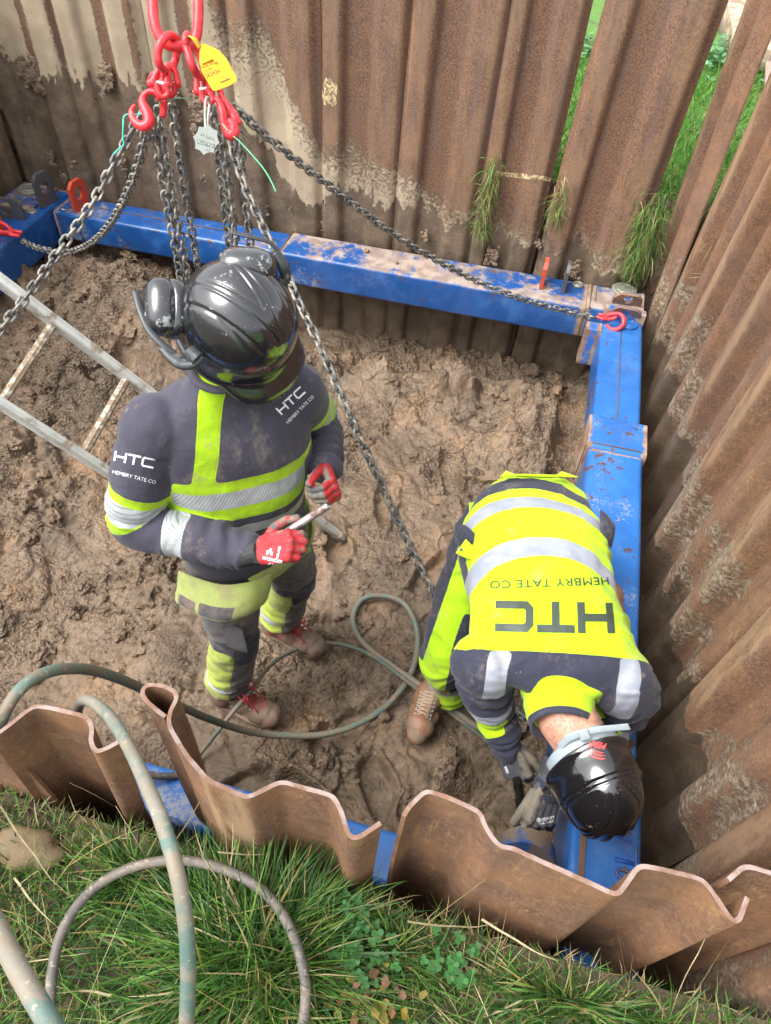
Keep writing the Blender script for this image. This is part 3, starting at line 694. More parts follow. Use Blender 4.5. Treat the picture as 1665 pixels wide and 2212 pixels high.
# long dry stalks in the foreground
parts = []
n = 90; r = np.stack([RNG.uniform(-1.1, .95, n), RNG.uniform(-.1, .31, n), np.zeros(n)], -1); r[:, 2] = gh(r); d = rdir(n, .45, .9); parts.append(blades(r, d, RNG.uniform(.18, .42, n), RNG.uniform(.0016, .003, n), RNG.uniform(.4, 1.0, n), DRY[RNG.integers(0, 5, n)]*1.1, 8))
for (a, b, z0, z1, w_) in (((0, 1740), (140, 1960), 1.1, .99, .0045), ((470, 1840), (590, 1850), 1.05, 1.0, .005), ((880, 1990), (1090, 2020), 1.03, 1.02, .0055), ((1040, 1985), (1200, 2085), 1.0, .98, .0045), ((150, 1690), (260, 1745), 1.28, 1.10, .003), ((1530, 2010), (1440, 2210), 1.10, 1.0, .003), ((250, 1740), (330, 1880), 1.05, .97, .003), ((240, 2150), (105, 2120), 1.0, .98, .005), ((30, 1895), (120, 2010), 1.0, .98, .004)):
    p0 = at(*a, z=z0); p1 = at(*b, z=z1); L = np.linalg.norm(p1-p0); parts.append(blades(p0[None], unit(p1-p0)[None], np.array([L]), np.array([w_]), np.array([.05]), DRY[2:3], 8))
V, F, T = cat(parts); tag(mesh('dry_stalks', V, F, M_GRASS, attrs={'tint': T}), 'scattered dry pale grass stalks', 'dry grass', kind='stuff')
# grass beyond the far right corner
parts = [turf(15000, -.35, 2.6, 3.9, 6.6, .15, .009, BRIGHT, .06, .9, .6), turf(9000, -.1, 1.6, 3.9, 5.0, .11, .006, BRIGHT, .05, .9, .6), turf(9000, .86, 2.2, 1.6, 4.2, .12, .006, BRIGHT, .12, .9, .6), turf(2600, .86, 1.5, 2.6, 4.1, .26, .005, GREENS*1.7, .45, 1.6, .8, 6), turf(1500, .0, 1.2, 3.9, 4.4, .16, .005, GREENS*1.6, .5, 1.6, .9, 6)]
V, F, T = cat(parts); tag(mesh('grass', V, F, M_GRASS, attrs={'tint': T}), 'bright green grass beyond the far corner', 'grass', kind='stuff')
# tufts hanging into the pit through the gaps
def tuft(pts, n, L, label, dry=.35, sp=.02, yoff=0):
    roots = []
    P = crv(np.array(pts), 30); k = RNG.integers(0, 30, n); r = P[k]+RNG.normal(size=(n, 3))*sp*np.array([1, .4, 1]); d = RNG.normal(size=(n, 3))*.55+np.array([0, -.35, -.25]); d /= np.linalg.norm(d, axis=1)[:, None]
    r[:, 1] = np.minimum(r[:, 1], 3.725) if yoff == 0 else r[:, 1]
    V, F, T = blades(r, d, RNG.uniform(L*.4, L, n), RNG.uniform(.0018, .0042, n), RNG.uniform(1.2, 3, n), pickc(n, GREENS*1.5, dry), 6)
    o = mesh('grass_tuft', V-P[0], F, M_GRASS, attrs={'tint': T}); o.location = P[0]; tag(o, label, 'grass tuft', 'grass tufts hanging into the pit')
W_ = lambda px, py, y=3.71: tuple(at(px, py, y=y))
tuft([W_(1062, 345), W_(1058, 400), W_(1046, 450), W_(1036, 500)], 420, .13, 'dangling grass tuft at the foot of the joint left of the yellow line')
tuft([W_(1215, 385), W_(1208, 430), W_(1203, 480)], 170, .12, 'thin dangling tuft at the right end of the yellow line', .5)
tuft([W_(1425, 435), W_(1405, 480), W_(1385, 540), W_(1372, 580)], 1000, .15, 'thick dangling grass tuft in the far right corner', .3, .035)
tuft([W_(1600, 430, 3.5), W_(1590, 480, 3.4), W_(1560, 530, 3.3)], 300, .2, 'long pale grass tuft in the gap between two leaning right wall piles', .5, .03, 1)
def stone(loc, r, col, label, sq=(1, 1, 1), seed=0):
    V, Fc = sphere((0, 0, 0), np.array(sq)*r, 28); V = V*(1+.22*fbm(V/r*1.1+seed, 3)+.05*fbm(V/r*6, 2))[:, None]
    o = mesh('stone', V, Fc, simple('stone_'+str(seed), col, .8, 0, .3, 12, .004, tuple(c*.5 for c in col), .42)); o.location = loc; return tag(o, label, 'stone')
stone(at(1490, 655, x=.80), .045, (.36, .27, .17), 'rounded pale brown stone wedged beside the right wall', (1, 1.3, .8), 3)
stone(at(60, 1835, z=.96), .050, (.16, .115, .062), 'big yellowish brown stone in the grass at the left edge', (1.5, .9, .55), 5)
stone(at(1462, 690, x=.80), .025, (.2, .16, .12), 'small grey stone below the rounded pale one', (1, 1.2, .8), 8)
# timber and plate lying beyond
M_WOOD = simple('old_timber', (.42, .33, .24), .8, 0, .3, 9, .004, (.22, .15, .10), .5, 7)
def plank(a, b, w, h, label, mat, nm='timber_beam'):
    a, b = np.array(a), np.array(b); x = unit(b-a); y = unit(np.cross([0, 0, 1.], x)); z = np.cross(x, y); g = G(); oriented(g, (0, 0, h/2), (np.linalg.norm(b-a), w, h), (x, y, z), .01)
    g.box((a-b)/2*.3+y*w*.34+z*h*.56, (.3, .05, .03), Matrix((x, y, z)).transposed(), .006)
    o = g.build(nm, mat, None, autos=30); o.location = (a+b)/2; return tag(o, label, 'timber' if nm == 'timber_beam' else 'steel plate')
plank(at(1612, 150, z=.98), at(1540, -190, z=.98), .26, .14, 'thick pale timber beam lying in the grass at the top right', M_WOOD)
plank(at(1585, 160, z=.96), at(1520, -100, z=.96), .08, .07, 'thin dark timber beside the thick beam at the top right', simple('dark_timber', (.16, .12, .09), .85, 0, .3, 10, .003))
plank(at(1700, 200, z=1.02), at(1690, -60, z=1.02), .30, .03, 'muddy reddish steel plate lying beyond the leaning right wall pile', simple('plate_mud', (.36, .24, .19), .5, .1, .35, 14, .003, (.25, .2, .22), .45), 'steel_plate')
# bare soil beyond
def leafy(c, n, L, label, col, sp=.1):
    """low weed: many small lobed leaves on short stems"""
    V = []; F = []; T = []; k = 0
    for i in range(n):
        p = np.array(c)+RNG.normal(size=3)*np.array([sp, sp, sp*.3]); p[2] = max(p[2], c[2])+RNG.uniform(0, sp*.6); a = RNG.uniform(0, 6.28); u = np.array([math.cos(a), math.sin(a), RNG.uniform(-.2, .5)]); u = unit(u); w_ = unit(np.cross(u, [0, 0, 1.])+RNG.normal(size=3)*.25); l = L*RNG.uniform(.5, 1)
        lo = [(0, 0), (.25, .28), (.45, .2), (.6, .42), (.85, .22), (1, 0), (.85, -.22), (.6, -.42), (.45, -.2), (.25, -.28)]
        base = np.array(c)+RNG.normal(size=3)*.004; V += [base-w_*.0012, base+w_*.0012]+[p+u*l*x+w_*l*y+np.array([0, 0, -.25*l*x*x]) for x, y in lo]; F += [(k, k+1, k+2, k+2)]+[(k+2, k+2+j, k+3+j, k+3+j) for j in range(1, 9)]; k += 12
        cc = np.array(col[RNG.integers(0, len(col))])*RNG.uniform(.7, 1.3); T += [cc]*12
    F = [tuple(dict.fromkeys(f)) for f in F]; V = np.array(V)-np.array(c)
    o = mesh('weed', V, F, M_GRASS, attrs={'tint': np.array(T)}, smooth=False); o.location = c; tag(o, label, 'weed')
leafy(at(1275, 110, z=.98), 170, .06, 'pale green leafy weed seen through the upper part of the narrow gap', [(.16, .36, .14), (.25, .45, .22)], .16)
leafy(at(1545, 130, z=.98), 260, .06, 'pale green leafy weed beside the timber beam at the top right', [(.14, .34, .16), (.2, .42, .2)], .2)
leafy(at(795, 2175, z=.98), 60, .026, 'small weed with yellow and reddish leaves at the bottom edge', [(.28, .20, .03), (.22, .10, .05), (.08, .15, .03), (.3, .27, .05)], .035)
for (px, py, lb) in ((980, 2090, 'clover patch just below the dry seed head stalk'), (770, 2080, 'clover patch right of the grey hose coil'), (790, 2000, 'clover patch close under the gap between two front piles')):
    c = at(px, py, z=1.0); V = []; F = []; T = []; k = 0
    for i in range(26):
        p = RNG.normal(size=3)*np.array([.035, .022, .008]); r = RNG.uniform(.005, .009)
        for q in range(3):
            a = q*2.094+i; cc = p+np.array([math.cos(a), math.sin(a), 0])*r*.8; V += [cc+np.array([math.cos(t), math.sin(t), .15*math.cos(t-a)])*r*.75 for t in np.linspace(0, 5.5, 8)]; F.append(tuple(range(k, k+8))); k += 8; T += [np.array((.035, .14, .03))*RNG.uniform(.8, 1.4)]*8
    nst = len(V)
    for i in range(26):
        ccs = sum(V[i*24:(i+1)*24])/24; V += [np.array([0, 0, -.012]), np.array([.0008, .0008, -.012]), ccs+[.0006, 0, 0], ccs]; F.append((k, k+1, k+2, k+3)); k += 4; T += [np.array((.05, .12, .04))]*4
    o = mesh('clover', np.array(V), F, M_GRASS, attrs={'tint': np.array(T)}, smooth=False); o.location = c; tag(o, lb, 'clover')
# ================================================================== BLUE BRACING FRAME
def paint_material(name, base=(.012, .078, .28), topdirt=1.0):
    m = NT(name); p = m.pos(); o = m.obj(); N = m.nrm()
    up = m.ramp(N[2], .3, .9)
    big = m.noise(p, 4.5, 6, .65); med = m.noise(p, 22, 6, .7); st = m.noise(m.mp(p, (7, 30, 30)), 1, 5, .7)
    c = m.mix(m.ramp(big, .3, .7), tuple(v*.85 for v in base), tuple(v*1.2 for v in base))
    c = m.mix(m.ramp(m.noise(p, 9, 3), .5, .7, 0, .45), c, (.04, .17, .45))
    sc = m.ramp(m.math('MULTIPLY', m.noise(p, 70, 6, .8), m.noise(p, 6, 4, .6)), .285, .34)
    c = m.mix(m.math('MULTIPLY', sc, m.ramp(m.noise(p, 2.2, 3), .48, .62, .1, .8)), c, (.33, .32, .31))
    chip = m.ramp(m.math('ADD', med, m.math('MULTIPLY', m.noise(p, 3, 3), .5)), .86, .90)
    c = m.mix(chip, c, (.10, .052, .035))
    edge = m.attr('worn')
    ew = m.ramp(m.math('ADD', m.math('MULTIPLY', edge, .6), m.math('MULTIPLY', m.noise(p, 26, 6, .75), .9)), .66, .80)
    c = m.mix(ew, c, m.mix(m.ramp(m.noise(p, 12, 4), .4, .6), (.22, .115, .07), (.33, .25, .19)))
    dm = m.ramp(m.math('ADD', m.math('ADD', big, m.math('MULTIPLY', med, .35)), m.attr('dirt')),   .78, .90)
    dm = m.math('MULTIPLY', dm, m.math('MULTIPLY', m.math('MAXIMUM', up, m.math('MULTIPLY', edge, .8)), topdirt))
    c = m.mix(m.math('MULTIPLY', dm, .9), c, m.mix(m.ramp(m.noise(p, 14, 5), .4, .6), (.24, .17, .12), (.36, .28, .21)))
    rain = m.ramp(m.vor(p, 75), .10, .16, 1, 0); rain = m.math('MULTIPLY', rain, m.ramp(m.noise(p, 20, 2), .5, .6))
    rg = m.mix(m.math('MAXIMUM', dm, ew), (.3, .3, .3), (.75, .75, .75))
    m.set(Base_Color=c, Roughness=rg, Normal=m.bump(m.math('ADD', m.math('MULTIPLY', dm, .6), m.math('ADD', m.math('MULTIPLY', med, .15), m.math('MULTIPLY', rain, .08))), .35, .006))
    return m.m
M_BLUE = paint_material('blue_paint'); M_BLUE2 = paint_material('blue_paint_clean', (.022, .125, .40), .55)
M_WELD = simple('weld_rust', (.13, .075, .05), .8, 0, .4, 60, .003)
M_GREYP = simple('grey_plate', (.10, .105, .115), .5, .3, .3, 40, .002, (.16, .09, .06), .45)
M_REDP = simple('red_plate', (.55, .06, .025), .5, 0, .25, 30, .002, (.2, .1, .06), .42)
M_ZINC = simple('zinc', (.36, .37, .32), .45, .6, .25, 40, .001, (.3, .24, .17), .42)
M_STEEL = simple('bright_steel', (.6, .6, .58), .3, .9, .15, 50, .0005)
M_RUSTP = simple('rusty_plate', (.17, .115, .095), .75, .1, .35, 60, .002, (.30, .16, .09), .45)
def beambox(name, x0, x1, y0, y1, z0, z1, parent, mat, bev=.018, dirt=0.0, seg=None):
    g = G(); bm = bmesh.new(); bmesh.ops.create_cube(bm, size=1)
    for v in bm.verts: v.co = Vector(((x0+x1)/2+v.co.x*(x1-x0), (y0+y1)/2+v.co.y*(y1-y0), (z0+z1)/2+v.co.z*(z1-z0)))
    L = 0 if (x1-x0) > (y1-y0) else 1
    es = [e for e in bm.edges if abs((e.verts[0].co-e.verts[1].co)[L]) > .9*((x1-x0), (y1-y0))[L]]
    bmesh.ops.bevel(bm, geom=es, offset=bev, segments=5, profile=.5, affect='EDGES')
    ln = ((x1-x0), (y1-y0))[L]; cuts = max(2, int(ln/.04))
    es = [e for e in bm.edges if abs((e.verts[0].co-e.verts[1].co)[L]) > .9*ln]
    bmesh.ops.subdivide_edges(bm, edges=es, cuts=cuts, use_grid_fill=True)
    bm.verts.index_update(); V = np.array([v.co[:] for v in bm.verts]); Fc = [[v.index for v in f.verts] for f in bm.faces]; bm.free()
    V = V+(.0015*fbm(V*4, 2))[:, None]
    c = np.array([(x0+x1)/2, (y0+y1)/2, (z0+z1)/2]); h = np.array([(x1-x0), (y1-y0), (z1-z0)])/2
    d = h-np.abs(V-c); ds = np.sort(d, axis=1); worn = np.clip(1-(ds[:, 0]+ds[:, 1])/.02, 0, 1)
    endw = np.clip(1-d[:, L]/.03, 0, 1)*.8
    worn = np.maximum(worn*.55, endw)
    o = mesh(name, V, Fc, mat, parent, attrs={'worn': worn, 'dirt': np.full(len(V), dirt)}); sharp(o.data, 35); return o
def octo_plate(w, h, t, hole, cut=.03, foot=0):
    """upright eye plate in the x,z plane, standing on z=0, thickness along y"""
    bm = bmesh.new(); n = 32; cz = h*.55
    out = []
    pts = [(-w/2, 0), (w/2, 0), (w/2, h-cut), (w/2-cut, h), (-w/2+cut, h), (-w/2, h-cut)]
    # outline sampled by angle to match the hole
    for k in range(n):
        a = 2*math.pi*k/n; d = np.array([math.cos(a), math.sin(a)]); best = 9
        for i in range(6):
            p, q = np.array(pts[i]), np.array(pts[(i+1) % 6]); e = q-p; M_ = np.array([d, -e]).T
            if abs(np.linalg.det(M_)) < 1e-9: continue
            s, u = np.linalg.solve(M_, p-np.array([0, cz]))
            if s > 0 and -1e-6 <= u <= 1+1e-6: best = min(best, s)
        out.append((d[0]*best, cz+d[1]*best))
    V = []; Fc = []
    for yy in (-t/2, t/2):
        V += [(x, yy, z) for x, z in out]+[(hole*math.cos(2*math.pi*k/n), yy, cz+hole*1.1*math.sin(2*math.pi*k/n)) for k in range(n)]
    for k in range(n):
        l = (k+1) % n
        Fc += [(k, l, n+l, n+k), (2*n+k, 3*n+k, 3*n+l, 2*n+l), (k, 2*n+k, 2*n+l, l), (n+k, n+l, 3*n+l, 3*n+k)]
    g = G(); g.add(V, Fc); return g
def lug(name, loc, rotz, mat, parent, w=.13, h=.15, t=.018, hole=.032, rx=0):
    g = octo_plate(w, h, t, hole); g.xf(Matrix.Translation(Vector(loc)) @ Matrix.Rotation(rotz, 4, 'Z') @ Matrix.Rotation(rx, 4, 'X'))
    return g.build(name, mat, parent, autos=30)
def disc(name, c, r, h, mat, parent, dome=.2):
    g = G(); P = []
    prof = [(r*.97, 0), (r, h*.3), (r*.98, h*.8), (r*.9, h), (r*.72, h*1.02), (r*.66, h*.86), (r*.6, h*.86), (r*.54, h*1.05), (.001, h*1.08)]
    n = 40; V = []; Fc = []
    for i, (q, z) in enumerate(prof): V += [(c[0]+q*math.cos(2*math.pi*k/n), c[1]+q*math.sin(2*math.pi*k/n), c[2]+z) for k in range(n)]
    for i in range(len(prof)-1):
        for k in range(n): l = (k+1) % n; Fc.append((i*n+k, i*n+l, (i+1)*n+l, (i+1)*n+k))
    g.add(V, Fc); return g.build(name, mat, parent, autos=30)
ZT = .55
# back beam
bb = empty('bracing_beam', (-1.1, 3.57, .37), 'blue steel bracing beam running along the back wall, scraped and muddy on top', 'beam')
beambox('inner_section', -2.80, -1.36, 3.468, 3.690, .378, .546, bb, M_BLUE, dirt=.05)
beambox('outer_section', -1.40, .30, 3.452, 3.700, .368, .554, bb, M_BLUE, dirt=.20)
beambox('end_section', .302, .60, 3.458, 3.694, .366, .560, bb, M_BLUE, dirt=.20)
g = G(); g.tube([(-1.40, 3.452, .37), (-1.40, 3.450, .556), (-1.40, 3.70, .558)], .0035, 6); g.tube([(.32, 3.452, .555), (.32, 3.70, .562)], .005, 6); g.tube([(.345, 3.52, .562), (.345, 3.69, .562), (.44, 3.69, .562)], .003, 6); g.tube([(-2.6, 3.59, .548), (-1.45, 3.585, .549)], .003, 6); g.build('weld_seam', M_WELD, bb, True)
lug('lifting_eye', (.052, 3.60, .553), R(90), M_REDP, bb, .11, .15, .02, .03); lug('lifting_eye', (.170, 3.60, .553), R(90), M_GREYP, bb, .11, .155, .018, .03)
disc('pin_cap', (.243, 3.655, .555), .030, .012, M_ZINC, bb); disc('pin_cap', (.49, 3.672, .560), .068, .016, M_ZINC, bb)
lug('lifting_eye', (.505, 3.545, .560), R(4), M_RUSTP, bb, .15, .075, .018, .026, R(18))
lug('lifting_eye', (-2.665, 3.56, .546), R(83), M_REDP, bb, .13, .165, .022, .034)
# right beam
rb = empty('bracing_beam', (.5, 2.0, .3), 'blue steel bracing beam along the right wall with a sleeve collar, beside the bent worker', 'beam')
beambox('inner_section', .392, .604, 2.36, 3.44, .335, .548, rb, M_BLUE2, .022, -.1)
beambox('outer_section', .384, .616, 1.0, 2.37, .300, .556, rb, M_BLUE2, .024, -.1)
beambox('sleeve_collar', .374, .624, 2.36, 2.585, .320, .570, rb, M_BLUE2, .026, -.12)
beambox('end_section', .437, .634, .40, 1.0, .300, .553, rb, M_BLUE2, .02, -.05)
beambox('gusset_block', .318, .395, 3.27, 3.345, .33, .548, rb, M_BLUE2, .006, -.1)
beambox('end_plate', .395, .602, 3.40, 3.447, .37, .60, rb, M_BLUE2, .006, -.1)
g = G(); g.tube([(.497, 2.59, .550), (.490, 3.38, .550)], .0028, 6); g.tube([(.374, 2.385, .33), (.373, 2.385, .55), (.40, 2.385, .572), (.60, 2.385, .572), (.6255, 2.385, .55)], .003, 6); g.build('weld_seam', M_WELD, rb, True)
g = G(); g.box((.472, .72, .5545), (.018, .50, .004), bev=.001); g.build('rusty_strip', M_WELD, rb)
M_PLATEW = simple('blue_embossed', (.016, .08, .36), .45, 0, .3, 60, .002, (.10, .07, .05), .5)
g = G(); g.tube([(.50, .795, .5545), (.60, .785, .5545), (.617, .765, .5545), (.617, .50, .5545)], .0045, 8); g.build('number_frame', M_PLATEW, rb, True)
tb = text_polys('101', .068, .0015); r_ = bmesh.ops.extrude_face_region(tb, geom=tb.faces[:]); bmesh.ops.translate(tb, vec=(0, 0, .007), verts=[e for e in r_['geom'] if isinstance(e, bmesh.types.BMVert)])
bmesh.ops.recalc_face_normals(tb, faces=tb.faces[:])
tb.transform(Matrix.Translation((.582, .693, .5525)) @ Matrix.Rotation(R(-90), 4, 'Z')); me = bpy.data.meshes.new('raised_number'); tb.to_mesh(me); tb.free(); link('raised_number', me, rb, M_PLATEW)
lug('lifting_eye', (.505, 3.422, .548), R(-3), M_RUSTP, rb, .15, .085, .018, .028, R(20))
disc('pin_cap', (.53, 3.37, .545), .045, .014, M_BLUE2, rb)
lug('lifting_eye', (.39, .83, .47), R(90), M_GREYP, rb, .10, .10, .018, .026)
# left beam
lb = empty('bracing_beam', (-2.98, 2.3, .3), 'dark blue steel bracing beam along the left wall with round cap at its far end', 'beam')
beambox('outer_section', -3.130, -2.825, .9, 3.705, .335, .556, lb, M_BLUE, .02, .0)
beambox('corner_plate', -3.128, -2.90, 3.40, 3.70, .556, .568, lb, M_BLUE, .003, .0)
disc('pin_cap', (-3.035, 3.62, .568), .072, .016, M_ZINC, lb)
lug('lifting_eye', (-2.853, 3.52, .556), R(80), M_GREYP, lb, .13, .185, .022, .034)
lug('lifting_eye', (-2.97, 3.30, .556), R(8), M_GREYP, lb, .20, .12, .018, .04); lug('lifting_eye', (-3.0, 3.16, .556), R(8), M_REDP, lb, .18, .10, .018, .04)
disc('pin_cap', (-2.885, 3.40, .556), .028, .012, M_ZINC, lb)
g = G(); g.box((-2.812, 3.60, .46), (.024, .19, .17), bev=.004); g.box((-2.72, 3.47, .47), (.16, .022, .14), Matrix.Rotation(R(-8), 3, 'Z'), bev=.004); g.build('hinge_plate', M_BLUE, lb)
g = G(); g.tube([(-2.76, 3.50, .56), (-2.74, 3.47, .575), (-2.715, 3.455, .575), (-2.70, 3.475, .572), (-2.72, 3.50, .565), (-2.69, 3.53, .565)], .004, 8); tag(g.build('split_pin', M_STEEL, None, True), 'bent shiny split pin lying between the grey and red lifting eyes', 'pin')
# front beam
fb = empty('bracing_beam', (-1.2, .5, .35), 'pale blue muddy bracing beam under the front sheet piles, seen through their gaps', 'beam')
beambox('outer_section', -3.1, .385, .500, .640, .352, .552, fb, M_BLUE2, .02, .0)
g = G()
poly = [(0.085*math.cos(a)-0.01, .10*math.sin(a)) for a in np.linspace(R(-15), R(195), 16)]
g.prism(poly, .05, Matrix.Translation((.345, .715, .46)) @ Matrix.Rotation(R(70), 4, 'X') @ Matrix.Rotation(R(12), 4, 'Z')); 
g.build('end_lug', simple('muddy_blue', (.02, .07, .22), .55, 0, .3, 20, .002, (.15, .11, .075), .52, 9), fb, autos=30)
# clods on the beams
def clod(loc, r, label, n=4):
    g = G()
    for k in range(n):
        s = r*RNG.uniform(.4, .75); V, Fc = sphere((0, 0, 0), (s, s, s*.7), 12); V = V*(1+.35*fbm(V/s*1.4+RNG.uniform(0, 50, 3), 3)[:, None])+np.array(loc)+RNG.normal(size=3)*r*np.array([.3, .3, .08]); g.add(V, Fc)
    V, Fc = remesh(g, r*.13, 1); o = mesh('mud_clod', V-np.array(loc), Fc, M_CLAY); o.location = loc; return tag(o, label, 'mud clod')
clod((-.94, 3.62, .56), .02, 'small mud clod on the back beam right of its weld step')
clod((-.75, 3.55, .562), .012, 'tiny mud clod on top of the back beam below the yellow speckled pile')

# ================================================================== LADDER
M_ALU = simple('aluminium', (.62, .63, .59), .42, .35, .2, 18, .001, (.34, .27, .19), .44, 16)
M_RUNG = simple('muddy_rung', (.52, .49, .40), .5, .2, .3, 30, .002, (.25, .18, .12), .56, 40)
def sc86(p): p = np.array(p); q = (p-[0, 0, H])*.865+[0, 0, H]; return q
La, Lb_, Lc, Ld = map(sc86, ((-1.775, 1.995, .934), (-1.797, 1.65, .833), (-1.563, 2.06, .667), (-1.585, 1.715, .566)))
up_ = unit(La-Lc); ac = unit(La-Lb_); nn_ = unit(np.cross(up_, ac)); nn_ = nn_ if nn_[2] > 0 else -nn_; sp_ = np.linalg.norm(La-Lc)
t_foot = (La[2]-.0)/abs(up_[2])
lad = empty('ladder', tuple(La-up_*t_foot), 'aluminium ladder leaning to the left behind the standing worker', 'ladder')
for s_, P0 in ((1, La), (-1, Lb_)):
    g = G(); lo, hi = -t_foot-.02, 1.35
    cc = P0+up_*(lo+hi)/2+ac*s_*.014; oriented(g, cc, (hi-lo, .026, .052), (up_, ac, nn_), .008)
    for q in (-1, 1): g.tube([P0+up_*lo+ac*s_*.014+nn_*.026*q+ac*s_*.011, P0+up_*hi+ac*s_*.014+nn_*.026*q+ac*s_*.011], .005, 8)
    g.build('stile', M_ALU, lad, autos=40)
    g = G(); P1 = P0-up_*(t_foot+.0)+ac*s_*.014; oriented(g, P1, (.05, .034, .07), (up_, ac, nn_), .008); g.build('rubber_foot', simple('ladder_foot', (.09, .085, .08), .8, 0, .3, 30, .002, (.25, .18, .12), .5), lad, autos=40)
k = -3
while sp_*k < 1.3:
    if sp_*(-k) < t_foot:
        g = G(); a_ = La+up_*sp_*k; b_ = Lb_+up_*sp_*k; n = 16; V = []
        for e_ in (a_, b_):
            for j in range(n): rr_ = .0145*(1+.10*(j % 2)); th_ = 2*math.pi*j/n; V.append(e_+up_*rr_*math.cos(th_)+nn_*rr_*math.sin(th_))
        g.add(V, [(j, (j+1) % n, n+(j+1) % n, n+j) for j in range(n)]); g.build('rung', M_RUNG, lad)
    k += 1
# ================================================================== HOSES
def hose_mat(name, a, b, dirt, amt):
    m = NT(name); p = m.pos(); st = m.noise(p, 9, 6, .7)
    c = m.mix(m.ramp(st, .42, .56), a, b); c = m.mix(m.ramp(m.noise(p, 26, 5, .7), 1-amt, 1-amt+.12, 0, .9), c, dirt); c = m.mix(m.ramp(m.noise(p, 90, 4, .7), .58, .68, 0, .5), c, (.46, .38, .28))
    m.set(Base_Color=c, Roughness=.62, Normal=m.bump(m.noise(p, 120, 4, .7), .4, .002)); return m.m
M_H1 = hose_mat('teal_hose', (.10, .16, .135), (.15, .155, .12), (.19, .145, .10), .56)
M_H3 = hose_mat('teal_hose_muddy', (.085, .15, .13), (.20, .185, .15), (.21, .17, .125), .54)
M_H4 = hose_mat('grey_hose', (.085, .078, .07), (.13, .112, .095), (.19, .155, .115), .45)
M_H2 = hose_mat('thin_hose', (.16, .13, .10), (.085, .12, .095), (.2, .14, .09), .5)
def hose(pts, r, mat, label, n=220, lay=True):
    P = crv(np.array(pts), n); P[:, :] += .0015*np.stack([fbm(P*6, 2), fbm(P*6+9, 2), fbm(P*6+21, 2)], -1)
    if lay:
        for q in P: q[2] = max(q[2], floor_z(q[0], q[1])+r*.7) if q[2] < .3 else q[2]
        P[1:-1, 2] = (P[:-2, 2]+P[1:-1, 2]+P[2:, 2])/3
    g = G(); g.tube(P, r, 14); return tag(g.build('hose', mat, None, True), label, 'hose', 'air hoses round the pit')
def A_(px, py, z): return tuple(at(px, py, z=z))
hose([A_(-160, 1900, 1.1), A_(-90, 1760, 1.16), A_(-25, 1640, 1.22), A_(0, 1562, 1.26), A_(30, 1503, 1.28), A_(75, 1462, 1.27), A_(135, 1444, 1.22), A_(205, 1449, 1.10), A_(285, 1477, .92), A_(400, 1530, .55), A_(480, 1563, .28), A_(560, 1584, .12), A_(640, 1589, .06), A_(710, 1584, .04), A_(780, 1560, .03), A_(840, 1518, .03), A_(885, 1460, .03), A_(902, 1392, .03), A_(894, 1340, .03), A_(868, 1300, .03), A_(820, 1286, .03), A_(780, 1297, .03), A_(762, 1333, .03), A_(772, 1372, .04), A_(805, 1407, .05), A_(850, 1440, .05), A_(905, 1478, .06), A_(960, 1518, .06), A_(1010, 1555, .05), A_(1065, 1592, .02), A_(1110, 1640, -.02)], .0125, M_H1,
     'long green grey hose looping over the front piles and round the mud', 420)
hose([A_(405, 1660, .02), A_(438, 1620, .04), A_(492, 1551, .16), A_(542, 1490, .175), A_(580, 1441, .16), A_(618, 1412, .10), A_(675, 1391, .06), A_(732, 1391, .045), A_(789, 1408, .05), A_(840, 1441, .06), A_(900, 1487, .05), A_(955, 1526, .05), A_(1005, 1563, .04), A_(1060, 1605, 0)], .0085, M_H2,
     'thin brown hose lying over the near boot of the standing worker', 260, False)
hose([A_(175, 1580, .95), A_(167, 1545, 1.10), A_(172, 1518, 1.2), A_(192, 1512, 1.29), A_(222, 1531, 1.36), A_(262, 1584, 1.44), A_(310, 1680, 1.52), A_(350, 1775, 1.56), A_(382, 1880, 1.56), A_(400, 1985, 1.52), A_(406, 2090, 1.46), A_(404, 2200, 1.38), A_(396, 2320, 1.25), A_(380, 2450, 1.1)], .0108, M_H3,
     'thick mud streaked teal hose arching down through the foreground grass', 220, False)
hose([A_(105, 2330, 1.040), A_(108, 2211, 1.040), A_(114, 2100, 1.045), A_(136, 2010, 1.050), A_(185, 1935, 1.050), A_(250, 1888, 1.050), A_(330, 1862, 1.055), A_(420, 1860, 1.055), A_(510, 1887, 1.050), A_(580, 1937, 1.050), A_(630, 2010, 1.050), A_(657, 2100, 1.050), A_(660, 2170, 1.045), A_(645, 2250, 1.040), A_(610, 2330, 1.040)], .0098, M_H4,
     'grey hose coil half buried in the foreground grass', 200, False)
hose([A_(-60, 1880, 1.5), A_(-12, 1990, 1.60), A_(22, 2065, 1.64), A_(62, 2135, 1.66), A_(110, 2215, 1.66), A_(170, 2320, 1.62)], .0118, M_H3,
     'short bend of dirty hose across the bottom left corner', 90, False)
hose([A_(300, 1668, .60), A_(345, 1676, .58), A_(385, 1674, .56), A_(420, 1668, .56)], .010, M_H4, 'short stub of grey hose lying on the front beam behind the folded pile', 40, False)
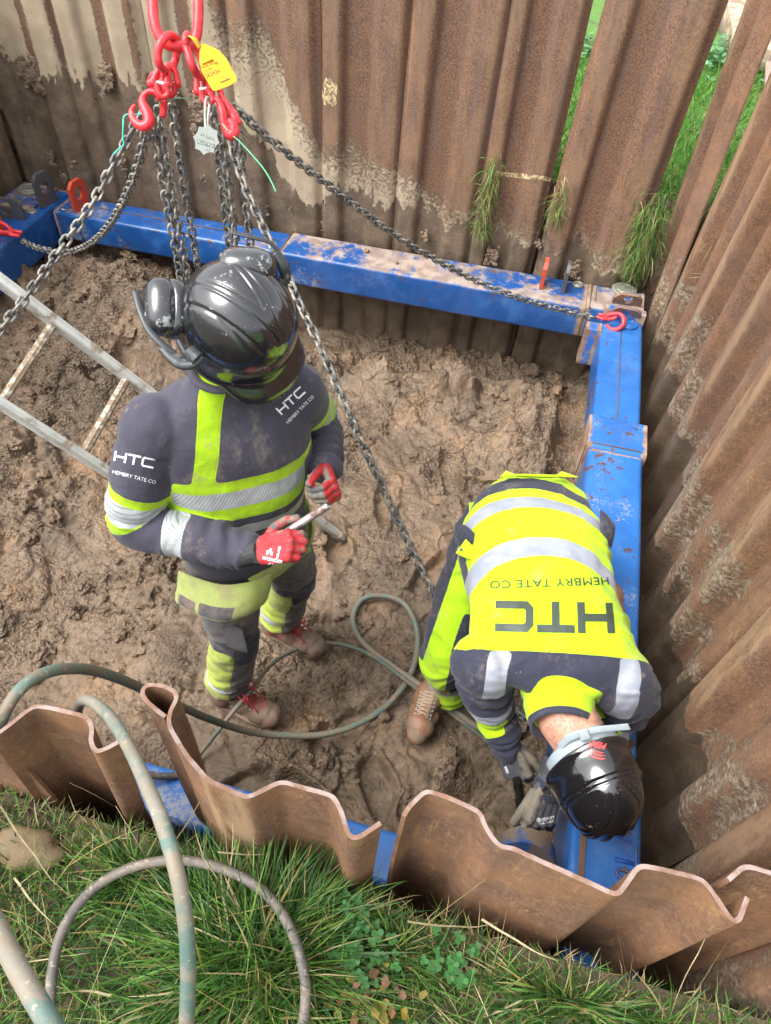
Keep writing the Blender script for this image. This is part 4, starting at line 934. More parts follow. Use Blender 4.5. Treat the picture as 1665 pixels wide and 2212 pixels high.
# ================================================================== CHAIN SLING
def chain_mat():
    m = NT('chain_steel'); o = m.obj(); p = m.pos(); r = m.rnd()
    a = m.noise(p, 60, 5, .7)
    c = m.mix(m.ramp(a, .40, .60), (.07, .075, .08), (.21, .21, .20)); c = m.mix(m.ramp(m.noise(p, 28, 5, .7), .47, .60, 0, .85), c, (.36, .32, .26))
    c = m.mix(m.math('MULTIPLY', m.attr('rusty', 'Fac'), 0), c, c)
    m.set(Base_Color=c, Roughness=m.ramp(a, .3, .7, .38, .75), Metallic=.35, Normal=m.bump(m.noise(p, 150, 4, .7), .5, .0015)); return m.m
M_CHAIN = chain_mat()
def red_mat():
    m = NT('red_paint'); p = m.pos()
    c = m.mix(m.ramp(m.noise(p, 25, 4), .35, .65), (.62, .022, .035), (.78, .05, .06)); c = m.mix(m.ramp(m.noise(p, 55, 6, .75), .60, .68, 0, .7), c, (.62, .33, .30)); c = m.mix(m.ramp(m.noise(p, 17, 6, .75), .66, .72, 0, .8), c, (.30, .19, .13))
    m.set(Base_Color=c, Roughness=.38, Normal=m.bump(m.noise(p, 80, 3), .25, .001)); return m.m
M_RED = red_mat()
def link_mesh(pitch, dia, wd):
    """one oval link along x, lying in the x,y plane; inner length = pitch"""
    r = dia/2; hl = pitch/2+r-(wd-dia)/2; R0 = (wd-dia)/2; P = []
    for k in range(9): a = -math.pi/2+math.pi*k/8; P.append((hl+R0*math.cos(a), R0*math.sin(a), 0))
    for k in range(9): a = math.pi/2+math.pi*k/8; P.append((-hl+R0*math.cos(a), R0*math.sin(a), 0))
    V, Fc = tube(P, r, 9, closed=True); me = bpy.data.meshes.new('link'); me.from_pydata([tuple(v) for v in V], [], Fc); me.materials.append(M_CHAIN)
    me.polygons.foreach_set('use_smooth', [True]*len(me.polygons)); return me
LM = link_mesh(.030, .0098, .0345)
def chain(pts, label, group=None, roll=0, me=LM, pitch=.0300, wob=.12):
    P = crv(np.array(pts), 900); L = np.concatenate([[0], np.cumsum(np.linalg.norm(np.diff(P, axis=0), axis=1))]); n = int(L[-1]/pitch)
    s = (np.arange(n)+.5)*pitch; C = np.stack([np.interp(s, L, P[:, k]) for k in range(3)], 1); T = np.gradient(C, axis=0); T /= np.linalg.norm(T, axis=1)[:, None]
    root = empty('lifting_chain', tuple(P[0]), label, 'chain', group)
    u = np.cross(T[0], [.31, .2, .1] if abs(T[0][2]) > .95 else [0, 0, 1.]); u /= np.linalg.norm(u)
    for i in range(n):
        u = u-T[i]*(u@T[i]); u /= np.linalg.norm(u); w_ = np.cross(T[i], u); a = roll+(math.pi/2)*(i % 2)+RNG.normal()*wob
        y = u*math.cos(a)+w_*math.sin(a); z = np.cross(T[i], y)
        o = bpy.data.objects.new('link', me); COL.objects.link(o); o.parent = root
        o.matrix_basis = basis(T[i], y, z, C[i]-P[0])
    return root
def D_(px, py, d): return tuple(at(px, py, d=d))
GC = 'grey steel chains hanging from the red sling'
def plumb(px, py, d, z1, n=5, sway=0.0):
    q = at(px, py, d=d); return [(q[0]+sway*math.sin(k/n*3), q[1], q[2]+(z1-q[2])*k/n) for k in range(n+1)]
chain([D_(303, 243, 2.22), D_(290, 275, 2.22), D_(262, 325, 2.23), D_(235, 375, 2.24), D_(205, 430, 2.25), D_(170, 483, 2.26), D_(135, 530, 2.27), D_(95, 588, 2.28), D_(50, 650, 2.28), D_(5, 705, 2.28), D_(-60, 790, 2.28)], 'chain leg slanting down to the left edge in front of the ladder', GC, .9)
chain([D_(316, 262, 2.28), D_(314, 290, 2.30), D_(302, 340, 2.4), D_(288, 385, 2.52), D_(268, 430, 2.7), D_(246, 470, 2.9), D_(222, 502, 3.1), D_(190, 528, 3.35), D_(150, 543, 3.6), D_(110, 542, 3.66), D_(70, 531, 3.78), D_(45, 518, 3.86)], 'chain leg curving down to the red hook on the left beam', GC, .2)
for (x0, y0, d0, z1, lb_) in ((330, 275, 2.30, .98, 'leftmost of the three plumb chain strands left of the helmet'), (341, 232, 2.25, .98, 'middle one of the three plumb chain strands left of the helmet'), (366, 205, 2.29, 1.0, 'rightmost of the three plumb chain strands left of the helmet')):
    chain(plumb(x0, y0, d0, z1), lb_, GC, RNG.uniform(0, 3), wob=.25)
for (x0, y0, d0, z1, lb_) in ((458, 225, 2.30, 1.05, 'leftmost plumb chain strand behind the round grey metal tag'), (477, 250, 2.27, 1.05, 'plumb chain strand directly under the red hooks beside the grey tag'), (516, 285, 2.30, 1.06, 'plumb chain strand under the rightmost red hook')):
    chain(plumb(x0, y0, d0, z1), lb_, GC, RNG.uniform(0, 3), wob=.25)
chain([D_(502, 228, 2.24), D_(530, 252, 2.25), D_(565, 285, 2.3), D_(610, 322, 2.38), D_(660, 362, 2.5), D_(712, 402, 2.62), D_(765, 442, 2.75), D_(820, 484, 2.9), D_(880, 524, 3.05), D_(945, 562, 3.2), D_(1020, 602, 3.38), D_(1095, 634, 3.46), D_(1170, 658, 3.56), D_(1230, 674, 3.62), D_(1285, 686, 3.66)], 'long chain leg running right to the red hook on the far right corner', GC, .4)
chain([D_(499, 300, 2.22), D_(512, 355, 2.24), D_(530, 405, 2.25), D_(550, 450, 2.26), D_(572, 498, 2.27), D_(598, 550, 2.27), D_(622, 600, 2.27), D_(650, 662, 2.27), D_(690, 745, 2.28), D_(730, 838, 2.29), D_(772, 935, 2.31), D_(818, 1035, 2.34), D_(862, 1130, 2.37), D_(902, 1213, 2.41), D_(940, 1290, 2.46), D_(972, 1365, 2.50), D_(1000, 1430, 2.52), D_(1040, 1480, 2.52), D_(1089, 1515, 2.50), D_(1125, 1545, 2.46), D_(1165, 1573, 2.40), D_(1210, 1620, 2.28), D_(1225, 1700, 2.12)], 'long chain leg passing the standing worker and disappearing under the bent worker', GC, 1.2)
# ---- sling head: master link, sub links, couplings, hooks
sl = empty('chain_sling', D_(385, 20, 2.08), 'red painted lifting sling head with rings, couplings and shortening hooks', 'chain sling')
def ring(name, pts, r, n=60): g = G(); g.tube(crv(np.array(pts), n, True), r, 16, closed=True); return g.build(name, M_RED, sl, True)
ring('master_link', [D_(326, -60, 2.02), D_(329, 0, 2.03), D_(333, 45, 2.04), D_(345, 80, 2.05), D_(365, 97, 2.06), D_(388, 101, 2.07), D_(412, 97, 2.08), D_(424, 78, 2.08), D_(428, 40, 2.07), D_(428, 0, 2.06), D_(424, -60, 2.05), D_(405, -120, 2.03), D_(376, -135, 2.02), D_(345, -115, 2.02)], .0148, 90)
ring('sub_link', [D_(345, 140, 2.04), D_(341, 115, 2.02), D_(350, 88, 2.01), D_(367, 76, 2.03), D_(383, 88, 2.11), D_(382, 115, 2.15), D_(374, 140, 2.16), D_(358, 152, 2.10)], .0112, 60)
ring('sub_link', [D_(402, 100, 2.03), D_(401, 84, 2.02), D_(405, 76, 2.06), D_(418, 95, 2.13), D_(434, 128, 2.15), D_(440, 158, 2.14), D_(430, 165, 2.09), D_(416, 142, 2.04)], .0112, 60)
def coupling(pu, pc, pl, half=.020):
    """two forged half links joined by a pin: upper loop end, pin centre, lower loop end"""
    pu, pc, pl = map(np.array, (pu, pc, pl)); a = unit(pl-pu); side = unit(np.cross(a, [.35, -1., .25])); 
    g = G(); u_ = [pc-side*half-a*.004, pu-side*half*.8+a*.010, pu-a*.002, pu+side*half*.8+a*.010, pc+side*half-a*.004]
    rad = np.interp(np.linspace(0, 1, 30), [0, .2, .5, .8, 1], [.011, .0085, .0080, .0085, .011]); g.tube(crv(np.array(u_), 30), rad, 12)
    u_ = [pc-side*half*.55+a*.002, pl-side*half*.7-a*.010, pl+a*.002, pl+side*half*.7-a*.010, pc+side*half*.55+a*.002]; g.tube(crv(np.array(u_), 30), rad, 12)
    for s_ in (-1, 1): V, Fc = sphere(pc+side*half*s_*1.05, (.0125, .0125, .0125), 14); g.add(V, Fc)
    o = g.build('coupling_link', M_RED, sl, True)
    g = G(); g.tube([pc-side*half*.55, pc+side*half*.55], .0078, 14); g.tube([pc-side*half*1.66, pc-side*half*1.55], .0045, 10); g.tube([pc+side*half*1.55, pc+side*half*1.66], .0045, 10); g.build('load_pin', M_STEEL, o, autos=40)
coupling(D_(352, 148, 2.10), D_(346, 180, 2.11), D_(352, 208, 2.12)); coupling(D_(366, 142, 2.12), D_(368, 178, 2.14), D_(366, 205, 2.15)); coupling(D_(336, 160, 2.13), D_(338, 182, 2.16), D_(340, 206, 2.18), .016)
coupling(D_(434, 160, 2.11), D_(440, 192, 2.12), D_(452, 222, 2.13)); coupling(D_(446, 165, 2.14), D_(462, 190, 2.16), D_(474, 214, 2.17))
def hook(pts, rads, tipw=None):
    g = G(); P = crv(np.array(pts), 40); rad = np.interp(np.linspace(0, 1, 40), np.linspace(0, 1, len(rads)), rads); g.tube(P, rad, 14); 
    for e in (0, -1): V, Fc = sphere(P[e], (rad[e],)*3, 12); g.add(V, Fc)
    V, Fc = remesh(g, .0022, 4); mesh('shortening_hook', V, Fc, M_RED, sl)
hook([D_(344, 214, 2.16), D_(336, 200, 2.15), D_(324, 197, 2.15), D_(311, 206, 2.15), D_(308, 222, 2.15), D_(316, 240, 2.15), D_(322, 256, 2.15), D_(318, 270, 2.15), D_(304, 272, 2.15), D_(291, 262, 2.15), D_(284, 247, 2.15), D_(285, 236, 2.15), D_(290, 229, 2.15)], [.007, .008, .0085, .0095, .013, .016, .018, .017, .015, .013, .011, .009, .006])
hook([D_(356, 218, 2.17), D_(354, 232, 2.19), D_(352, 248, 2.2)], [.009, .012, .010])
hook([D_(454, 222, 2.14), D_(462, 214, 2.13), D_(472, 218, 2.13), D_(478, 234, 2.13), D_(482, 250, 2.13), D_(484, 268, 2.13), D_(490, 284, 2.12), D_(499, 292, 2.11), D_(506, 284, 2.11), D_(504, 270, 2.11), D_(497, 262, 2.11)], [.007, .009, .010, .012, .013, .012, .012, .015, .017, .015, .010])
hook([D_(476, 204, 2.16), D_(484, 218, 2.16), D_(493, 232, 2.16), D_(500, 244, 2.16), D_(509, 258, 2.15), D_(516, 264, 2.15)], [.008, .010, .013, .017, .017, .009])
# clutch hooks on the beam corners
def clutch(c, s, ang, label, me_s=1):
    g = G(); c = np.array(c); dx = np.array([math.cos(ang), math.sin(ang), .1]); dx /= np.linalg.norm(dx); dy = np.cross([0, 0, 1.], dx); dz = np.cross(dx, dy)
    def q(a, b, h): return c+(dx*a+dy*b+dz*h)*s
    rad = np.interp(np.linspace(0, 1, 40), [0, .2, .5, .8, 1], [.010, .011, .012, .011, .008])*s
    g.tube(crv([q(-.015, .0, .0), q(.02, .028, .012), q(.055, .035, .02), (q(.085, .02, .01)), q(.095, -.005, -.012), q(.075, -.03, -.03), q(.045, -.036, -.032), q(.02, -.025, -.02)], 40), rad, 12)
    g.tube(crv([q(-.015, 0, 0), q(.015, -.022, .01), q(.04, -.028, .02), q(.06, -.015, .03)], 20), .009*s, 10)
    for h in (-1, 1): g.tube([q(-.045, .014*h, 0), q(-.01, .016*h, 0), q(.012, .012*h, .003)], .0085*s, 10)
    V, Fc = remesh(g, .0030*s, 3); o = mesh('clutch_hook', V-c, Fc, M_RED); o.location = c; return tag(o, label, 'hook')
clutch(at(1308, 686, z=.575), 1.0, R(-20), 'red chain hook gripping the eye plate at the far right corner'); clutch(at(22, 502, z=.60), 1.3, R(190), 'red chain hook on the left beam at the left edge')
# ---- tags and ties
def cam_plane(px, py, d, tiltx=0, tilty=0):
    """a plane through a point whose local x,y run roughly right and down in the view"""
    c = at(px, py, d=d); x = CM[:, 0]; y = -CM[:, 1]; z = -CM[:, 2]
    Rm = Matrix.Rotation(tiltx, 3, Vector(x)) @ Matrix.Rotation(tilty, 3, Vector(y)); x, y, z = (np.array(Rm @ Vector(v)) for v in (x, y, z)); return c, x, y, z
M_YEL = simple('yellow_plastic', (.66, .34, .005), .42, 0, .12, 20, .001, (.40, .15, .02), .40, 30)
M_INK = simple('ink', (.10, .055, .02), .7, 0, .3, 60)
c0, X_, Y_, Z_ = cam_plane(465, 150, 2.0, R(-12), R(14)); k_ = 2.0/F_
def tagpoly(pts, cx, cy): return [((x-cx)*k_, -(y-cy)*k_) for x, y in pts]
def smooth_poly(pts, n=80): P = crv(np.array([(x, y, 0) for x, y in pts]), n, True); return [(p[0], p[1]) for p in P]
yt = empty('inspection_tag', tuple(c0), 'yellow plastic inspection tag with handwriting tied to the red ring', 'tag')
poly = tagpoly([(430, 100), (436, 91), (456, 95), (470, 101), (484, 114), (493, 128), (508, 157), (511.5, 168), (508, 174), (492, 188), (470, 203), (464, 205), (460, 201), (447, 180), (436, 160), (431, 140), (430, 120)], 465, 150)
MT = basis(X_, Y_, Z_, c0)
g = G(); g.prism(poly, .0018, MT); g.build('tag_body', M_YEL, yt)
g = G(); st = crv([D_(432, 104, 2.0), D_(428, 96, 1.995), D_(420, 84, 1.99), D_(412, 78, 1.995), D_(408, 82, 2.03)], 20); g.tube(st, .010, 8, flat=.16); g.build('strap', M_YEL, yt, True)
g = G(); q = [MT @ Vector((*tagpoly([p], 465, 150)[0], .0035)) for p in ((434, 152), (458, 135))]; q = [MT @ Vector((*tagpoly([p_], 465, 150)[0], .004)) for p_ in ((437, 144), (459, 128.5))]; g.tube([q[0][:], q[1][:]], .0028, 10); g.build('clasp', M_YEL, yt, True)
for txt, (px, py), sz, a in (('Pastn 4 leg', (450.5, 143.5), .013, 33), ('3.15t', (450.5, 155.5), .011, 35), ('J62436', (460, 163), .0165, 37), ('l   l', (446, 166), .010, 33)):
    b = text_polys(txt, sz, 0, 2, shear=.25); x, y = tagpoly([(px, py)], 465, 150)[0]; b.transform(MT @ Matrix.Translation((x, y, .0026)) @ Matrix.Rotation(R(a), 4, 'Z')); me = bpy.data.meshes.new('handwriting'); b.to_mesh(me); b.free(); link('handwriting', me, yt, M_INK)
g = G(); x, y = tagpoly([(487, 184)], 465, 150)[0]; g.box((0, 0, 0), (.030, .003, .0006)); g.xf(MT @ Matrix.Translation((x-.0, y+.012, .0026)) @ Matrix.Rotation(R(38), 4, 'Z')); g.build('slot', M_INK, yt)
M_TAG = simple('tag_metal', (.15, .17, .155), .55, .2, .3, 60, .001, (.22, .24, .22), .4, 60)
c0, X_, Y_, Z_ = cam_plane(446, 302, 2.06, R(10), R(-12)); MT = basis(X_, Y_, Z_, c0); kk = 2.06/F_
mt = empty('metal_tag', tuple(c0), 'grey scalloped metal rating tag hanging on a wire ring below the hooks', 'tag')
pts = []
for i in range(8):
    a0 = R(22.5+45*i+8)
    a1 = R(22.5+45*(i+1)+8); rO = 31.5*kk
    for t in np.linspace(0, 1, 8, endpoint=False):
        p = np.array([math.cos(a0), math.sin(a0)])*(1-t)+np.array([math.cos(a1), math.sin(a1)])*t; pts.append(tuple(p*rO*(1-.10*math.sin(math.pi*t)) if True else p))
g = G(); g.prism(pts, .002, MT); g.build('tag_body', M_TAG, mt)
g = G(); r0 = 12*kk
g.tube([MT @ Vector((x*kk, y*kk, .003)) for x, y in ((-21, 2), (19, -11), (19, -18), (-21, -5), (-21, 2))], .0007, 6); g.build('raised_frame', M_TAG, mt)
for txt, (x, y), sz in (('NE137423', (-2, -8), .0125), ('10-8', (-6, 10), .011), ('CE0120', (8, 3), .009), ('LRS', (2, -20), .009)):
    b = text_polys(txt, sz, .0002, 2); r_ = bmesh.ops.extrude_face_region(b, geom=b.faces[:]); bmesh.ops.translate(b, vec=(0, 0, .0012), verts=[e for e in r_['geom'] if isinstance(e, bmesh.types.BMVert)]); bmesh.ops.recalc_face_normals(b, faces=b.faces[:])
    b.transform(MT @ Matrix.Translation((x*kk, y*kk, .0022)) @ Matrix.Rotation(R(-18), 4, 'Z')); me = bpy.data.meshes.new('stamped_text'); b.to_mesh(me); b.free(); link('stamped_text', me, mt, simple('stamp', (.30, .33, .30), .5, .2, .1, 40))
g = G(); g.tube(crv([D_(444, 278, 2.06), D_(443, 250, 2.055), D_(444, 220, 2.05), D_(449, 210, 2.06), D_(453, 222, 2.09), D_(450, 250, 2.09), D_(448, 276, 2.075), D_(446, 282, 2.06)], 50, True), .0042, 10, closed=True); g.build('wire_ring', M_ZINC, mt, True)
M_TIE = simple('green_plastic', (.10, .45, .22), .4, 0, .15, 30); M_TIE2 = simple('teal_plastic', (.02, .42, .30), .35, 0, .15, 30)
def tie(pts, label, r=.0018, mat=M_TIE): g = G(); g.tube(crv(np.array(pts), 50), r, 8, flat=.5); return tag(g.build('cable_tie', mat, None, True), label, 'cable tie', 'green cable ties on the chains')
tie([D_(306, 240, 2.19), D_(304, 246, 2.19), D_(296, 247, 2.19), D_(280, 246, 2.18), D_(268, 251, 2.18), D_(266, 270, 2.18), D_(265, 295, 2.19), D_(267, 312, 2.2), D_(258, 320, 2.2), D_(245, 333, 2.2)], 'teal cable tie looping to the left of the left red hook', .0025, M_TIE2)
tie([D_(372, 214, 2.2), D_(384, 212, 2.2), D_(398, 212, 2.2), D_(413, 213, 2.2)], 'short green cable tie end sticking out right of the left chain bundle', .0016)
tie([D_(480, 267, 2.1), D_(488, 277, 2.1), D_(500, 290, 2.1), D_(520, 308, 2.1), D_(545, 335, 2.1), D_(570, 365, 2.1), D_(585, 390, 2.1), D_(596, 414, 2.1)], 'long green cable tie trailing right below the red hooks', .0024)
# ================================================================== PEOPLE
NAVY = (.040, .040, .062); YELC = (.34, .56, .005); REFL = (.40, .43, .44); GREYC = (.085, .080, .085)
def cloth_mat(name, base, yel=YELC, ref=REFL, dark=(.02, .02, .03), hatch=True, dirt=.35, weave=900, bright=1.0):
    """base cloth with panels read from signed distances stored on the mesh"""
    m = NT(name); p = m.obj(); W = m.pos()
    n1 = m.noise(p, 9, 5, .6); n2 = m.noise(p, 300, 3, .7)
    c = m.mix(n1, tuple(v*.8 for v in base), tuple(v*1.3 for v in base)); c = m.mix(m.ramp(n2, .3, .7, 0, .3), c, tuple(min(1, v*1.9+.01) for v in base))
    ed = m.math('MULTIPLY', m.math('SUBTRACT', m.noise(p, 40, 3), .5), .002)
    dk = m.ramp(m.math('ADD', m.attr('dk'), ed), -.0008, .0008); c = m.mix(dk, c, dark)
    yl = m.ramp(m.math('ADD', m.attr('yel'), ed), -.0008, .0008)
    yc = m.mix(m.ramp(n1, .35, .65), yel, tuple(v*.85 for v in yel)); c = m.mix(yl, c, yc)
    rf = m.ramp(m.math('ADD', m.attr('ref'), ed), -.0008, .0008)
    rc = m.mix(m.ramp(m.noise(p, 12, 3), .35, .65), ref, tuple(v*.82 for v in ref))
    if hatch:
        h = m.math('FRACT', m.math('MULTIPLY', m.attr('hat'), 1/.0085)); ln = m.ramp(m.math('ABSOLUTE', m.math('SUBTRACT', h, .5)), .36, .42); rc = m.mix(m.math('MULTIPLY', ln, .75), rc, (.13, .15, .14))
    c = m.mix(rf, c, rc)
    # stitching line just inside the panel borders
    st = m.math('ABSOLUTE', m.math('SUBTRACT', m.math('ABSOLUTE', m.attr('yel')), .005)); st = m.ramp(st, .0004, .0009, .5, 0); c = m.mix(m.math('MULTIPLY', st, m.ramp(m.noise(p, 500, 1), .45, .5)), c, (.05, .06, .03))
    dr = m.ramp(m.math('ADD', m.noise(p, 11, 6, .7), m.math('MULTIPLY', m.noise(p, 45, 4, .7), .3)), .80-dirt*.25, .95-dirt*.15); c = m.mix(m.math('MULTIPLY', dr, .55), c, (.26, .19, .13))
    sk_ = m.ramp(m.vor(p, 60), .05, .075, .8, 0); sk_ = m.math('MULTIPLY', sk_, m.ramp(m.noise(p, 8, 2), .5, .6)); c = m.mix(sk_, c, (.5, .46, .4)); smr = m.ramp(m.math('ADD', m.noise(m.mp(p, (5, 5, 2), rot=(.3, .5, .2)), 2, 6, .75), m.math('MULTIPLY', m.noise(p, 60, 4, .7), .35)), .72, .92); c = m.mix(m.math('MULTIPLY', smr, .35), c, (.28, .23, .18))
    rg = m.mix(rf, (.85, .85, .85), (.38, .38, .38))
    b = m.bump(m.math('ADD', n2, m.math('MULTIPLY', m.noise(p, 35, 4, .6), 1.2)), .28, .002); b = m.bump(m.noise(m.mp(p, (1, 1, 1.6)), 14, 3, .5), .35, .01, b)
    m.set(Base_Color=c, Roughness=rg, Normal=b); m.b.inputs['Sheen Weight'].default_value = .12; m.b.inputs['Specular IOR Level'].default_value = .3
    return m.m
def seg_t(V, a, b):
    a = np.array(a); b = np.array(b); d = b-a; t = (V-a)@d/(d@d); q = a+np.clip(t, 0, 1)[:, None]*d; return t, np.linalg.norm(V-q, axis=1)
def band(x, a, b): return np.minimum(x-a, b-x)
def loft(rings, L=None, n=40):
    """rings: (centre, lateral half axis vector, other half axis vector, squareness)"""
    V = []; a = np.arange(n)/n*2*np.pi
    for c, u, v, *s in rings:
        e = s[0] if s else 1.0; ca = np.sign(np.cos(a))*np.abs(np.cos(a))**e; sa = np.sign(np.sin(a))*np.abs(np.sin(a))**e
        V.append(np.array(c)+ca[:, None]*np.array(u)+sa[:, None]*np.array(v))
    m_ = len(rings); Fc = [(i*n+k, i*n+(k+1) % n, (i+1)*n+(k+1) % n, (i+1)*n+k) for i in range(m_-1) for k in range(n)]
    Fc += [tuple(range(n))[::-1], tuple((m_-1)*n+k for k in range(n))]; return np.concatenate(V), Fc
def ring_interp(R_, n=24):
    A = np.array([np.concatenate([np.array(r[0]), np.array(r[1]), np.array(r[2]), [r[3] if len(r) > 3 else 1.]]) for r in R_]); B = crv(A, n); return [(b[:3], b[3:6], b[6:9], b[9]) for b in B]
def limb(g, pts, rad, n=40, seg=20):
    P = crv(np.array(pts), n); L = np.linspace(0, 1, len(rad)); r = np.interp(np.linspace(0, 1, n), L, rad); g.tube(P, r, seg); 
    for e in (0, -1): g.sphere(P[e], (r[e],)*3, 16)
    return P
def hand(wrist, x, z, side, curl, thumb, sc=1.0, voxel=.0026, spread=.0, cuff=.075):
    """x: wrist to knuckles, z: back of the hand, side=+1: thumb on the z cross x side. returns V,F and frame"""
    x = unit(x); z = unit(np.array(z)-x*(np.array(z)@x)); y = np.cross(z, x)*side; w = np.array(wrist)
    def q(a, b, c): return w+(x*a+y*b+z*c)*sc
    g = G()
    for b_, a_ in ((.030, .088), (.011, .093), (-.010, .090), (-.029, .082)): g.tube(crv([q(-.005, b_*.55, 0), q(.04, b_*.9, .002), q(a_, b_, .0)], 14), np.linspace(.0185, .0135, 14)*sc, 12); g.sphere(q(a_, b_, 0), (.0145*sc,)*3, 12)
    g.sphere(q(.045, 0, -.006), np.array([.045, .045, .045])*sc*.38, 12); g.sphere(q(.035, .022, -.010), (.0205*sc,)*3, 12); g.sphere(q(.03, -.022, -.008), (.018*sc,)*3, 12)
    g.tube([q(-cuff, 0, 0), q(.005, 0, 0)], [.036*sc, .030*sc], 18)
    tips = []
    for i, (b_, a_, ln, r0) in enumerate(((.030, .088, .074, .0108), (.011, .093, .082, .0112), (-.010, .090, .077, .0108), (-.029, .082, .060, .0098))):
        c1, c2, c3 = curl[i]; p = q(a_, b_, 0); an = 0; pts = [p]; sp = spread*(1.5-i)
        for f_, c_ in ((.46, c1), (.30, c2), (.24, c3)):
            an += c_; d = x*math.cos(an)*math.cos(sp)+y*math.sin(sp)-z*math.sin(an); p = p+unit(d)*ln*f_*sc; pts.append(p)
        for k in range(3):
            ra, rb_ = (r0*(1-.09*k))*sc, (r0*(1-.09*(k+1)))*sc; g.tube([pts[k], pts[k+1]], [ra, rb_], 12); g.sphere(pts[k+1], (rb_*(1.0 if k == 2 else 1.08),)*3, 12)
        tips.append(pts)
    (ty, tx, tz), b1, b2 = thumb   # direction of the thumb base in hand axes
    p = q(.018, .026, -.008); d = unit(x*tx+y*ty+z*tz); pts = [p, p+d*.042*sc]; d2 = unit(d+np.array(x*b1[0]+y*b1[1]+z*b1[2])); pts.append(pts[-1]+d2*.033*sc); d3 = unit(d2+np.array(x*b2[0]+y*b2[1]+z*b2[2])); pts.append(pts[-1]+d3*.026*sc)
    rr_ = [.0165, .0135, .0122, .0108]
    for k in range(3): g.tube([pts[k], pts[k+1]], [rr_[k]*sc, rr_[k+1]*sc], 12); g.sphere(pts[k+1], (rr_[k+1]*sc,)*3, 12)
    V, Fc = remesh(g, voxel, 3, .5)
    return V, Fc, (w, x, y, z), tips
def glove(parent, H, colmat, palmfn, cufft=-.012, name='glove'):
    V, Fc, (w, x, y, z), tips = H; N = vnorm(V, Fc); l = (V-w)@x; d = (V-w)@z
    pal = palmfn(V, N, l, (V-w)@y, d, N@z); cuff = cufft-l
    V = V+N*(.0010*fbm(V*60, 2))[:, None]+N*(.0012*np.sin(l*900)*(cuff > 0))[:, None]
    return mesh(name, V, Fc, colmat, parent, attrs={'palm': pal, 'cuff': cuff})
def glove_mat(name, back, palm, cuff, rib=0):
    m = NT(name); o = m.obj(); n = m.noise(o, 30, 5, .7); f = m.noise(o, 260, 3)
    c = m.mix(n, tuple(v*.75 for v in back), tuple(v*1.2 for v in back)); c = m.mix(m.ramp(f, .4, .7, 0, .3), c, tuple(v*.5 for v in back))
    ed = m.math('MULTIPLY', m.math('SUBTRACT', m.noise(o, 60, 4), .5), .012)
    pm = m.ramp(m.math('ADD', m.attr('palm'), ed), -.001, .001); pc = m.mix(m.ramp(m.noise(o, 22, 5, .7), .38, .62), palm, (.20, .165, .125)); c = m.mix(pm, c, pc)
    c = m.mix(m.ramp(m.attr('cuff'), -.0008, .0008), c, cuff)
    m.set(Base_Color=c, Roughness=m.ramp(n, .3, .7, .5, .85), Normal=m.bump(m.math('ADD', f, m.noise(o, 70, 4)), .4, .0015)); return m.m
M_SKIN = NT('skin'); _o = M_SKIN.obj(); M_SKIN.set(Base_Color=M_SKIN.mix(M_SKIN.ramp(M_SKIN.noise(_o, 22, 4), .35, .65), (.52, .255, .175), (.64, .34, .24)), Roughness=.5, Normal=M_SKIN.bump(M_SKIN.noise(_o, 220, 3), .25, .001))
M_SKIN.b.inputs['Subsurface Weight'].default_value = .12; M_SKIN.b.inputs['Subsurface Radius'].default_value = (.01, .004, .002); M_SKIN = M_SKIN.m
def head_shapes(g, c, f, u):
    """c centre of the cranium, f face direction, u crown direction"""
    f = unit(f); u = unit(np.array(u)-f*(np.array(u)@f)); s = np.cross(u, f); Mx = np.stack([f, s, u], 1)
    def q(a, b, h): return np.array(c)+Mx@np.array([a, b, h])
    g.sphere(c, (.097, .076, .092), 24, Mx); g.sphere(q(.03, 0, -.05), (.068, .060, .072), 20, Mx); g.sphere(q(.052, 0, -.095), (.036, .038, .028), 16, Mx)
    g.sphere(q(.099, 0, -.045), (.018, .012, .024), 12, Mx); g.sphere(q(.104, 0, -.058), (.013, .015, .010), 12, Mx); g.sphere(q(.088, 0, -.082), (.012, .024, .006), 12, Mx); g.sphere(q(.087, 0, -.092), (.012, .021, .006), 12, Mx)
    g.sphere(q(.082, 0, -.002), (.016, .055, .010), 14, Mx)
    for k in (-1, 1):
        g.sphere(q(.080, .031*k, -.02), (.012, .016, .010), 12, Mx); g.sphere(q(.06, .045*k, -.048), (.03, .02, .022), 12, Mx)
        g.tube(crv([q(-.004, .074*k, -.055), q(.010, .080*k, -.035), (q(.004, .086*k, -.008)), q(-.016, .090*k, -.012), q(-.018, .086*k, -.035), q(-.004, .078*k, -.06)], 24), .0062, 8); g.sphere(q(-.006, .078*k, -.032), (.012, .006, .022), 10, Mx)
    return q, Mx
def face_bits(parent, q, Mx, eye=(.10, .16, .2)):
    M_EW = simple('eye_white', (.75, .72, .68), .25, 0, .03); M_EI = simple('iris', eye, .2, 0, .1); M_LIP = simple('lip', (.45, .16, .13), .5, 0, .1, 60)
    for k in (-1, 1):
        g = G(); g.sphere(q(.083, .031*k, -.02), (.0115,)*3, 14); e = g.build('eye', M_EW, parent, True); g = G(); g.sphere(q(.0905, .031*k, -.021), (.004, .0052, .0052), 10, Mx); g.build('iris', M_EI, e, True)
    g = G(); g.sphere(q(.0975, 0, -.086), (.005, .020, .0045), 12, Mx); g.build('mouth', M_LIP, parent, True)
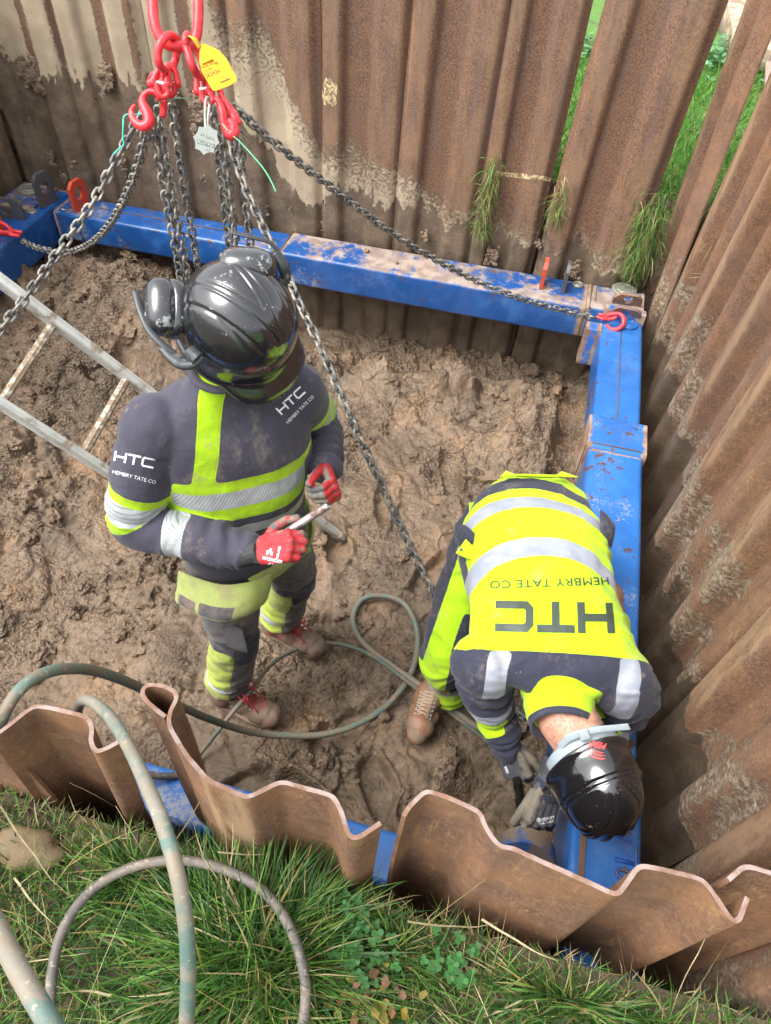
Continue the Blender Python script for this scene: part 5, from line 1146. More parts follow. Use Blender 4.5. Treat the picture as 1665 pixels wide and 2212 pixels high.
def helmet(parent, c, f, u, kind, mat, sc=1.0, pk_=.062):
    f = unit(f); u = unit(np.array(u)-f*(np.array(u)@f)); s = np.cross(u, f); Mx = np.stack([f, s, u], 1); root_c = np.array(c)
    def q(a, b, h): return root_c+Mx@np.array([a, b, h])
    n, m_ = 200, 90; V = []; 
    th = np.linspace(0, 2*np.pi, n, endpoint=False)
    phs = np.concatenate([np.linspace(0, R(90), 70)])
    X = []; 
    for ph in phs:
        ex = .82 if kind == 'bump' else .90
        r = math.sin(ph)**ex if ph > 0 else 0; hh = math.cos(ph)**(.92)*.150 if ph < R(90) else 0
        a_ = np.where(np.cos(th) > 0, .134, .142); b_ = .114
        x = a_*r*np.cos(th); y = b_*r*np.sin(th); z = np.full(n, hh)
        P = np.stack([x, y, z], 1); nr = P/np.array([.14, .114, .15])**2; nr /= np.linalg.norm(nr, axis=1)[:, None]+1e-9
        d = np.zeros(n)
        if kind == 'ribbed':     # sweeping V ridges from the back to the front
            def gr(y0, y1, x0, x1, w_, amp, crv_=0):
                t = np.clip((x-x0)/(x1-x0), 0, 1); yc = y0+(y1-y0)*t+crv_*t*(1-t); ins = sst(x0-.004, x0+.004, x)*sst(x1+.004, x1-.004, x); return amp*np.exp(-((np.abs(y)-yc)/w_)**2)*ins
            d += gr(.044, .006, -.115, .100, .0026, -.0034, .012)+gr(.030, -.004, -.105, .045, .0022, -.0024, .01)
            d += gr(.075, .042, -.10, .095, .0028, -.0034, .02)
            pass
            d += -.003*np.exp(-((np.abs(y)-.066)/.004)**2)*sst(-.03, .0, x)*sst(.09, .06, x)
        else:
            for yy in (.020, .052):
                d += .0060*np.exp(-((np.abs(y)-yy)/.007)**2)*sst(-.03, .03, x)*sst(.128, .08, x)*(1 if True else 0)
            d += -.003*sst(.030, .042, z)*sst(.055, .043, z)*0
            for hz, wd in ((.052, .0022), (.066, .0022)): d += -.0030*np.exp(-((z+.10*(x+.14)-hz)/wd)**2)*sst(.06, .0, x)
            d += .004*sst(.052, .050, z+.10*(x+.14))*sst(.06, .0, x)
        X.append(P+nr*d[:, None])
    # short skirt and the brim
    for dz, ex_ in ((-.012, 1.006), (-.024, 1.012)):
        P = X[69].copy(); P[:, :2] *= ex_; P[:, 2] = dz; X.append(P)
    br = X[-1].copy(); pk = np.clip(np.cos(th), 0, 1)
    for e_, dz in ((.35, -.003), (.7, -.007), (1.0, -.012), (1.02, -.016), (.98, -.018)):
        P = br.copy(); ext = (.006+pk_*sst(.45, .95, np.cos(th))); rad = np.hypot(P[:, 0], P[:, 1]); P[:, :2] *= (1+ext*e_/rad)[:, None]; P[:, 2] += dz*(1+1.2*sst(.45, .95, np.cos(th))); X.append(P)
    inner = [p*np.array([.965, .96, .96]) for p in X[:72]][::-1]; allr = X+inner
    V = np.concatenate(allr)*sc*(np.array([.90, 1, 1]) if kind == 'ribbed' else 1); m2 = len(allr); Fc = [(i*n+k, i*n+(k+1) % n, (i+1)*n+(k+1) % n, (i+1)*n+k) for i in range(m2-1) for k in range(n)]
    V = root_c+V@Mx.T
    o = mesh('hard_hat', V, Fc, mat, parent); bm = bmesh.new(); bm.from_mesh(o.data); bmesh.ops.remove_doubles(bm, verts=bm.verts, dist=.00005); bmesh.ops.recalc_face_normals(bm, faces=bm.faces[:]); bm.to_mesh(o.data); bm.free()
    return o, q, Mx
def plastic_mat(name, col, scuff, amt=.5, rough=.09):
    m = NT(name); p = m.obj(); n = m.noise(p, 16, 7, .75); N = m.noise(p, 60, 6, .8)
    k = m.ramp(m.math('ADD', n, m.math('MULTIPLY', N, .3)), .80-amt*.2, .84-amt*.17); c = m.mix(k, col, scuff)
    ln = m.ramp(m.noise(m.mp(p, (4, 30, 9), rot=(.4, .2, .8)), 3, 6, .8), .66, .70); c = m.mix(m.math('MULTIPLY', ln, .35), c, scuff)
    sp = m.ramp(m.vor(p, 110), .06, .10, .7, 0); sp = m.math('MULTIPLY', sp, m.ramp(m.noise(p, 14, 2), .48, .56)); c = m.mix(sp, c, (.45, .42, .38))
    rg = m.mix(m.math('MAXIMUM', k, sp), m.mix(m.ramp(m.noise(p, 10, 4), .4, .7), (rough,)*3, (rough*2.6,)*3), (.6, .6, .6))
    drops = m.ramp(m.vor(p, 70), .06, .12, 1, 0)
    m.set(Base_Color=c, Roughness=rg, Normal=m.bump(m.math('ADD', m.math('MULTIPLY', N, .15), drops), .12, .002)); m.b.inputs['Specular IOR Level'].default_value = .9; m.b.inputs['Coat Weight'].default_value = .35; m.b.inputs['Coat Roughness'].default_value = rough*.6; return m.m
M_HATA = plastic_mat('black_shell', (.012, .013, .016), (.24, .24, .24), .10)
M_HATB = plastic_mat('black_shell_clean', (.008, .0085, .010), (.16, .14, .12), .0, .06)
M_MUFF = plastic_mat('scuffed_shell', (.018, .02, .024), (.30, .31, .31), .45, .12)
M_ARMP = simple('dark_plastic', (.03, .035, .04), .4, 0, .3, 20, .001, (.3, .3, .29), .34, 20)
# logo strokes: tall block letters
def logo(size, w_=.22):
    S_ = []; h_ = w_/2
    for p in ([(h_, 0), (h_, 1)], [(1.2-h_, 0), (1.2-h_, 1)], [(w_, .5), (1.2-w_, .5)]): S_ += stroke(p, w_)
    x0 = 1.30; S_ += stroke([(x0, 1-h_), (x0+1.2, 1-h_)], w_); S_ += stroke([(x0+.6, 0), (x0+.6, 1-w_)], w_)
    x0 = 2.62+h_; S_ += stroke([(x0+1.12, 1-h_), (x0+.12, 1-h_), (x0, .86-h_), (x0, .14+h_), (x0+.12, h_), (x0+1.12, h_)], w_)
    return poly_bm([[((a-1.92)*size, b*size) for a, b in map(tuple, s)] for s in S_])
M_PRINTW = simple('white_print', (.75, .75, .78), .6, 0, .08, 200)
M_PRINTG = simple('dark_print', (.045, .06, .045), .45, 0, .35, 300)
M_PRINTR = simple('red_print', (.70, .06, .06), .4, 0, .1, 200)
def press(bm, px, py, ang, tree, mat, parent, name, d0, flip=False, off=.0011, cut=.008, skew=1.0, dirv=None):
    """print a flat shape on cloth: centre seen at px,py, turned by ang (degrees, counterclockwise in the view)"""
    ctr = at(px, py, d=d0); zdir = unit(ctr-np.array([0, 0, H])) if dirv is None else unit(dirv)
    X_ = CM[:, 0]-zdir*(CM[:, 0]@zdir); X_ = unit(X_); Y_ = -np.cross(zdir, X_); Y_ = Y_ if Y_@(-CM[:, 1]) > 0 else -Y_
    ca, sa = math.cos(R(ang)), math.sin(R(ang))
    def place(x, y):
        y *= skew; a, b = x*ca-y*sa, x*sa+y*ca; return ctr-zdir*.4+X_*a+Y_*b, zdir
    return decal(bm, place, tree, off, cut, name, mat, parent)

# ------------------------------------------------------------------ standing worker
LA = unit([.773, .634, 0]); FA = unit([.634, -.773, 0]); UZ = np.array([0, 0, 1.])
def pa(px, py, z): return at(px, py, z=z)
cA = np.array([-.690, 1.262, 0])
def ta(z, f, a, b, l=0): return (cA+FA*f+LA*l+UZ*z, LA*a, FA*b, .88)
ringsA = [ta(.845, -.005, .180, .138), ta(.90, .0, .184, .142), ta(1.0, .01, .182, .146), ta(1.12, .018, .190, .148), ta(1.24, .02, .208, .146), ta(1.35, .015, .216, .135), ta(1.42, .010, .200, .116), ta(1.465, .018, .150, .095), ta(1.50, .030, .092, .078), ta(1.535, .042, .072, .070), ta(1.55, .046, .068, .066)]
shRA = cA-LA*.178+UZ*1.405+FA*.02; shLA = cA+LA*.178+UZ*1.405+FA*.02
elRA = pa(298, 1128, 1.13); wrRA = pa(528, 1186, 1.115)
elLA = pa(688, 905, 1.15); wrLA = pa(703, 1006, 1.19)
g = G(); V, Fc = loft(ring_interp(ringsA, 36)); g.add(V, Fc)
PR = limb(g, [shRA, shRA+(elRA-shRA)*.5-LA*.012, elRA, elRA+(wrRA-elRA)*.5, wrRA], [.084, .080, .068, .062, .053])
PL = limb(g, [shLA, shLA+(elLA-shLA)*.5, elLA, elLA+(wrLA-elLA)*.5, wrLA], [.082, .076, .062, .057, .048])
V, Fc = remesh(g, .0058, 8, .6); N = vnorm(V, Fc)
def arm_param(V, P):
    best = np.full(len(V), 9.); tt = np.zeros(len(V)); n = len(P)-1
    for i in range(n):
        d = P[i+1]-P[i]; t = np.clip((V-P[i])@d/(d@d), -1 if i == 0 else 0, 2 if i == n-1 else 1); q = P[i]+t[:, None]*d; e = np.linalg.norm(V-q, axis=1); k = e < best; best = np.where(k, e, best); tt = np.where(k, (i+t)/n, tt)
    return tt, best
tR, dR = arm_param(V, PR); tL, dL = arm_param(V, PL); lat = (V-cA)@LA; z = V[:, 2]; fw = (V-cA)@FA
tR0 = tR; ell_ = np.hypot(lat/.205, (fw-.018)/.150); isR = (dR < .088) & (lat < -.165+.0*z) & (tR > .06) | (dR < .080) & (tR > .3); isR = isR & ~((tR > .4) & (ell_ < 1.05)); isL = (dL < .088) & (lat > .165) & (tL > .06) | (dL < .064) & (tL > .3)
# folds
def crease(t, V, k, sd, w=.4):
    return (1-2*np.abs(perlin(np.stack([t*k+1.2*fbm(V*5+sd, 2), V[:, 0]*4+sd, V[:, 2]*4+V[:, 1]*3], 1))))-w
def folds(V, N, amp=.005, sc=9, sd=0, aniso=(1, 1, 1)): return V+N*(amp*fbm(V*np.array(aniso)*sc+sd, 3))[:, None]
rf_ = np.where(isR, .013*crease(tR, V, 17, 3)*sst(.60, .80, tR)+.011*crease(tR, V, 9, 8)*sst(.15, .45, tR)*sst(.85, .6, tR), 0)+np.where(isL, .012*crease(tL, V, 14, 5)*sst(.4, .75, tL), 0)
rf_ = rf_+np.where(~isR & ~isL, .011*(1-np.abs(perlin(np.stack([lat*4+z*2, fw*4, z*13], 1)))*2)*sst(1.2, .98, z)+.006*(1-np.abs(perlin(np.stack([lat*7+z*5, fw*4, z*5], 1)))*2)*sst(1.12, 1.3, z)*sst(1.48, 1.38, z)+.007*perlin(np.stack([lat*5, fw*5, z*9], 1))*sst(1.35, 1.1, z), 0)
V = V+N*(rf_+.0045*fbm(V*7, 3)+.0014*fbm(V*26, 3))[:, None]
mm = 1.0
refT = np.maximum(band(z+.03*lat, 1.196, 1.254), band(z+.03*lat, 1.085, 1.120)); yelT = np.maximum(band(z+.03*lat, 1.150, 1.290), np.minimum(np.minimum(band(lat+.30*(1.5-z), -.075, -.020), z-1.14), fw+.02)); yelT = np.maximum(yelT, np.minimum(np.minimum(-.07-lat, band(z, 1.08, 1.2)), fw+.05))
LRm = .60
refR = np.maximum(band(tR*LRm, .60*.330, .60*.445), band(tR*LRm, .60*.665, .60*.755)); yelR = band(tR*LRm, .60*.285, .60*.485)
refL = np.maximum(band(tL*.55, .55*.25, .55*.35), band(tL*.55, .55*.55, .55*.66)); yelL = band(tL*.55, .55*.18, .55*.42)
yel = np.where(isR, yelR, np.where(isL, yelL, yelT)); ref = np.where(isR, refR, np.where(isL, refL, refT)); ref = np.where(~isR & ~isL & (fw < -.12), ref, ref)
hat = np.where(isR, (V@unit([.2, .1, 1]))+tR*.30, np.where(isL, V@unit([.6, .2, -.7]), lat*.9-z*.55))
M_SWEAT = cloth_mat('navy_sweatshirt', (.040, .038, .056), dirt=.25)
skinG = G(); hq, hM = head_shapes(skinG, at(512, 702, d=1.575), FA*.70-UZ*.58+LA*.48, FA*.60+UZ*.80+LA*.05)
hcA = at(512, 702, d=1.575)
limb(skinG, [cA+UZ*1.42, cA+FA*.03+UZ*1.50, hcA-FA*.02-UZ*.05], [.065, .058, .056])
Vt, Ft = loft(ring_interp([(r[0], r[1]*.82, r[2]*.80, 1.) for r in ringsA[:9]], 20)); skinG.add(Vt, Ft)
limb(skinG, [shRA, elRA, wrRA], [.05, .042, .026]); limb(skinG, [shLA, elLA, wrLA], [.05, .040, .026])
hipRA = cA-LA*.095+UZ*.88; hipLA = cA+LA*.095+UZ*.88; knRA = pa(505, 1375, .50); knLA = pa(632, 1245, .50); anRA = pa(490, 1490, .10); anLA = pa(600, 1352, .10)
limb(skinG, [hipRA, knRA, anRA], [.08, .055, .036]); limb(skinG, [hipLA, knLA, anLA], [.08, .055, .036])
Vb, Fb = remesh(skinG, .0055, 3)
pA = mesh('person', Vb-cA, Fb, M_SKIN); pA.location = cA; tag(pA, 'standing worker in navy and yellow top and black helmet, holding a steel tube', 'person')
swe = mesh('sweatshirt', V, Fc, M_SWEAT, pA, attrs={'yel': smooth_attr(Fc, yel), 'ref': smooth_attr(Fc, ref), 'hat': hat, 'dk': np.full(len(V), -1.)})
treeA = BVHTree.FromPolygons([Vector(v) for v in V], [tuple(f) for f in Fc])
g = G(); n_ = np.linspace(0, 2*np.pi, 40, endpoint=False); cc = cA+FA*.046+UZ*1.553; g.tube([cc+LA*.070*math.cos(a)+FA*.068*math.sin(a)+UZ*.012*math.sin(a)*-1 for a in n_], .011, 10, closed=True, flat=.7); g.build('neckband', simple('navy_rib', (.05, .047, .065), .85, 0, .2, 200, .001), pA, True)
g = G(); P = wrRA; 
# logos
press(logo(.0240, .19), 288, 1003, -12, treeA, M_PRINTW, swe, 'printed_logo', 1.75); press(text_polys('HEMBRY TATE CO', .0125, 0, 2), 290, 1030, -15, treeA, M_PRINTW, swe, 'printed_text', 1.75)
press(logo(.0215, .19), 634, 872, 42, treeA, M_PRINTW, swe, 'printed_logo', 1.75); press(text_polys('HEMBRY TATE CO', .0115, 0, 2), 648, 884, 45, treeA, M_PRINTW, swe, 'printed_text', 1.75)
# trousers
g = G(); rgs = [(cA+UZ*.97+FA*.0, LA*.150, FA*.115, .9), (cA+UZ*.90, LA*.165, FA*.128, .9), (cA+UZ*.82, LA*.172, FA*.130, .9), (cA+UZ*.76, LA*.150, FA*.115, .9)]; Vt, Ft = loft(ring_interp(rgs, 10)); g.add(Vt, Ft)
QR = limb(g, [hipRA-UZ*.04, hipRA*.55+knRA*.45, knRA+FA*.008, knRA*.6+anRA*.4, knRA*.26+anRA*.74], [.100, .096, .080, .078, .082]); QL = limb(g, [hipLA-UZ*.04, hipLA*.55+knLA*.45, knLA+FA*.008, knLA*.6+anLA*.4, knLA*.26+anLA*.74], [.100, .094, .080, .076, .080])
V, Fc = remesh(g, .0062, 5, .6); N = vnorm(V, Fc); t1, d1 = arm_param(V, QR); t2, d2 = arm_param(V, QL); r_ = d1 < d2; t = np.where(r_, t1, t2)
V = V+N*(.007*fbm(V*np.array([9, 9, 13]), 3)*sst(.9, .7, V[:, 2])+.010*crease(t, V, 14, 2)*sst(.66, .85, t)+.009*crease(t, V, 11, 7)*np.exp(-((t-.5)/.16)**2)+.006*crease(t, V, 6, 11)+.0015*fbm(V*30, 2))[:, None]
fq = np.where(r_, (V-QR[np.clip((t1*39).astype(int), 0, 39)])@LA, (V-QL[np.clip((t2*39).astype(int), 0, 39)])@LA); ff_ = np.where(r_, (V-QR[np.clip((t1*39).astype(int), 0, 39)])@FA, (V-QL[np.clip((t2*39).astype(int), 0, 39)])@FA)
yelP = np.minimum(np.where(r_, -.026-fq, -.030-fq), (t-.52)*.8); yelP = np.maximum(yelP, np.minimum(.05-ff_*0-np.abs(V[:, 2]-.86), -.02-np.abs(fq)*0)); refP = np.minimum(band(t*.8, .895*.8, .95*.8), np.where(r_, .0-fq, -.01-fq)); dkP = np.minimum(band(t, .44, .62)*.8, ff_-.03)
M_TROU = cloth_mat('work_trousers', (.085, .078, .080), (.40, .50, .08), (.5, .52, .55), (.035, .036, .055), False, .75)
mesh('trousers', V, Fc, M_TROU, pA, attrs={'yel': smooth_attr(Fc, yelP), 'ref': smooth_attr(Fc, refP), 'hat': V[:, 2], 'dk': smooth_attr(Fc, dkP)})
# hanging holster pockets: cloth panels with thickness
M_POCK = cloth_mat('yellow_pocket', (.25, .30, .085), dark=(.075, .068, .075), hatch=False, dirt=.75)
def panel(rows, th, name, mat, parent, nx=40, ny=30, sag=.004, dk=None, sc=10):
    """cloth panel through a grid of points (rows of equal length)"""
    A = np.array([crv(np.array(r), nx) for r in rows]); B = np.array([crv(A[:, k], ny) for k in range(nx)]).transpose(1, 0, 2); V = B.reshape(-1, 3)
    Fq = gridF(nx, ny); N = vnorm(V, Fq); V = V+N*(sag*fbm(V*sc, 3))[:, None]; U, W_ = np.meshgrid(np.linspace(0, 1, nx), np.linspace(0, 1, ny)); 
    edge = np.minimum(np.minimum(U, 1-U)*nx, np.minimum(W_, 1-W_)*ny).ravel(); t_ = th*(.35+.65*sst(0, 3, edge))
    V2 = np.concatenate([V+N*t_[:, None]*.5, V-N*t_[:, None]*.5]); n = len(V); F2 = np.concatenate([Fq, Fq[:, ::-1]+n])
    rim = [k for k in range(nx-1)]; idx = list(range(nx))+[nx*(j+1)-1 for j in range(1, ny)]+[nx*ny-1-k for k in range(1, nx)]+[nx*(ny-1-j) for j in range(1, ny-1)]
    rimF = np.array([(idx[k], idx[(k+1) % len(idx)], idx[(k+1) % len(idx)]+n, idx[k]+n) for k in range(len(idx))]); F2 = np.concatenate([F2, rimF[:, ::-1]])
    dkv = np.full(2*n, -1.) if dk is None else np.tile(dk(U.ravel(), W_.ravel()), 2)
    return mesh(name, V2, F2, mat, parent, attrs={'yel': np.full(2*n, -1.), 'ref': np.full(2*n, -1.), 'hat': np.zeros(2*n), 'dk': dkv})
def rowz(pts): return [pa(*p) for p in pts]
def pk1(U, W): return np.maximum(np.minimum(band(U, .06, .30), band(W, .56, .82)), np.minimum(band(U, .34, .66), band(W, .52, .84)))*.12
panel([rowz([(388, 1232, .88), (420, 1246, .90), (480, 1262, .91), (540, 1256, .91), (585, 1238, .89)]), rowz([(384, 1262, .84), (425, 1280, .87), (480, 1296, .88), (540, 1290, .88), (583, 1268, .86)]), rowz([(380, 1295, .80), (425, 1314, .83), (480, 1330, .84), (530, 1322, .84), (572, 1300, .83)]), rowz([(392, 1304, .78), (430, 1322, .80), (475, 1339, .81), (522, 1331, .81), (556, 1308, .80)])], .016, 'holster_pocket', M_POCK, pA, dk=pk1)
panel([rowz([(520, 1225, .87), (560, 1210, .88), (610, 1185, .88), (660, 1150, .88)]), rowz([(545, 1262, .83), (585, 1235, .84), (625, 1208, .84), (668, 1170, .84)]), rowz([(568, 1262, .80), (600, 1244, .80), (635, 1215, .80), (672, 1188, .80)])], .012, 'holster_pocket', M_POCK, pA)
panel([rowz([(640, 1085, .93), (662, 1075, .93), (672, 1110, .92)]), rowz([(655, 1130, .88), (672, 1125, .88), (676, 1150, .88)]), rowz([(652, 1165, .83), (664, 1168, .83), (668, 1180, .83)])], .010, 'pocket_flap', M_POCK, pA)
panel([rowz([(484, 1352, .66), (503, 1350, .67), (524, 1358, .67)]), rowz([(486, 1375, .64), (508, 1378, .65), (531, 1388, .65)]), rowz([(490, 1394, .61), (512, 1404, .62), (536, 1410, .62)])], .008, 'thigh_pocket', simple('pocket_grey', (.045, .042, .046), .85, 0, .3, 80, .002, (.25, .19, .13), .4), pA)
# boots
M_BOOT = simple('muddy_boot', (.20, .06, .05), .6, 0, .5, 25, .003, (.17, .125, .088), .58, 14); M_SOLE = simple('boot_sole', (.10, .07, .05), .85, 0, .3, 30, .004, (.2, .14, .095), .55)
M_LACE = simple('red_lace', (.45, .02, .035), .6, 0, .25, 120, .001, (.25, .15, .12), .34)
def boot(parent, heel, toe, ankle, mats, lace=None, nlace=7, bow=True, h=1.0, zsh=0):
    heel, toe, ankle = map(np.array, (heel, toe, ankle)); x = unit(toe-heel); L = np.linalg.norm(toe-heel); y = np.cross(UZ, x); z0 = heel[2]
    def q(a, b, c): return heel+x*a*L+y*b+UZ*c
    g = G(); g.sphere(q(.14, 0, .060), (.050, .043, .055), 20); g.sphere(q(.5, 0, .055), (.06, .047, .047), 20); g.sphere(q(.76, .0, .047), (.056, .055, .044), 20); g.sphere(q(.93, 0, .040), (.042, .048, .037), 20)
    g.tube(crv([q(.12, 0, .05), q(.4, 0, .055), q(.7, 0, .048), q(.9, 0, .042)], 20), [.043]*6+[.045]*6+[.046]*8 if False else .043, 18); g.tube(crv([q(.2, 0, .05), q(.22, 0, .10), ankle+UZ*.06], 14), .056, 18); g.tube(crv([q(.62, 0, .06), q(.42, 0, .10), ankle+x*.022+UZ*.05], 14), .042, 16)
    V, Fc = remesh(g, .0042, 5); N = vnorm(V, Fc); V = V+N*(.0022*fbm(V*22, 3))[:, None]; V[:, 2] = np.maximum(V[:, 2], z0+.012)
    b = mesh('boot', V, Fc, mats[0], parent)
    a = np.linspace(0, 2*np.pi, 48, endpoint=False); out = []
    for t in a: cx = .5+.545*math.cos(t); wv = .053*(1+.12*math.cos(t))*np.sign(math.sin(t))*abs(math.sin(t))**.75*(1-.16*math.exp(-((cx-.42)/.16)**2)); out.append((cx*L, wv))
    g = G(); g.prism(out, .026, basis(x, y, UZ, heel-UZ*.004), .004); V2 = np.concatenate(g.V); o = g.build('sole', mats[1], b, autos=40)
    if lace is not None:
        tr = BVHTree.FromPolygons([Vector(v) for v in V], [tuple(f) for f in Fc])
        def top(a_, b_, up=.003):
            o_ = q(a_, b_, .4); h_, n_, i_, d_ = tr.ray_cast(Vector(o_), Vector((0, 0, -1))); return (np.array(h_)+UZ*up) if h_ is not None else q(a_, b_, .1)
        g = G()
        for k in range(nlace):
            u = .70-.36*k/(nlace-1); g.tube(crv([top(u, -.024), top(u-.02, 0, .006), top(u-.045, .024)], 10), .0022, 8); g.tube(crv([top(u, .024), top(u-.02, 0, .007), top(u-.045, -.024)], 10), .0022, 8)
        if bow:
            c_ = top(.36, 0, .012)
            for s_ in (-1, 1): g.tube(crv([c_, c_+y*s_*.025+x*.02+UZ*.012, c_+y*s_*.04+x*.075-UZ*.004, c_+y*s_*.022+x*.08-UZ*.012, c_+y*s_*.010+x*.04, c_], 26), .0023, 8); g.tube(crv([c_, c_+y*s_*.018+x*.05+UZ*.012, top(.80, s_*.03, .004)], 14), .0023, 8)
        g.build('lace', lace, b, True)
        g = G()
        for k in range(nlace):
            u = .70-.36*k/(nlace-1)
            for s_ in (-1, 1): g.box(top(u-.02, s_*.029, .001), (.008, .008, .004), bev=.001)
        g.build('lace_hook', M_STEEL, b)
    return b
def sole_z(p): return floor_z(p[0], p[1])
h1 = pa(462, 1502, .03); t1_ = pa(597, 1558, .03); boot(pA, h1+UZ*.0, t1_, anRA, (M_BOOT, M_SOLE), M_LACE)
h2 = pa(572, 1352, .03); t2_ = pa(692, 1412, .03); boot(pA, h2, t2_, anLA, (M_BOOT, M_SOLE), M_LACE)
# gloves
M_GLR = glove_mat('red_glove', (.42, .022, .03), (.085, .085, .08), (.03, .032, .034))
tA0, tA1 = at(590, 1166, d=np.linalg.norm(0)+1.80), at(703, 1096, d=1.80)
wR_ = at(560, 1190, d=1.83)
kn = at(612, 1180, d=1.80)
HR = hand(wR_, kn-wR_, -CM[:, 2]*.9-CM[:, 1]*.25, 1, [(.75, 1.0, .5), (.95, 1.1, .6), (1.0, 1.2, .6), (1.0, 1.2, .6)], ((.80, .60, -.1), (.55, -.25, -.25), (.4, -.3, -.3)), 1.02)
HRp = lambda V, N, l, y, d, nz: np.maximum(np.maximum(-.10-nz, l-.128), np.minimum(y-.055, l-.03)*1.0)*.05
glR = glove(pA, HR, M_GLR, HRp, .006)
trR = BVHTree.FromPolygons([Vector(v) for v in HR[0]], [tuple(f) for f in HR[1]])
press(text_polys('WONDER', .0115, .0003, 2, shear=.2), 588, 1209, -12, trR, M_PRINTW, glR, 'printed_text', 1.8); press(text_polys('GRIP', .0105, .0003, 2, shear=.2), 588, 1219, -12, trR, M_PRINTW, glR, 'printed_text', 1.8); press(text_polys('WG-380R', .0075, .0003, 2), 602, 1193, 78, trR, M_PRINTW, glR, 'printed_text', 1.8)
bmw = poly_bm([[(-.008, -.008), (-.004, -.009), (-.003, -.003), (.003, -.002), (.004, -.009), (.008, -.008), (.008, .001), (.003, .002), (.004, .009), (-.001, .009), (-.002, .003), (-.008, .003)]]); press(bmw, 583, 1192, -10, trR, M_PRINTW, glR, 'printed_mark', 1.8)
wL_ = wrLA+unit(wrLA-elLA)*.03; kl = at(733, 1080, d=1.84); 
HL = hand(wL_, kl-wL_, CM[:, 0]*.85-CM[:, 2]*.35, -1, [(.95, .9, .5), (1.0, 1.0, .5), (1.0, 1.0, .6), (1.0, 1.0, .6)], ((.45, .9, -.45), (.45, -.1, -.35), (.3, -.1, -.3)), 1.0)
HLp = lambda V, N, l, y, d, nz: np.maximum(.10-nz, -1)*.05
glove(pA, HL, M_GLR, HLp, .012)
M_TUBE = simple('spotted_steel', (.50, .46, .46), .35, .7, .25, 25, .002, (.22, .14, .13), .50, 35)
g = G(); a0, a1 = np.array(at(590, 1168, d=1.83)), np.array(at(708, 1092, d=1.815)); ax = unit(a1-a0)
pts = [a0-ax*.03, a0, a0+(a1-a0)*.5, a1+ax*.0]; g.tube([pts[0], pts[3]], .0105, 20, cap=False); g.tube([pts[3], pts[0]], .0085, 20, cap=False); g.tube([pts[0]-ax*.0005, pts[0]+ax*.001], .0104, 20)
o = g.build('steel_tube', M_TUBE, None, True); tag(o, 'short spotted steel tube with a small hole, held in red gloves', 'tube')
g = G(); hc = a0+(a1-a0)*.46+CM[:, 1]*.0085-CM[:, 2]*.0035; g.tube([hc-CM[:, 1]*.001, hc+CM[:, 1]*.0016], .0036, 12); g.build('hole', simple('dark_hole', (.01, .01, .01), .9), o)
# helmet with ear defenders, beard
hat, hp, HM = helmet(pA, hcA+hM[:, 2]*.005+hM[:, 0]*.004, hM[:, 0], hM[:, 2], 'ribbed', M_HATA, 1.08, .036)
face_bits(pA, hq, hM)
M_BEARD = simple('ginger_hair', (.28, .11, .035), .7, 0, .5, 150, .002)
g = G(); n = 2600; th_ = RNG.uniform(-1.9, 1.9, n); hh_ = RNG.uniform(-.125, -.068, n); rt_ = np.array([hq(.088*math.cos(a)*(1.0 if abs(a) < 1 else .9)+.002, .064*math.sin(a), h) for a, h in zip(th_, hh_)]); d_ = np.array([hM@np.array([math.cos(a)*.6, math.sin(a)*.5, -.8]) for a in th_])+RNG.normal(size=(n, 3))*.25; d_ /= np.linalg.norm(d_, axis=1)[:, None]
Vb_, Fb_, _ = blades(rt_, d_, RNG.uniform(.015, .032, n), np.full(n, .0011), RNG.uniform(0, .6, n), np.zeros((n, 3)), 4); mesh('beard', Vb_, Fb_, M_BEARD, pA)
def muff(sgn, ctr, nrm, arm_pts, upv):
    nrm = unit(nrm); upv = unit(np.array(upv)-nrm*(np.array(upv)@nrm)); sd = np.cross(nrm, upv)
    def ov(r1, r2, h): return [(ctr+nrm*h, sd*r1, upv*r2, .82)]
    rg = ov(.031, .044, -.030)+ov(.037, .051, -.028)+ov(.0385, .0525, -.018)+ov(.037, .051, -.010)+ov(.0345, .0485, -.008)+ov(.0345, .0485, -.004)+ov(.037, .051, -.001)+ov(.0365, .050, .008)+ov(.032, .046, .022)+ov(.024, .036, .031)+ov(.012, .02, .035)
    rg = [(ctr+(c_-ctr)*1.15, u_*1.22, v_*1.22, e_) for c_, u_, v_, e_ in rg]; V, Fc = loft(rg, n=48); N = 0
    o = mesh('ear_defender', V, Fc, M_MUFF, pA); sharp(o.data, 50)
    g = G(); P = crv(np.array(arm_pts), 50); g.tube(P, .0075, 12, flat=.45); a_ = g.build('arm', M_ARMP, o, True)
    return o
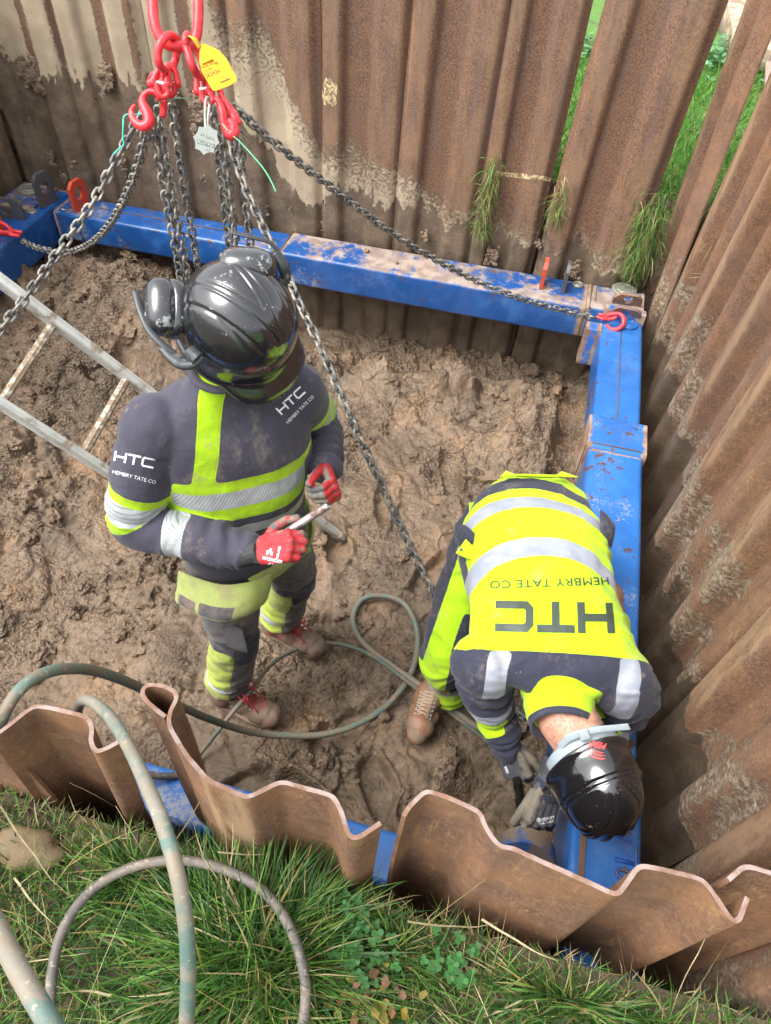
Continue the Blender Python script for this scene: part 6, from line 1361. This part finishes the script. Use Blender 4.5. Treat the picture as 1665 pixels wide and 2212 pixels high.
# right one stands out to the side, left one is turned up behind the crown
s_ax, f_ax, u_ax = hM[:, 1], hM[:, 0], hM[:, 2]
def hpx(px, py, d): return at(px, py, d=d)
mR_c = hpx(352, 664, 1.50); mL_c = hpx(534, 580, 1.49)
muff(-1, mR_c, -CM[:, 0]*.75-CM[:, 2]*.62, [hpx(292, 628, 1.48), hpx(304, 672, 1.475), hpx(322, 712, 1.47), hpx(352, 745, 1.47), hpx(378, 765, 1.475)], -CM[:, 1]*.95-CM[:, 0]*.12)
muff(1, mL_c, -CM[:, 1]*.72-CM[:, 2]*.66+CM[:, 0]*.1, [hpx(505, 502, 1.50), hpx(545, 512, 1.505), hpx(585, 525, 1.52), hpx(612, 560, 1.54), hpx(618, 595, 1.56)], CM[:, 0]*.98-CM[:, 1]*.1)
g = G(); g.tube(crv([hpx(352, 752, 1.475), hpx(372, 772, 1.475), hpx(396, 786, 1.475), hpx(418, 784, 1.475), hpx(436, 768, 1.475)], 24), np.interp(np.linspace(0, 1, 24), [0, .4, 1], [.011, .015, .012]), 14, flat=.7); g.tube([hpx(408, 758, 1.47), hpx(428, 776, 1.47)], .016, 16); g.tube([hpx(385, 735, 1.47), hpx(402, 765, 1.47)], .006, 10); g.build('pivot_arm', M_ARMP, pA, autos=40)
g = G(); g.tube(crv([hpx(596, 545, 1.52), hpx(612, 575, 1.53), hpx(617, 602, 1.55), hpx(605, 618, 1.55)], 24), np.interp(np.linspace(0, 1, 24), [0, .4, 1], [.011, .015, .012]), 14, flat=.7); g.build('pivot_arm', M_ARMP, pA, True)
# ------------------------------------------------------------------ bent worker at the right beam
XB = unit([.985, .17, 0]); YB = unit([-.17, .985, 0])     # his right-hand side in the view / away from the camera
def pb(px, py, z): return at(px, py, z=z)
def rb_(px, py, z, a, b, tilt=0, dz=0, e=.85):
    """torso ring: surface point of the back seen at px,py, height z; half width a, half thickness b"""
    up = unit(UZ*math.cos(tilt)+YB*math.sin(tilt)); c = pb(px, py, z)-up*b+UZ*dz; return (c, XB*a, up*b, e)
ringsB = [rb_(1158, 1022, .90, .175, .120, 1.15), rb_(1158, 1046, .935, .205, .130, .85), rb_(1165, 1090, .975, .238, .140, .5), rb_(1180, 1160, 1.005, .226, .140, .2), rb_(1194, 1240, 1.02, .214, .135, .05), rb_(1210, 1320, 1.025, .224, .130, -.05), rb_(1224, 1400, 1.01, .236, .120, -.15), rb_(1222, 1450, .985, .226, .110, -.35), rb_(1214, 1485, .955, .165, .090, -.55), rb_(1216, 1510, .935, .092, .075, -.7), rb_(1220, 1540, .915, .074, .070, -.8)]
cS = ringsB[6][0]; shLB = cS-XB*.195-YB*.02; shRB = cS+XB*.165-YB*.02
elLB = pb(1070, 1545, .66); wrLB = pb(1096, 1612, .57); hdL = pb(1124, 1688, .50)
elRB = pb(1335, 1545, .66); wrRB = pb(1184, 1700, .60); 
g = G(); Vt, Ft = loft(ring_interp(ringsB, 44), n=56); g.add(Vt, Ft)
PLb = limb(g, [shLB, shLB*.5+elLB*.5-XB*.01, elLB, elLB*.5+wrLB*.5, wrLB], [.088, .078, .062, .054, .044]); PRb = limb(g, [shRB, shRB*.55+elRB*.45+XB*.03, elRB, elRB*.5+wrRB*.5, wrRB], [.090, .080, .062, .054, .045])
V, Fc = remesh(g, .0060, 9, .6)
spine = crv(np.array([r[0]+r[2] for r in ringsB]), 120); D = np.linalg.norm(V[:, None, :]-spine[None], axis=2); k_s = D.argmin(1)
seg_py = crv(np.array([(1008, 0, 0), (1040, 0, 0), (1090, 0, 0), (1160, 0, 0), (1240, 0, 0), (1320, 0, 0), (1400, 0, 0), (1450, 0, 0), (1485, 0, 0), (1510, 0, 0), (1540, 0, 0)]), 120)
Ls = np.concatenate([[0], np.cumsum(np.linalg.norm(np.diff(spine, axis=0), axis=1))])
def s_of(py):   # distance along the back of a seam that crosses the spine at this level
    qs = [at(0, 0, d=1)]; pj = []
    for p_ in spine:
        c_ = CM.T@(p_-np.array([0, 0, H])); pj.append(CY+F_*c_[1]/c_[2])
    return np.interp(py, pj, Ls)
T_ = np.gradient(spine, axis=0); T_ /= np.linalg.norm(T_, axis=1)[:, None]
sv = Ls[k_s]+((V-spine[k_s])*T_[k_s]).sum(1); lb_ = (V-spine[k_s])@XB; N = vnorm(V, Fc)
aX_ = (V-PLb[30])@XB; tL_, dL_ = arm_param(V, PLb); tR_, dR_ = arm_param(V, PRb)
iL = ((dL_ < .092) & (tL_ > .12) & (lb_ < -.12)) | ((dL_ < .075) & (tL_ > .3)); iR = ((dR_ < .094) & (tR_ > .12) & (lb_ > .12)) | ((dR_ < .075) & (tR_ > .3))
S1 = {k: s_of(k) for k in (1034, 1056, 1074, 1096, 1160, 1200, 1410, 1462, 1500, 1548)}
side = -.10*np.clip(np.abs(lb_)-.12, 0, .2)   # seams sag a little toward the sides
s2 = sv-1.5*np.clip(lb_, -.24, .24)**2*sst(S1[1410], S1[1200]+.03, sv)
yokey = .085-np.hypot((lb_-.01)/1.15, (sv-S1[1500]-.035)); dkT = np.maximum(band(s2, S1[1034], S1[1056]), np.minimum(s2-S1[1410], -yokey)); refT = np.maximum(band(s2, S1[1074], S1[1096]), band(s2, S1[1160], S1[1200]))
strap = np.minimum(band(np.abs(lb_+.0), .140, .196), s2-S1[1410]); refT = np.maximum(refT, strap)
dkT = np.maximum(dkT, np.minimum(np.minimum(-.19-lb_, S1[1200]-sv), (.25-N[:, 2])*.05))
refA = lambda t: band(t*.5, .5*.42, .5*.56); yelA = lambda t: np.minimum(band(t*.5, .5*.56, .5*.80), .012-aX_)
ref = np.where(iL, refA(tL_), np.where(iR, refA(tR_), refT)); dk = np.where(iL, -yelA(tL_), np.where(iR, -yelA(tR_), dkT))
V = V+N*(.0045*fbm(V*6, 3)+.0012*fbm(V*24, 3)+np.where(iL, .012*crease(tL_, V, 10, 4), np.where(iR, .011*crease(tR_, V, 10, 6), .0085*crease(sv*3, V, 3, 9)*sst(.07, .19, np.abs(lb_))+.006*crease(lb_*2.5, V, 4, 14)*sst(S1[1200], S1[1034], sv)+.004*crease(sv*2+lb_, V, 5, 24)*sst(S1[1410]-.03, S1[1462], sv))))[:, None]
M_JACK = cloth_mat('hivis_jacket', YELC, ref=(.31, .34, .41), dark=(.030, .032, .054), hatch=False, dirt=.05)
# skin body with head
hB = at(1274, 1668, d=1.800); hf = unit(np.array([.05, -.35, -.95])); hu = unit(np.array([.16, -1.0, .22])-0*UZ)
hf = unit(-UZ*.93-XB*.12-YB*.06); hu = unit(-YB*.93+XB*.34+UZ*.10); hf = unit(hf-hu*(hf@hu))
sk = G(); bq, bM = head_shapes(sk, hB, hf, hu)
limb(sk, [ringsB[8][0], ringsB[10][0]-YB*.0, hB-hu*.050-hf*.030], [.072, .078, .068])
Vt, Ft = loft(ring_interp([(r[0], r[1]*.80, r[2]*.78, 1.) for r in ringsB[:9]], 24)); sk.add(Vt, Ft)
limb(sk, [shLB, elLB, wrLB], [.05, .04, .026]); limb(sk, [shRB, elRB, wrRB], [.05, .04, .026])
hipL = pb(1075, 1135, .84)-UZ*.0; hipR = pb(1245, 1135, .84); hipL = ringsB[1][0]-XB*.10-UZ*.03; hipR = ringsB[1][0]+XB*.10-UZ*.03
knL = pb(958, 1425, .44); anL = pb(968, 1490, .14); knR = pb(1328, 1545, .66); anR = np.array([.505, 1.45, .60])
limb(sk, [hipL, knL, anL], [.085, .055, .036]); limb(sk, [hipR, knR, anR], [.085, .055, .036])
Vb, Fb = remesh(sk, .0052, 3)
oB = np.array([.2, 1.4, 0]); pB = mesh('person', Vb-oB, Fb, M_SKIN); pB.location = oB
tag(pB, 'worker in bright yellow jacket bent forward over the right beam, black helmet toward the camera', 'person')
jk = mesh('jacket', V, Fc, M_JACK, pB, attrs={'yel': np.full(len(V), -1.), 'ref': smooth_attr(Fc, ref), 'hat': np.zeros(len(V)), 'dk': smooth_attr(Fc, dk)})
treeB = BVHTree.FromPolygons([Vector(v) for v in V], [tuple(f) for f in Fc])
press(logo(.0800, .25), 1198, 1300, 180-1, treeB, M_PRINTG, jk, 'printed_logo', 1.85, cut=.007, skew=1.0, off=.0022)
press(text_polys('HEMBRY TATE CO', .0385, 0, 3, spacing=1.05), 1188, 1258, 180+2, treeB, M_PRINTG, jk, 'printed_text', 1.9, cut=.006, skew=.80, off=.0022)
# collar
g = G(); C0 = ringsB[8][0]+UZ*.0; ang = np.linspace(0, 2*np.pi, 44, endpoint=False)
cc0 = pb(1214, 1462, .93)-UZ*.055; cc1 = pb(1224, 1546, .945)-UZ*.06; ax = unit(cc1-cc0); cu = unit(UZ-ax*(UZ@ax))
rgC = [(cc0-ax*.0, XB*.098, cu*.078, 1.), (cc0*.6+cc1*.4, XB*.092, cu*.080, 1.), (cc0*.1+cc1*.9, XB*.080, cu*.074, 1.), (cc1, XB*.0785, cu*.074, 1.), (cc1+ax*.001, XB*.073, cu*.069, 1.), (cc0*.3+cc1*.7, XB*.071, cu*.066, 1.), (cc0, XB*.066, cu*.060, 1.)]
Vc, Fcx = loft([(c, u, v, 1.) for c, u, v, e in ring_interp(rgC, 60)], n=64); Fcx = Fcx[:-2]; Nc = vnorm(Vc, Fcx); tt = (Vc-cc0)@ax/np.linalg.norm(cc1-cc0); Vc = Vc+Nc*(.006*crease(tt*.6, Vc, 5, 5)+.003*fbm(Vc*12, 2))[:, None]
mesh('collar', Vc, Fcx, M_JACK, pB, attrs={'yel': np.full(len(Vc), -1.), 'ref': np.full(len(Vc), -1.), 'hat': tt, 'dk': (tt-.86)*.08})
# trouser legs and seat
g = G(); Vt, Ft = loft(ring_interp([(ringsB[0][0]+YB*.0, XB*.150, ringsB[0][2]*.9, .9), (ringsB[0][0]*.5+(hipL+hipR)*.25-UZ*.02, XB*.165, UZ*.11, .9), ((hipL+hipR)/2-UZ*.05-YB*.02, XB*.16, UZ*.10, .9)], 10)); g.add(Vt, Ft)
QL_ = limb(g, [hipL-UZ*.02-XB*.04, hipL*.5+knL*.5-XB*.02+UZ*.02, knL+UZ*.01, knL*.5+anL*.5+YB*.02, anL], [.105, .100, .086, .074, .072]); QR_ = limb(g, [hipR-UZ*.02, hipR*.5+knR*.5, knR, knR*.5+anR*.5, anR], [.105, .095, .078, .070, .06])
V, Fc = remesh(g, .0066, 6, .6); N = vnorm(V, Fc); t1, d1 = arm_param(V, QL_); t2, d2 = arm_param(V, QR_); il = d1 < d2; t = np.where(il, t1, t2)
V = V+N*(.005*fbm(V*9, 3)+.010*crease(t, V, 9, 3))[:, None]; ax1 = QL_[np.clip((t1*39).astype(int), 0, 39)]; fx = (V-ax1)@XB; fy = (V-ax1)@YB
dkp = np.where(il, np.maximum(np.minimum(-.072-fx, .60-t), np.maximum(np.minimum(band(t, .50, .84)*.6, fx-.012), np.minimum(band(t, .34, .52)*.6, fx-.0))), -1.)
refp = np.where(il, band(t*.6, .6*.845, .6*.90), band(t*.6, .6*.50, .6*.545))
mesh('trousers', V, Fc, cloth_mat('hivis_trousers', (.28, .47, .006), ref=(.26, .28, .29), dark=(.030, .032, .05), hatch=False, dirt=.3), pB, attrs={'yel': np.full(len(V), -1.), 'ref': smooth_attr(Fc, refp), 'hat': t, 'dk': smooth_attr(Fc, dkp)})
# waistband points and side pockets
def cloth_panel(pts_rows, name, dkf=None, th=.008, mat=None): return panel([[tuple(at(a, b, d=c)) for a, b, c in r] for r in pts_rows], th, name, mat or M_JACK, pB, 26, 18, .002, dkf)
dkfull = lambda U, W: np.full(len(U), .01)
cloth_panel([[(1080, 1030, 2.32), (1120, 1026, 2.33), (1200, 1026, 2.33), (1250, 1030, 2.32)], [(1092, 1017, 2.36), (1125, 1030, 2.35), (1190, 1030, 2.35), (1213, 1018, 2.36)]], 'waist_flap')
cloth_panel([[(984, 1128, 2.22), (1004, 1134, 2.18), (1024, 1150, 2.15)], [(982, 1148, 2.22), (1004, 1158, 2.17), (1022, 1172, 2.14)], [(984, 1174, 2.24), (1003, 1186, 2.2), (1018, 1200, 2.16)]], 'side_pocket', dkfull)
cloth_panel([[(1296, 1100, 2.2), (1312, 1112, 2.2), (1326, 1130, 2.22)], [(1296, 1135, 2.18), (1314, 1140, 2.18), (1329, 1142, 2.2)], [(1300, 1170, 2.2), (1312, 1176, 2.2), (1320, 1182, 2.22)]], 'side_pocket', dkfull)
fl = cloth_panel([[(1006, 1164, 2.13), (1022, 1180, 2.12), (1032, 1192, 2.12)], [(984, 1194, 2.12), (1004, 1204, 2.11), (1030, 1212, 2.11)]], 'pocket_flap')
g = G(); q_ = at(996, 1187, d=2.10); g.tube([q_, q_+unit(np.array([0, 0, H])-q_)*.003], .005, 14); g.build('press_stud', simple('stud', (.06, .065, .05), .4, .5, .1), fl, autos=40)
# brown boot
M_TAN = simple('tan_boot', (.27, .14, .08), .5, 0, .3, 25, .002, (.20, .145, .10), .46, 18); M_TANL = simple('tan_lace', (.48, .38, .28), .7, 0, .2, 120, .001)
hb = pb(928, 1512, .03); tb_ = pb(898, 1598, .03); boot(pB, hb, tb_, anL*.6+hb*.4+UZ*.02, (M_TAN, M_SOLE), M_TANL, 7, False)
hb2 = np.array([.50, 1.44, .60]); 
g = G(); g.sphere((.505, 1.50, .60), (.045, .07, .045), 18); g.sphere((.50, 1.58, .595), (.045, .06, .035), 18); Vx, Fx = remesh(g, .005, 3); mesh('boot', Vx, Fx, M_TAN, pB)
# gloves
M_GLG = glove_mat('grey_glove', (.072, .074, .088), (.15, .14, .115), (.05, .052, .062))
wl = wrLB; kn = hdL
HGL = hand(wl, kn-wl, -CM[:, 0]*.45-CM[:, 2]*.85, 1, [(.75, .9, .5), (.85, 1.0, .5), (.9, 1.0, .5), (.9, 1.1, .5)], ((.55, .85, -.2), (.5, -.3, -.3), (.4, -.3, -.3)), 1.05)
gl1 = glove(pB, HGL, M_GLG, lambda V, N, l, y, d, nz: np.maximum(-.15-nz, np.minimum(y-.026, nz*0+l-.02)*4)*.03, -.03)
wr2 = wrRB; kn2 = pb(1160, 1790, .54)
HGR = hand(wr2, kn2-wr2, CM[:, 0]*.35-CM[:, 2]*.95, -1, [(.5, .6, .3), (.6, .8, .4), (.7, .9, .4), (.8, .9, .5)], ((.34, .93, -.15), (.2, -.12, -.2), (.2, -.1, -.3)), 1.10)
gl2 = glove(pB, HGR, M_GLG, lambda V, N, l, y, d, nz: np.maximum(-.15-nz, np.minimum(y-.030, l-.0)*4)*.03, -.03)
tr2 = BVHTree.FromPolygons([Vector(v) for v in HGR[0]], [tuple(f) for f in HGR[1]])
press(text_polys('BEESWIFT', .0105, .0003, 2), 1180, 1768, 10, tr2, M_PRINTW, gl2, 'printed_text', 2.1); press(text_polys('[PU6  3131X]', .0075, .0002, 2), 1180, 1776, 12, tr2, M_PRINTW, gl2, 'printed_text', 2.1)
hexo = [(.006*math.cos(R(60*k+30)), .006*math.sin(R(60*k+30))) for k in range(7)]; press(poly_bm(stroke(hexo, .0014)+[[(.0025*math.cos(R(60*k)), .0025*math.sin(R(60*k))) for k in range(6)]]), 1164, 1771, 0, tr2, M_PRINTW, gl2, 'printed_mark', 2.1)
tr1 = BVHTree.FromPolygons([Vector(v) for v in HGL[0]], [tuple(f) for f in HGL[1]]); press(text_polys('BEES', .010, .0004, 2), 1094, 1662, -70, tr1, M_PRINTW, gl1, 'printed_text', 2.1)
# ratchet wrench held in the near hand
M_TOOL = simple('dark_chrome', (.035, .035, .03), .28, .8, .4, 30, .001, (.12, .09, .06), .38); M_SOCK = simple('socket_rim', (.30, .30, .30), .2, .9, .1)
a0 = at(1112, 1655, d=2.15); a1 = at(1127, 1745, d=2.02); ax = unit(a1-a0)
g = G(); P = [a0+(a1-a0)*t for t in (0, .3, .33, .55, .58, .8, .82, 1)]
for i in range(0, 8, 2): g.tube([P[i], P[i+1]], (.0115, .0145, .013, .0165)[i//2], 20)
g.tube([P[0], P[-1]], .009, 12); tl = tag(g.build('socket_wrench', M_TOOL, None, autos=40), 'black socket wrench held in the grey glove, open socket toward the camera', 'wrench')
g = G(); n = 30; 
for r0_, r1_, z0_, z1_ in ((.0158, .0158, -.004, .0005), (.0158, .0110, .0005, .0012), (.0110, .0105, .0012, -.014)):
    X_, T2, U2, W2 = frames([a1+ax*z0_, a1+ax*z1_ if z1_ != z0_ else a1]); U_, Wd = U2[0], np.cross(ax, U2[0])
    A = [a1+ax*z0_+(U_*math.cos(t)+Wd*math.sin(t))*r0_ for t in np.linspace(0, 2*np.pi, n, endpoint=False)]; B = [a1+ax*z1_+(U_*math.cos(t)+Wd*math.sin(t))*r1_ for t in np.linspace(0, 2*np.pi, n, endpoint=False)]
    g.add(A+B, [(k, (k+1) % n, n+(k+1) % n, n+k) for k in range(n)])
g.build('socket', M_SOCK, tl, True)
# helmet, head band, stubble
hc = hB+bM[:, 2]*.020
ha, hqB, HMB = helmet(pB, hc, bM[:, 0], bM[:, 2], 'bump', M_HATB, .90, .04)
face_bits(pB, bq, bM)
M_STUB = simple('stubble_hair', (.16, .10, .065), .7, 0, .4, 200)
n = 4200; th_ = RNG.uniform(-1.75, 1.75, n); hh_ = RNG.uniform(-.115, .03, n)
trS = BVHTree.FromPolygons([Vector(v) for v in Vb], [tuple(f) for f in Fb]); rt_ = []; dd_ = []
for a, h in zip(th_, hh_):
    o_ = bq(-.22*math.cos(a), .22*math.sin(a), h); d_ = unit(bq(0, 0, h)-o_); p_, n_, i_, ds = trS.ray_cast(Vector(o_), Vector(d_))
    if p_ is not None and abs(a) < 1.25+.5*(h > -.03): rt_.append(np.array(p_)); dd_.append(unit(np.array(n_)*.5-bM[:, 2]*.7+RNG.normal(size=3)*.25))
n = len(rt_); Vs, Fs, _ = blades(np.array(rt_), np.array(dd_), RNG.uniform(.004, .009, n), np.full(n, .0007), np.zeros(n), np.zeros((n, 3)), 2); mesh('hair', Vs, Fs, M_STUB, pB)
M_BAND = simple('grey_band', (.30, .36, .39), .45, 0, .08, 40)
def bandrow(th0, th1, h0, h1, r=.0): 
    return [tuple(bq(-(.112+r)*math.cos(t), (.093+r)*math.sin(t), h0+(h1-h0)*0)) for t in np.linspace(th0, th1, 8)]
def bp(th, h, r=0): return tuple(bq(-(.116+r)*math.cos(th), (.097+r)*math.sin(th), h))
panel([[bp(t, -.022) for t in np.linspace(-1.7, 1.7, 9)], [bp(t, -.050, .001) for t in np.linspace(-1.7, 1.7, 9)], [bp(t, -.062+.010*abs(t), .001) for t in np.linspace(-1.5, 1.5, 9)]], .003, 'head_band', M_BAND, pB, 60, 8, 0)
# loose strap end standing off to the right
panel([[tuple(at(a, b, d=c)) for a, b, c in r] for r in ([(1203, 1608, 1.775), (1228, 1584, 1.745), (1282, 1570, 1.725), (1356, 1562, 1.74)], [(1206, 1628, 1.775), (1233, 1602, 1.745), (1287, 1584, 1.725), (1363, 1576, 1.74)])], .003, 'head_band', M_BAND, pB, 40, 6, 0)
panel([[tuple(at(a, b, d=c)) for a, b, c in r] for r in ([(1246, 1578, 1.722), (1258, 1575, 1.722), (1268, 1572, 1.722)], [(1256, 1602, 1.722), (1267, 1599, 1.722), (1277, 1596, 1.722)])], .004, 'buckle', M_BAND, pB, 12, 8, 0)
me_ = ha.data; treeH = BVHTree.FromPolygons([Vector(v.co) for v in me_.vertices], [tuple(p.vertices) for p in me_.polygons])
press(text_polys('PERF', .0185, .0009, 3, shear=.3), 1292, 1608, 168, treeH, M_PRINTR, ha, 'printed_text', 1.75, off=.0006)
def swoosh(y0, s, w): return [(-.022*s, y0), (-.010*s, y0+.005*w), (.004, y0+.0055*w), (.020*s, y0+.001), (.028*s, y0-.004), (.016*s, y0-.0005), (.002, y0+.001), (-.010*s, y0+.001)]
press(poly_bm([swoosh(.006, 1, 1), swoosh(-.001, .9, .9), swoosh(-.007, .7, .8)]), 1290, 1628, 165, treeH, M_PRINTR, ha, 'printed_logo', 1.75, off=.0006, cut=.006)
g = G(); q0 = at(1329, 1801, d=1.78); g.tube([q0-CM[:, 1]*.01-CM[:, 0]*.006, q0+CM[:, 1]*.006+CM[:, 0]*.004], .0028, 10); g.build('rivet_pin', M_STEEL, ha, True)
# faded paint marks on two back wall piles
_m = NT('faded_yellow_paint'); _p = _m.pos(); _c = _m.mix(_m.ramp(_m.noise(_p, 60, 6, .8), .46, .56), (.20, .12, .08), (.62, .52, .27)); _m.set(Base_Color=_c, Roughness=.8)
def pile_by(txt):
    o = [o for o in S.objects if txt in str(o.get('label', ''))][0]; return o, BVHTree.FromPolygons([v.co+o.location for v in o.data.vertices], [tuple(p.vertices) for p in o.data.polygons])
def blotch(w_, h_, sd, n=60):
    t = np.linspace(0, 2*np.pi, n, endpoint=False); e = 1+.22*fbm(np.stack([np.cos(t)*2+sd, np.sin(t)*2, t*0], -1), 3)
    return [(w_/2*np.sign(math.cos(a))*abs(math.cos(a))**.6*k, h_/2*np.sign(math.sin(a))*abs(math.sin(a))**.6*k) for a, k in zip(t, e)]
for txt, px, py, a, w_, h_, sd in (('speckled patch near', 712, 199, 0, .072, .118, 3), ('crossed by a short', 1130, 380, -6, .34, .022, 9)):
    o, tr = pile_by(txt); k = press(poly_bm([blotch(w_, h_, sd)]), px, py, a, tr, _m.m, None, 'paint_mark', 3.6, off=.0015, cut=.012)
    adopt(k, o)
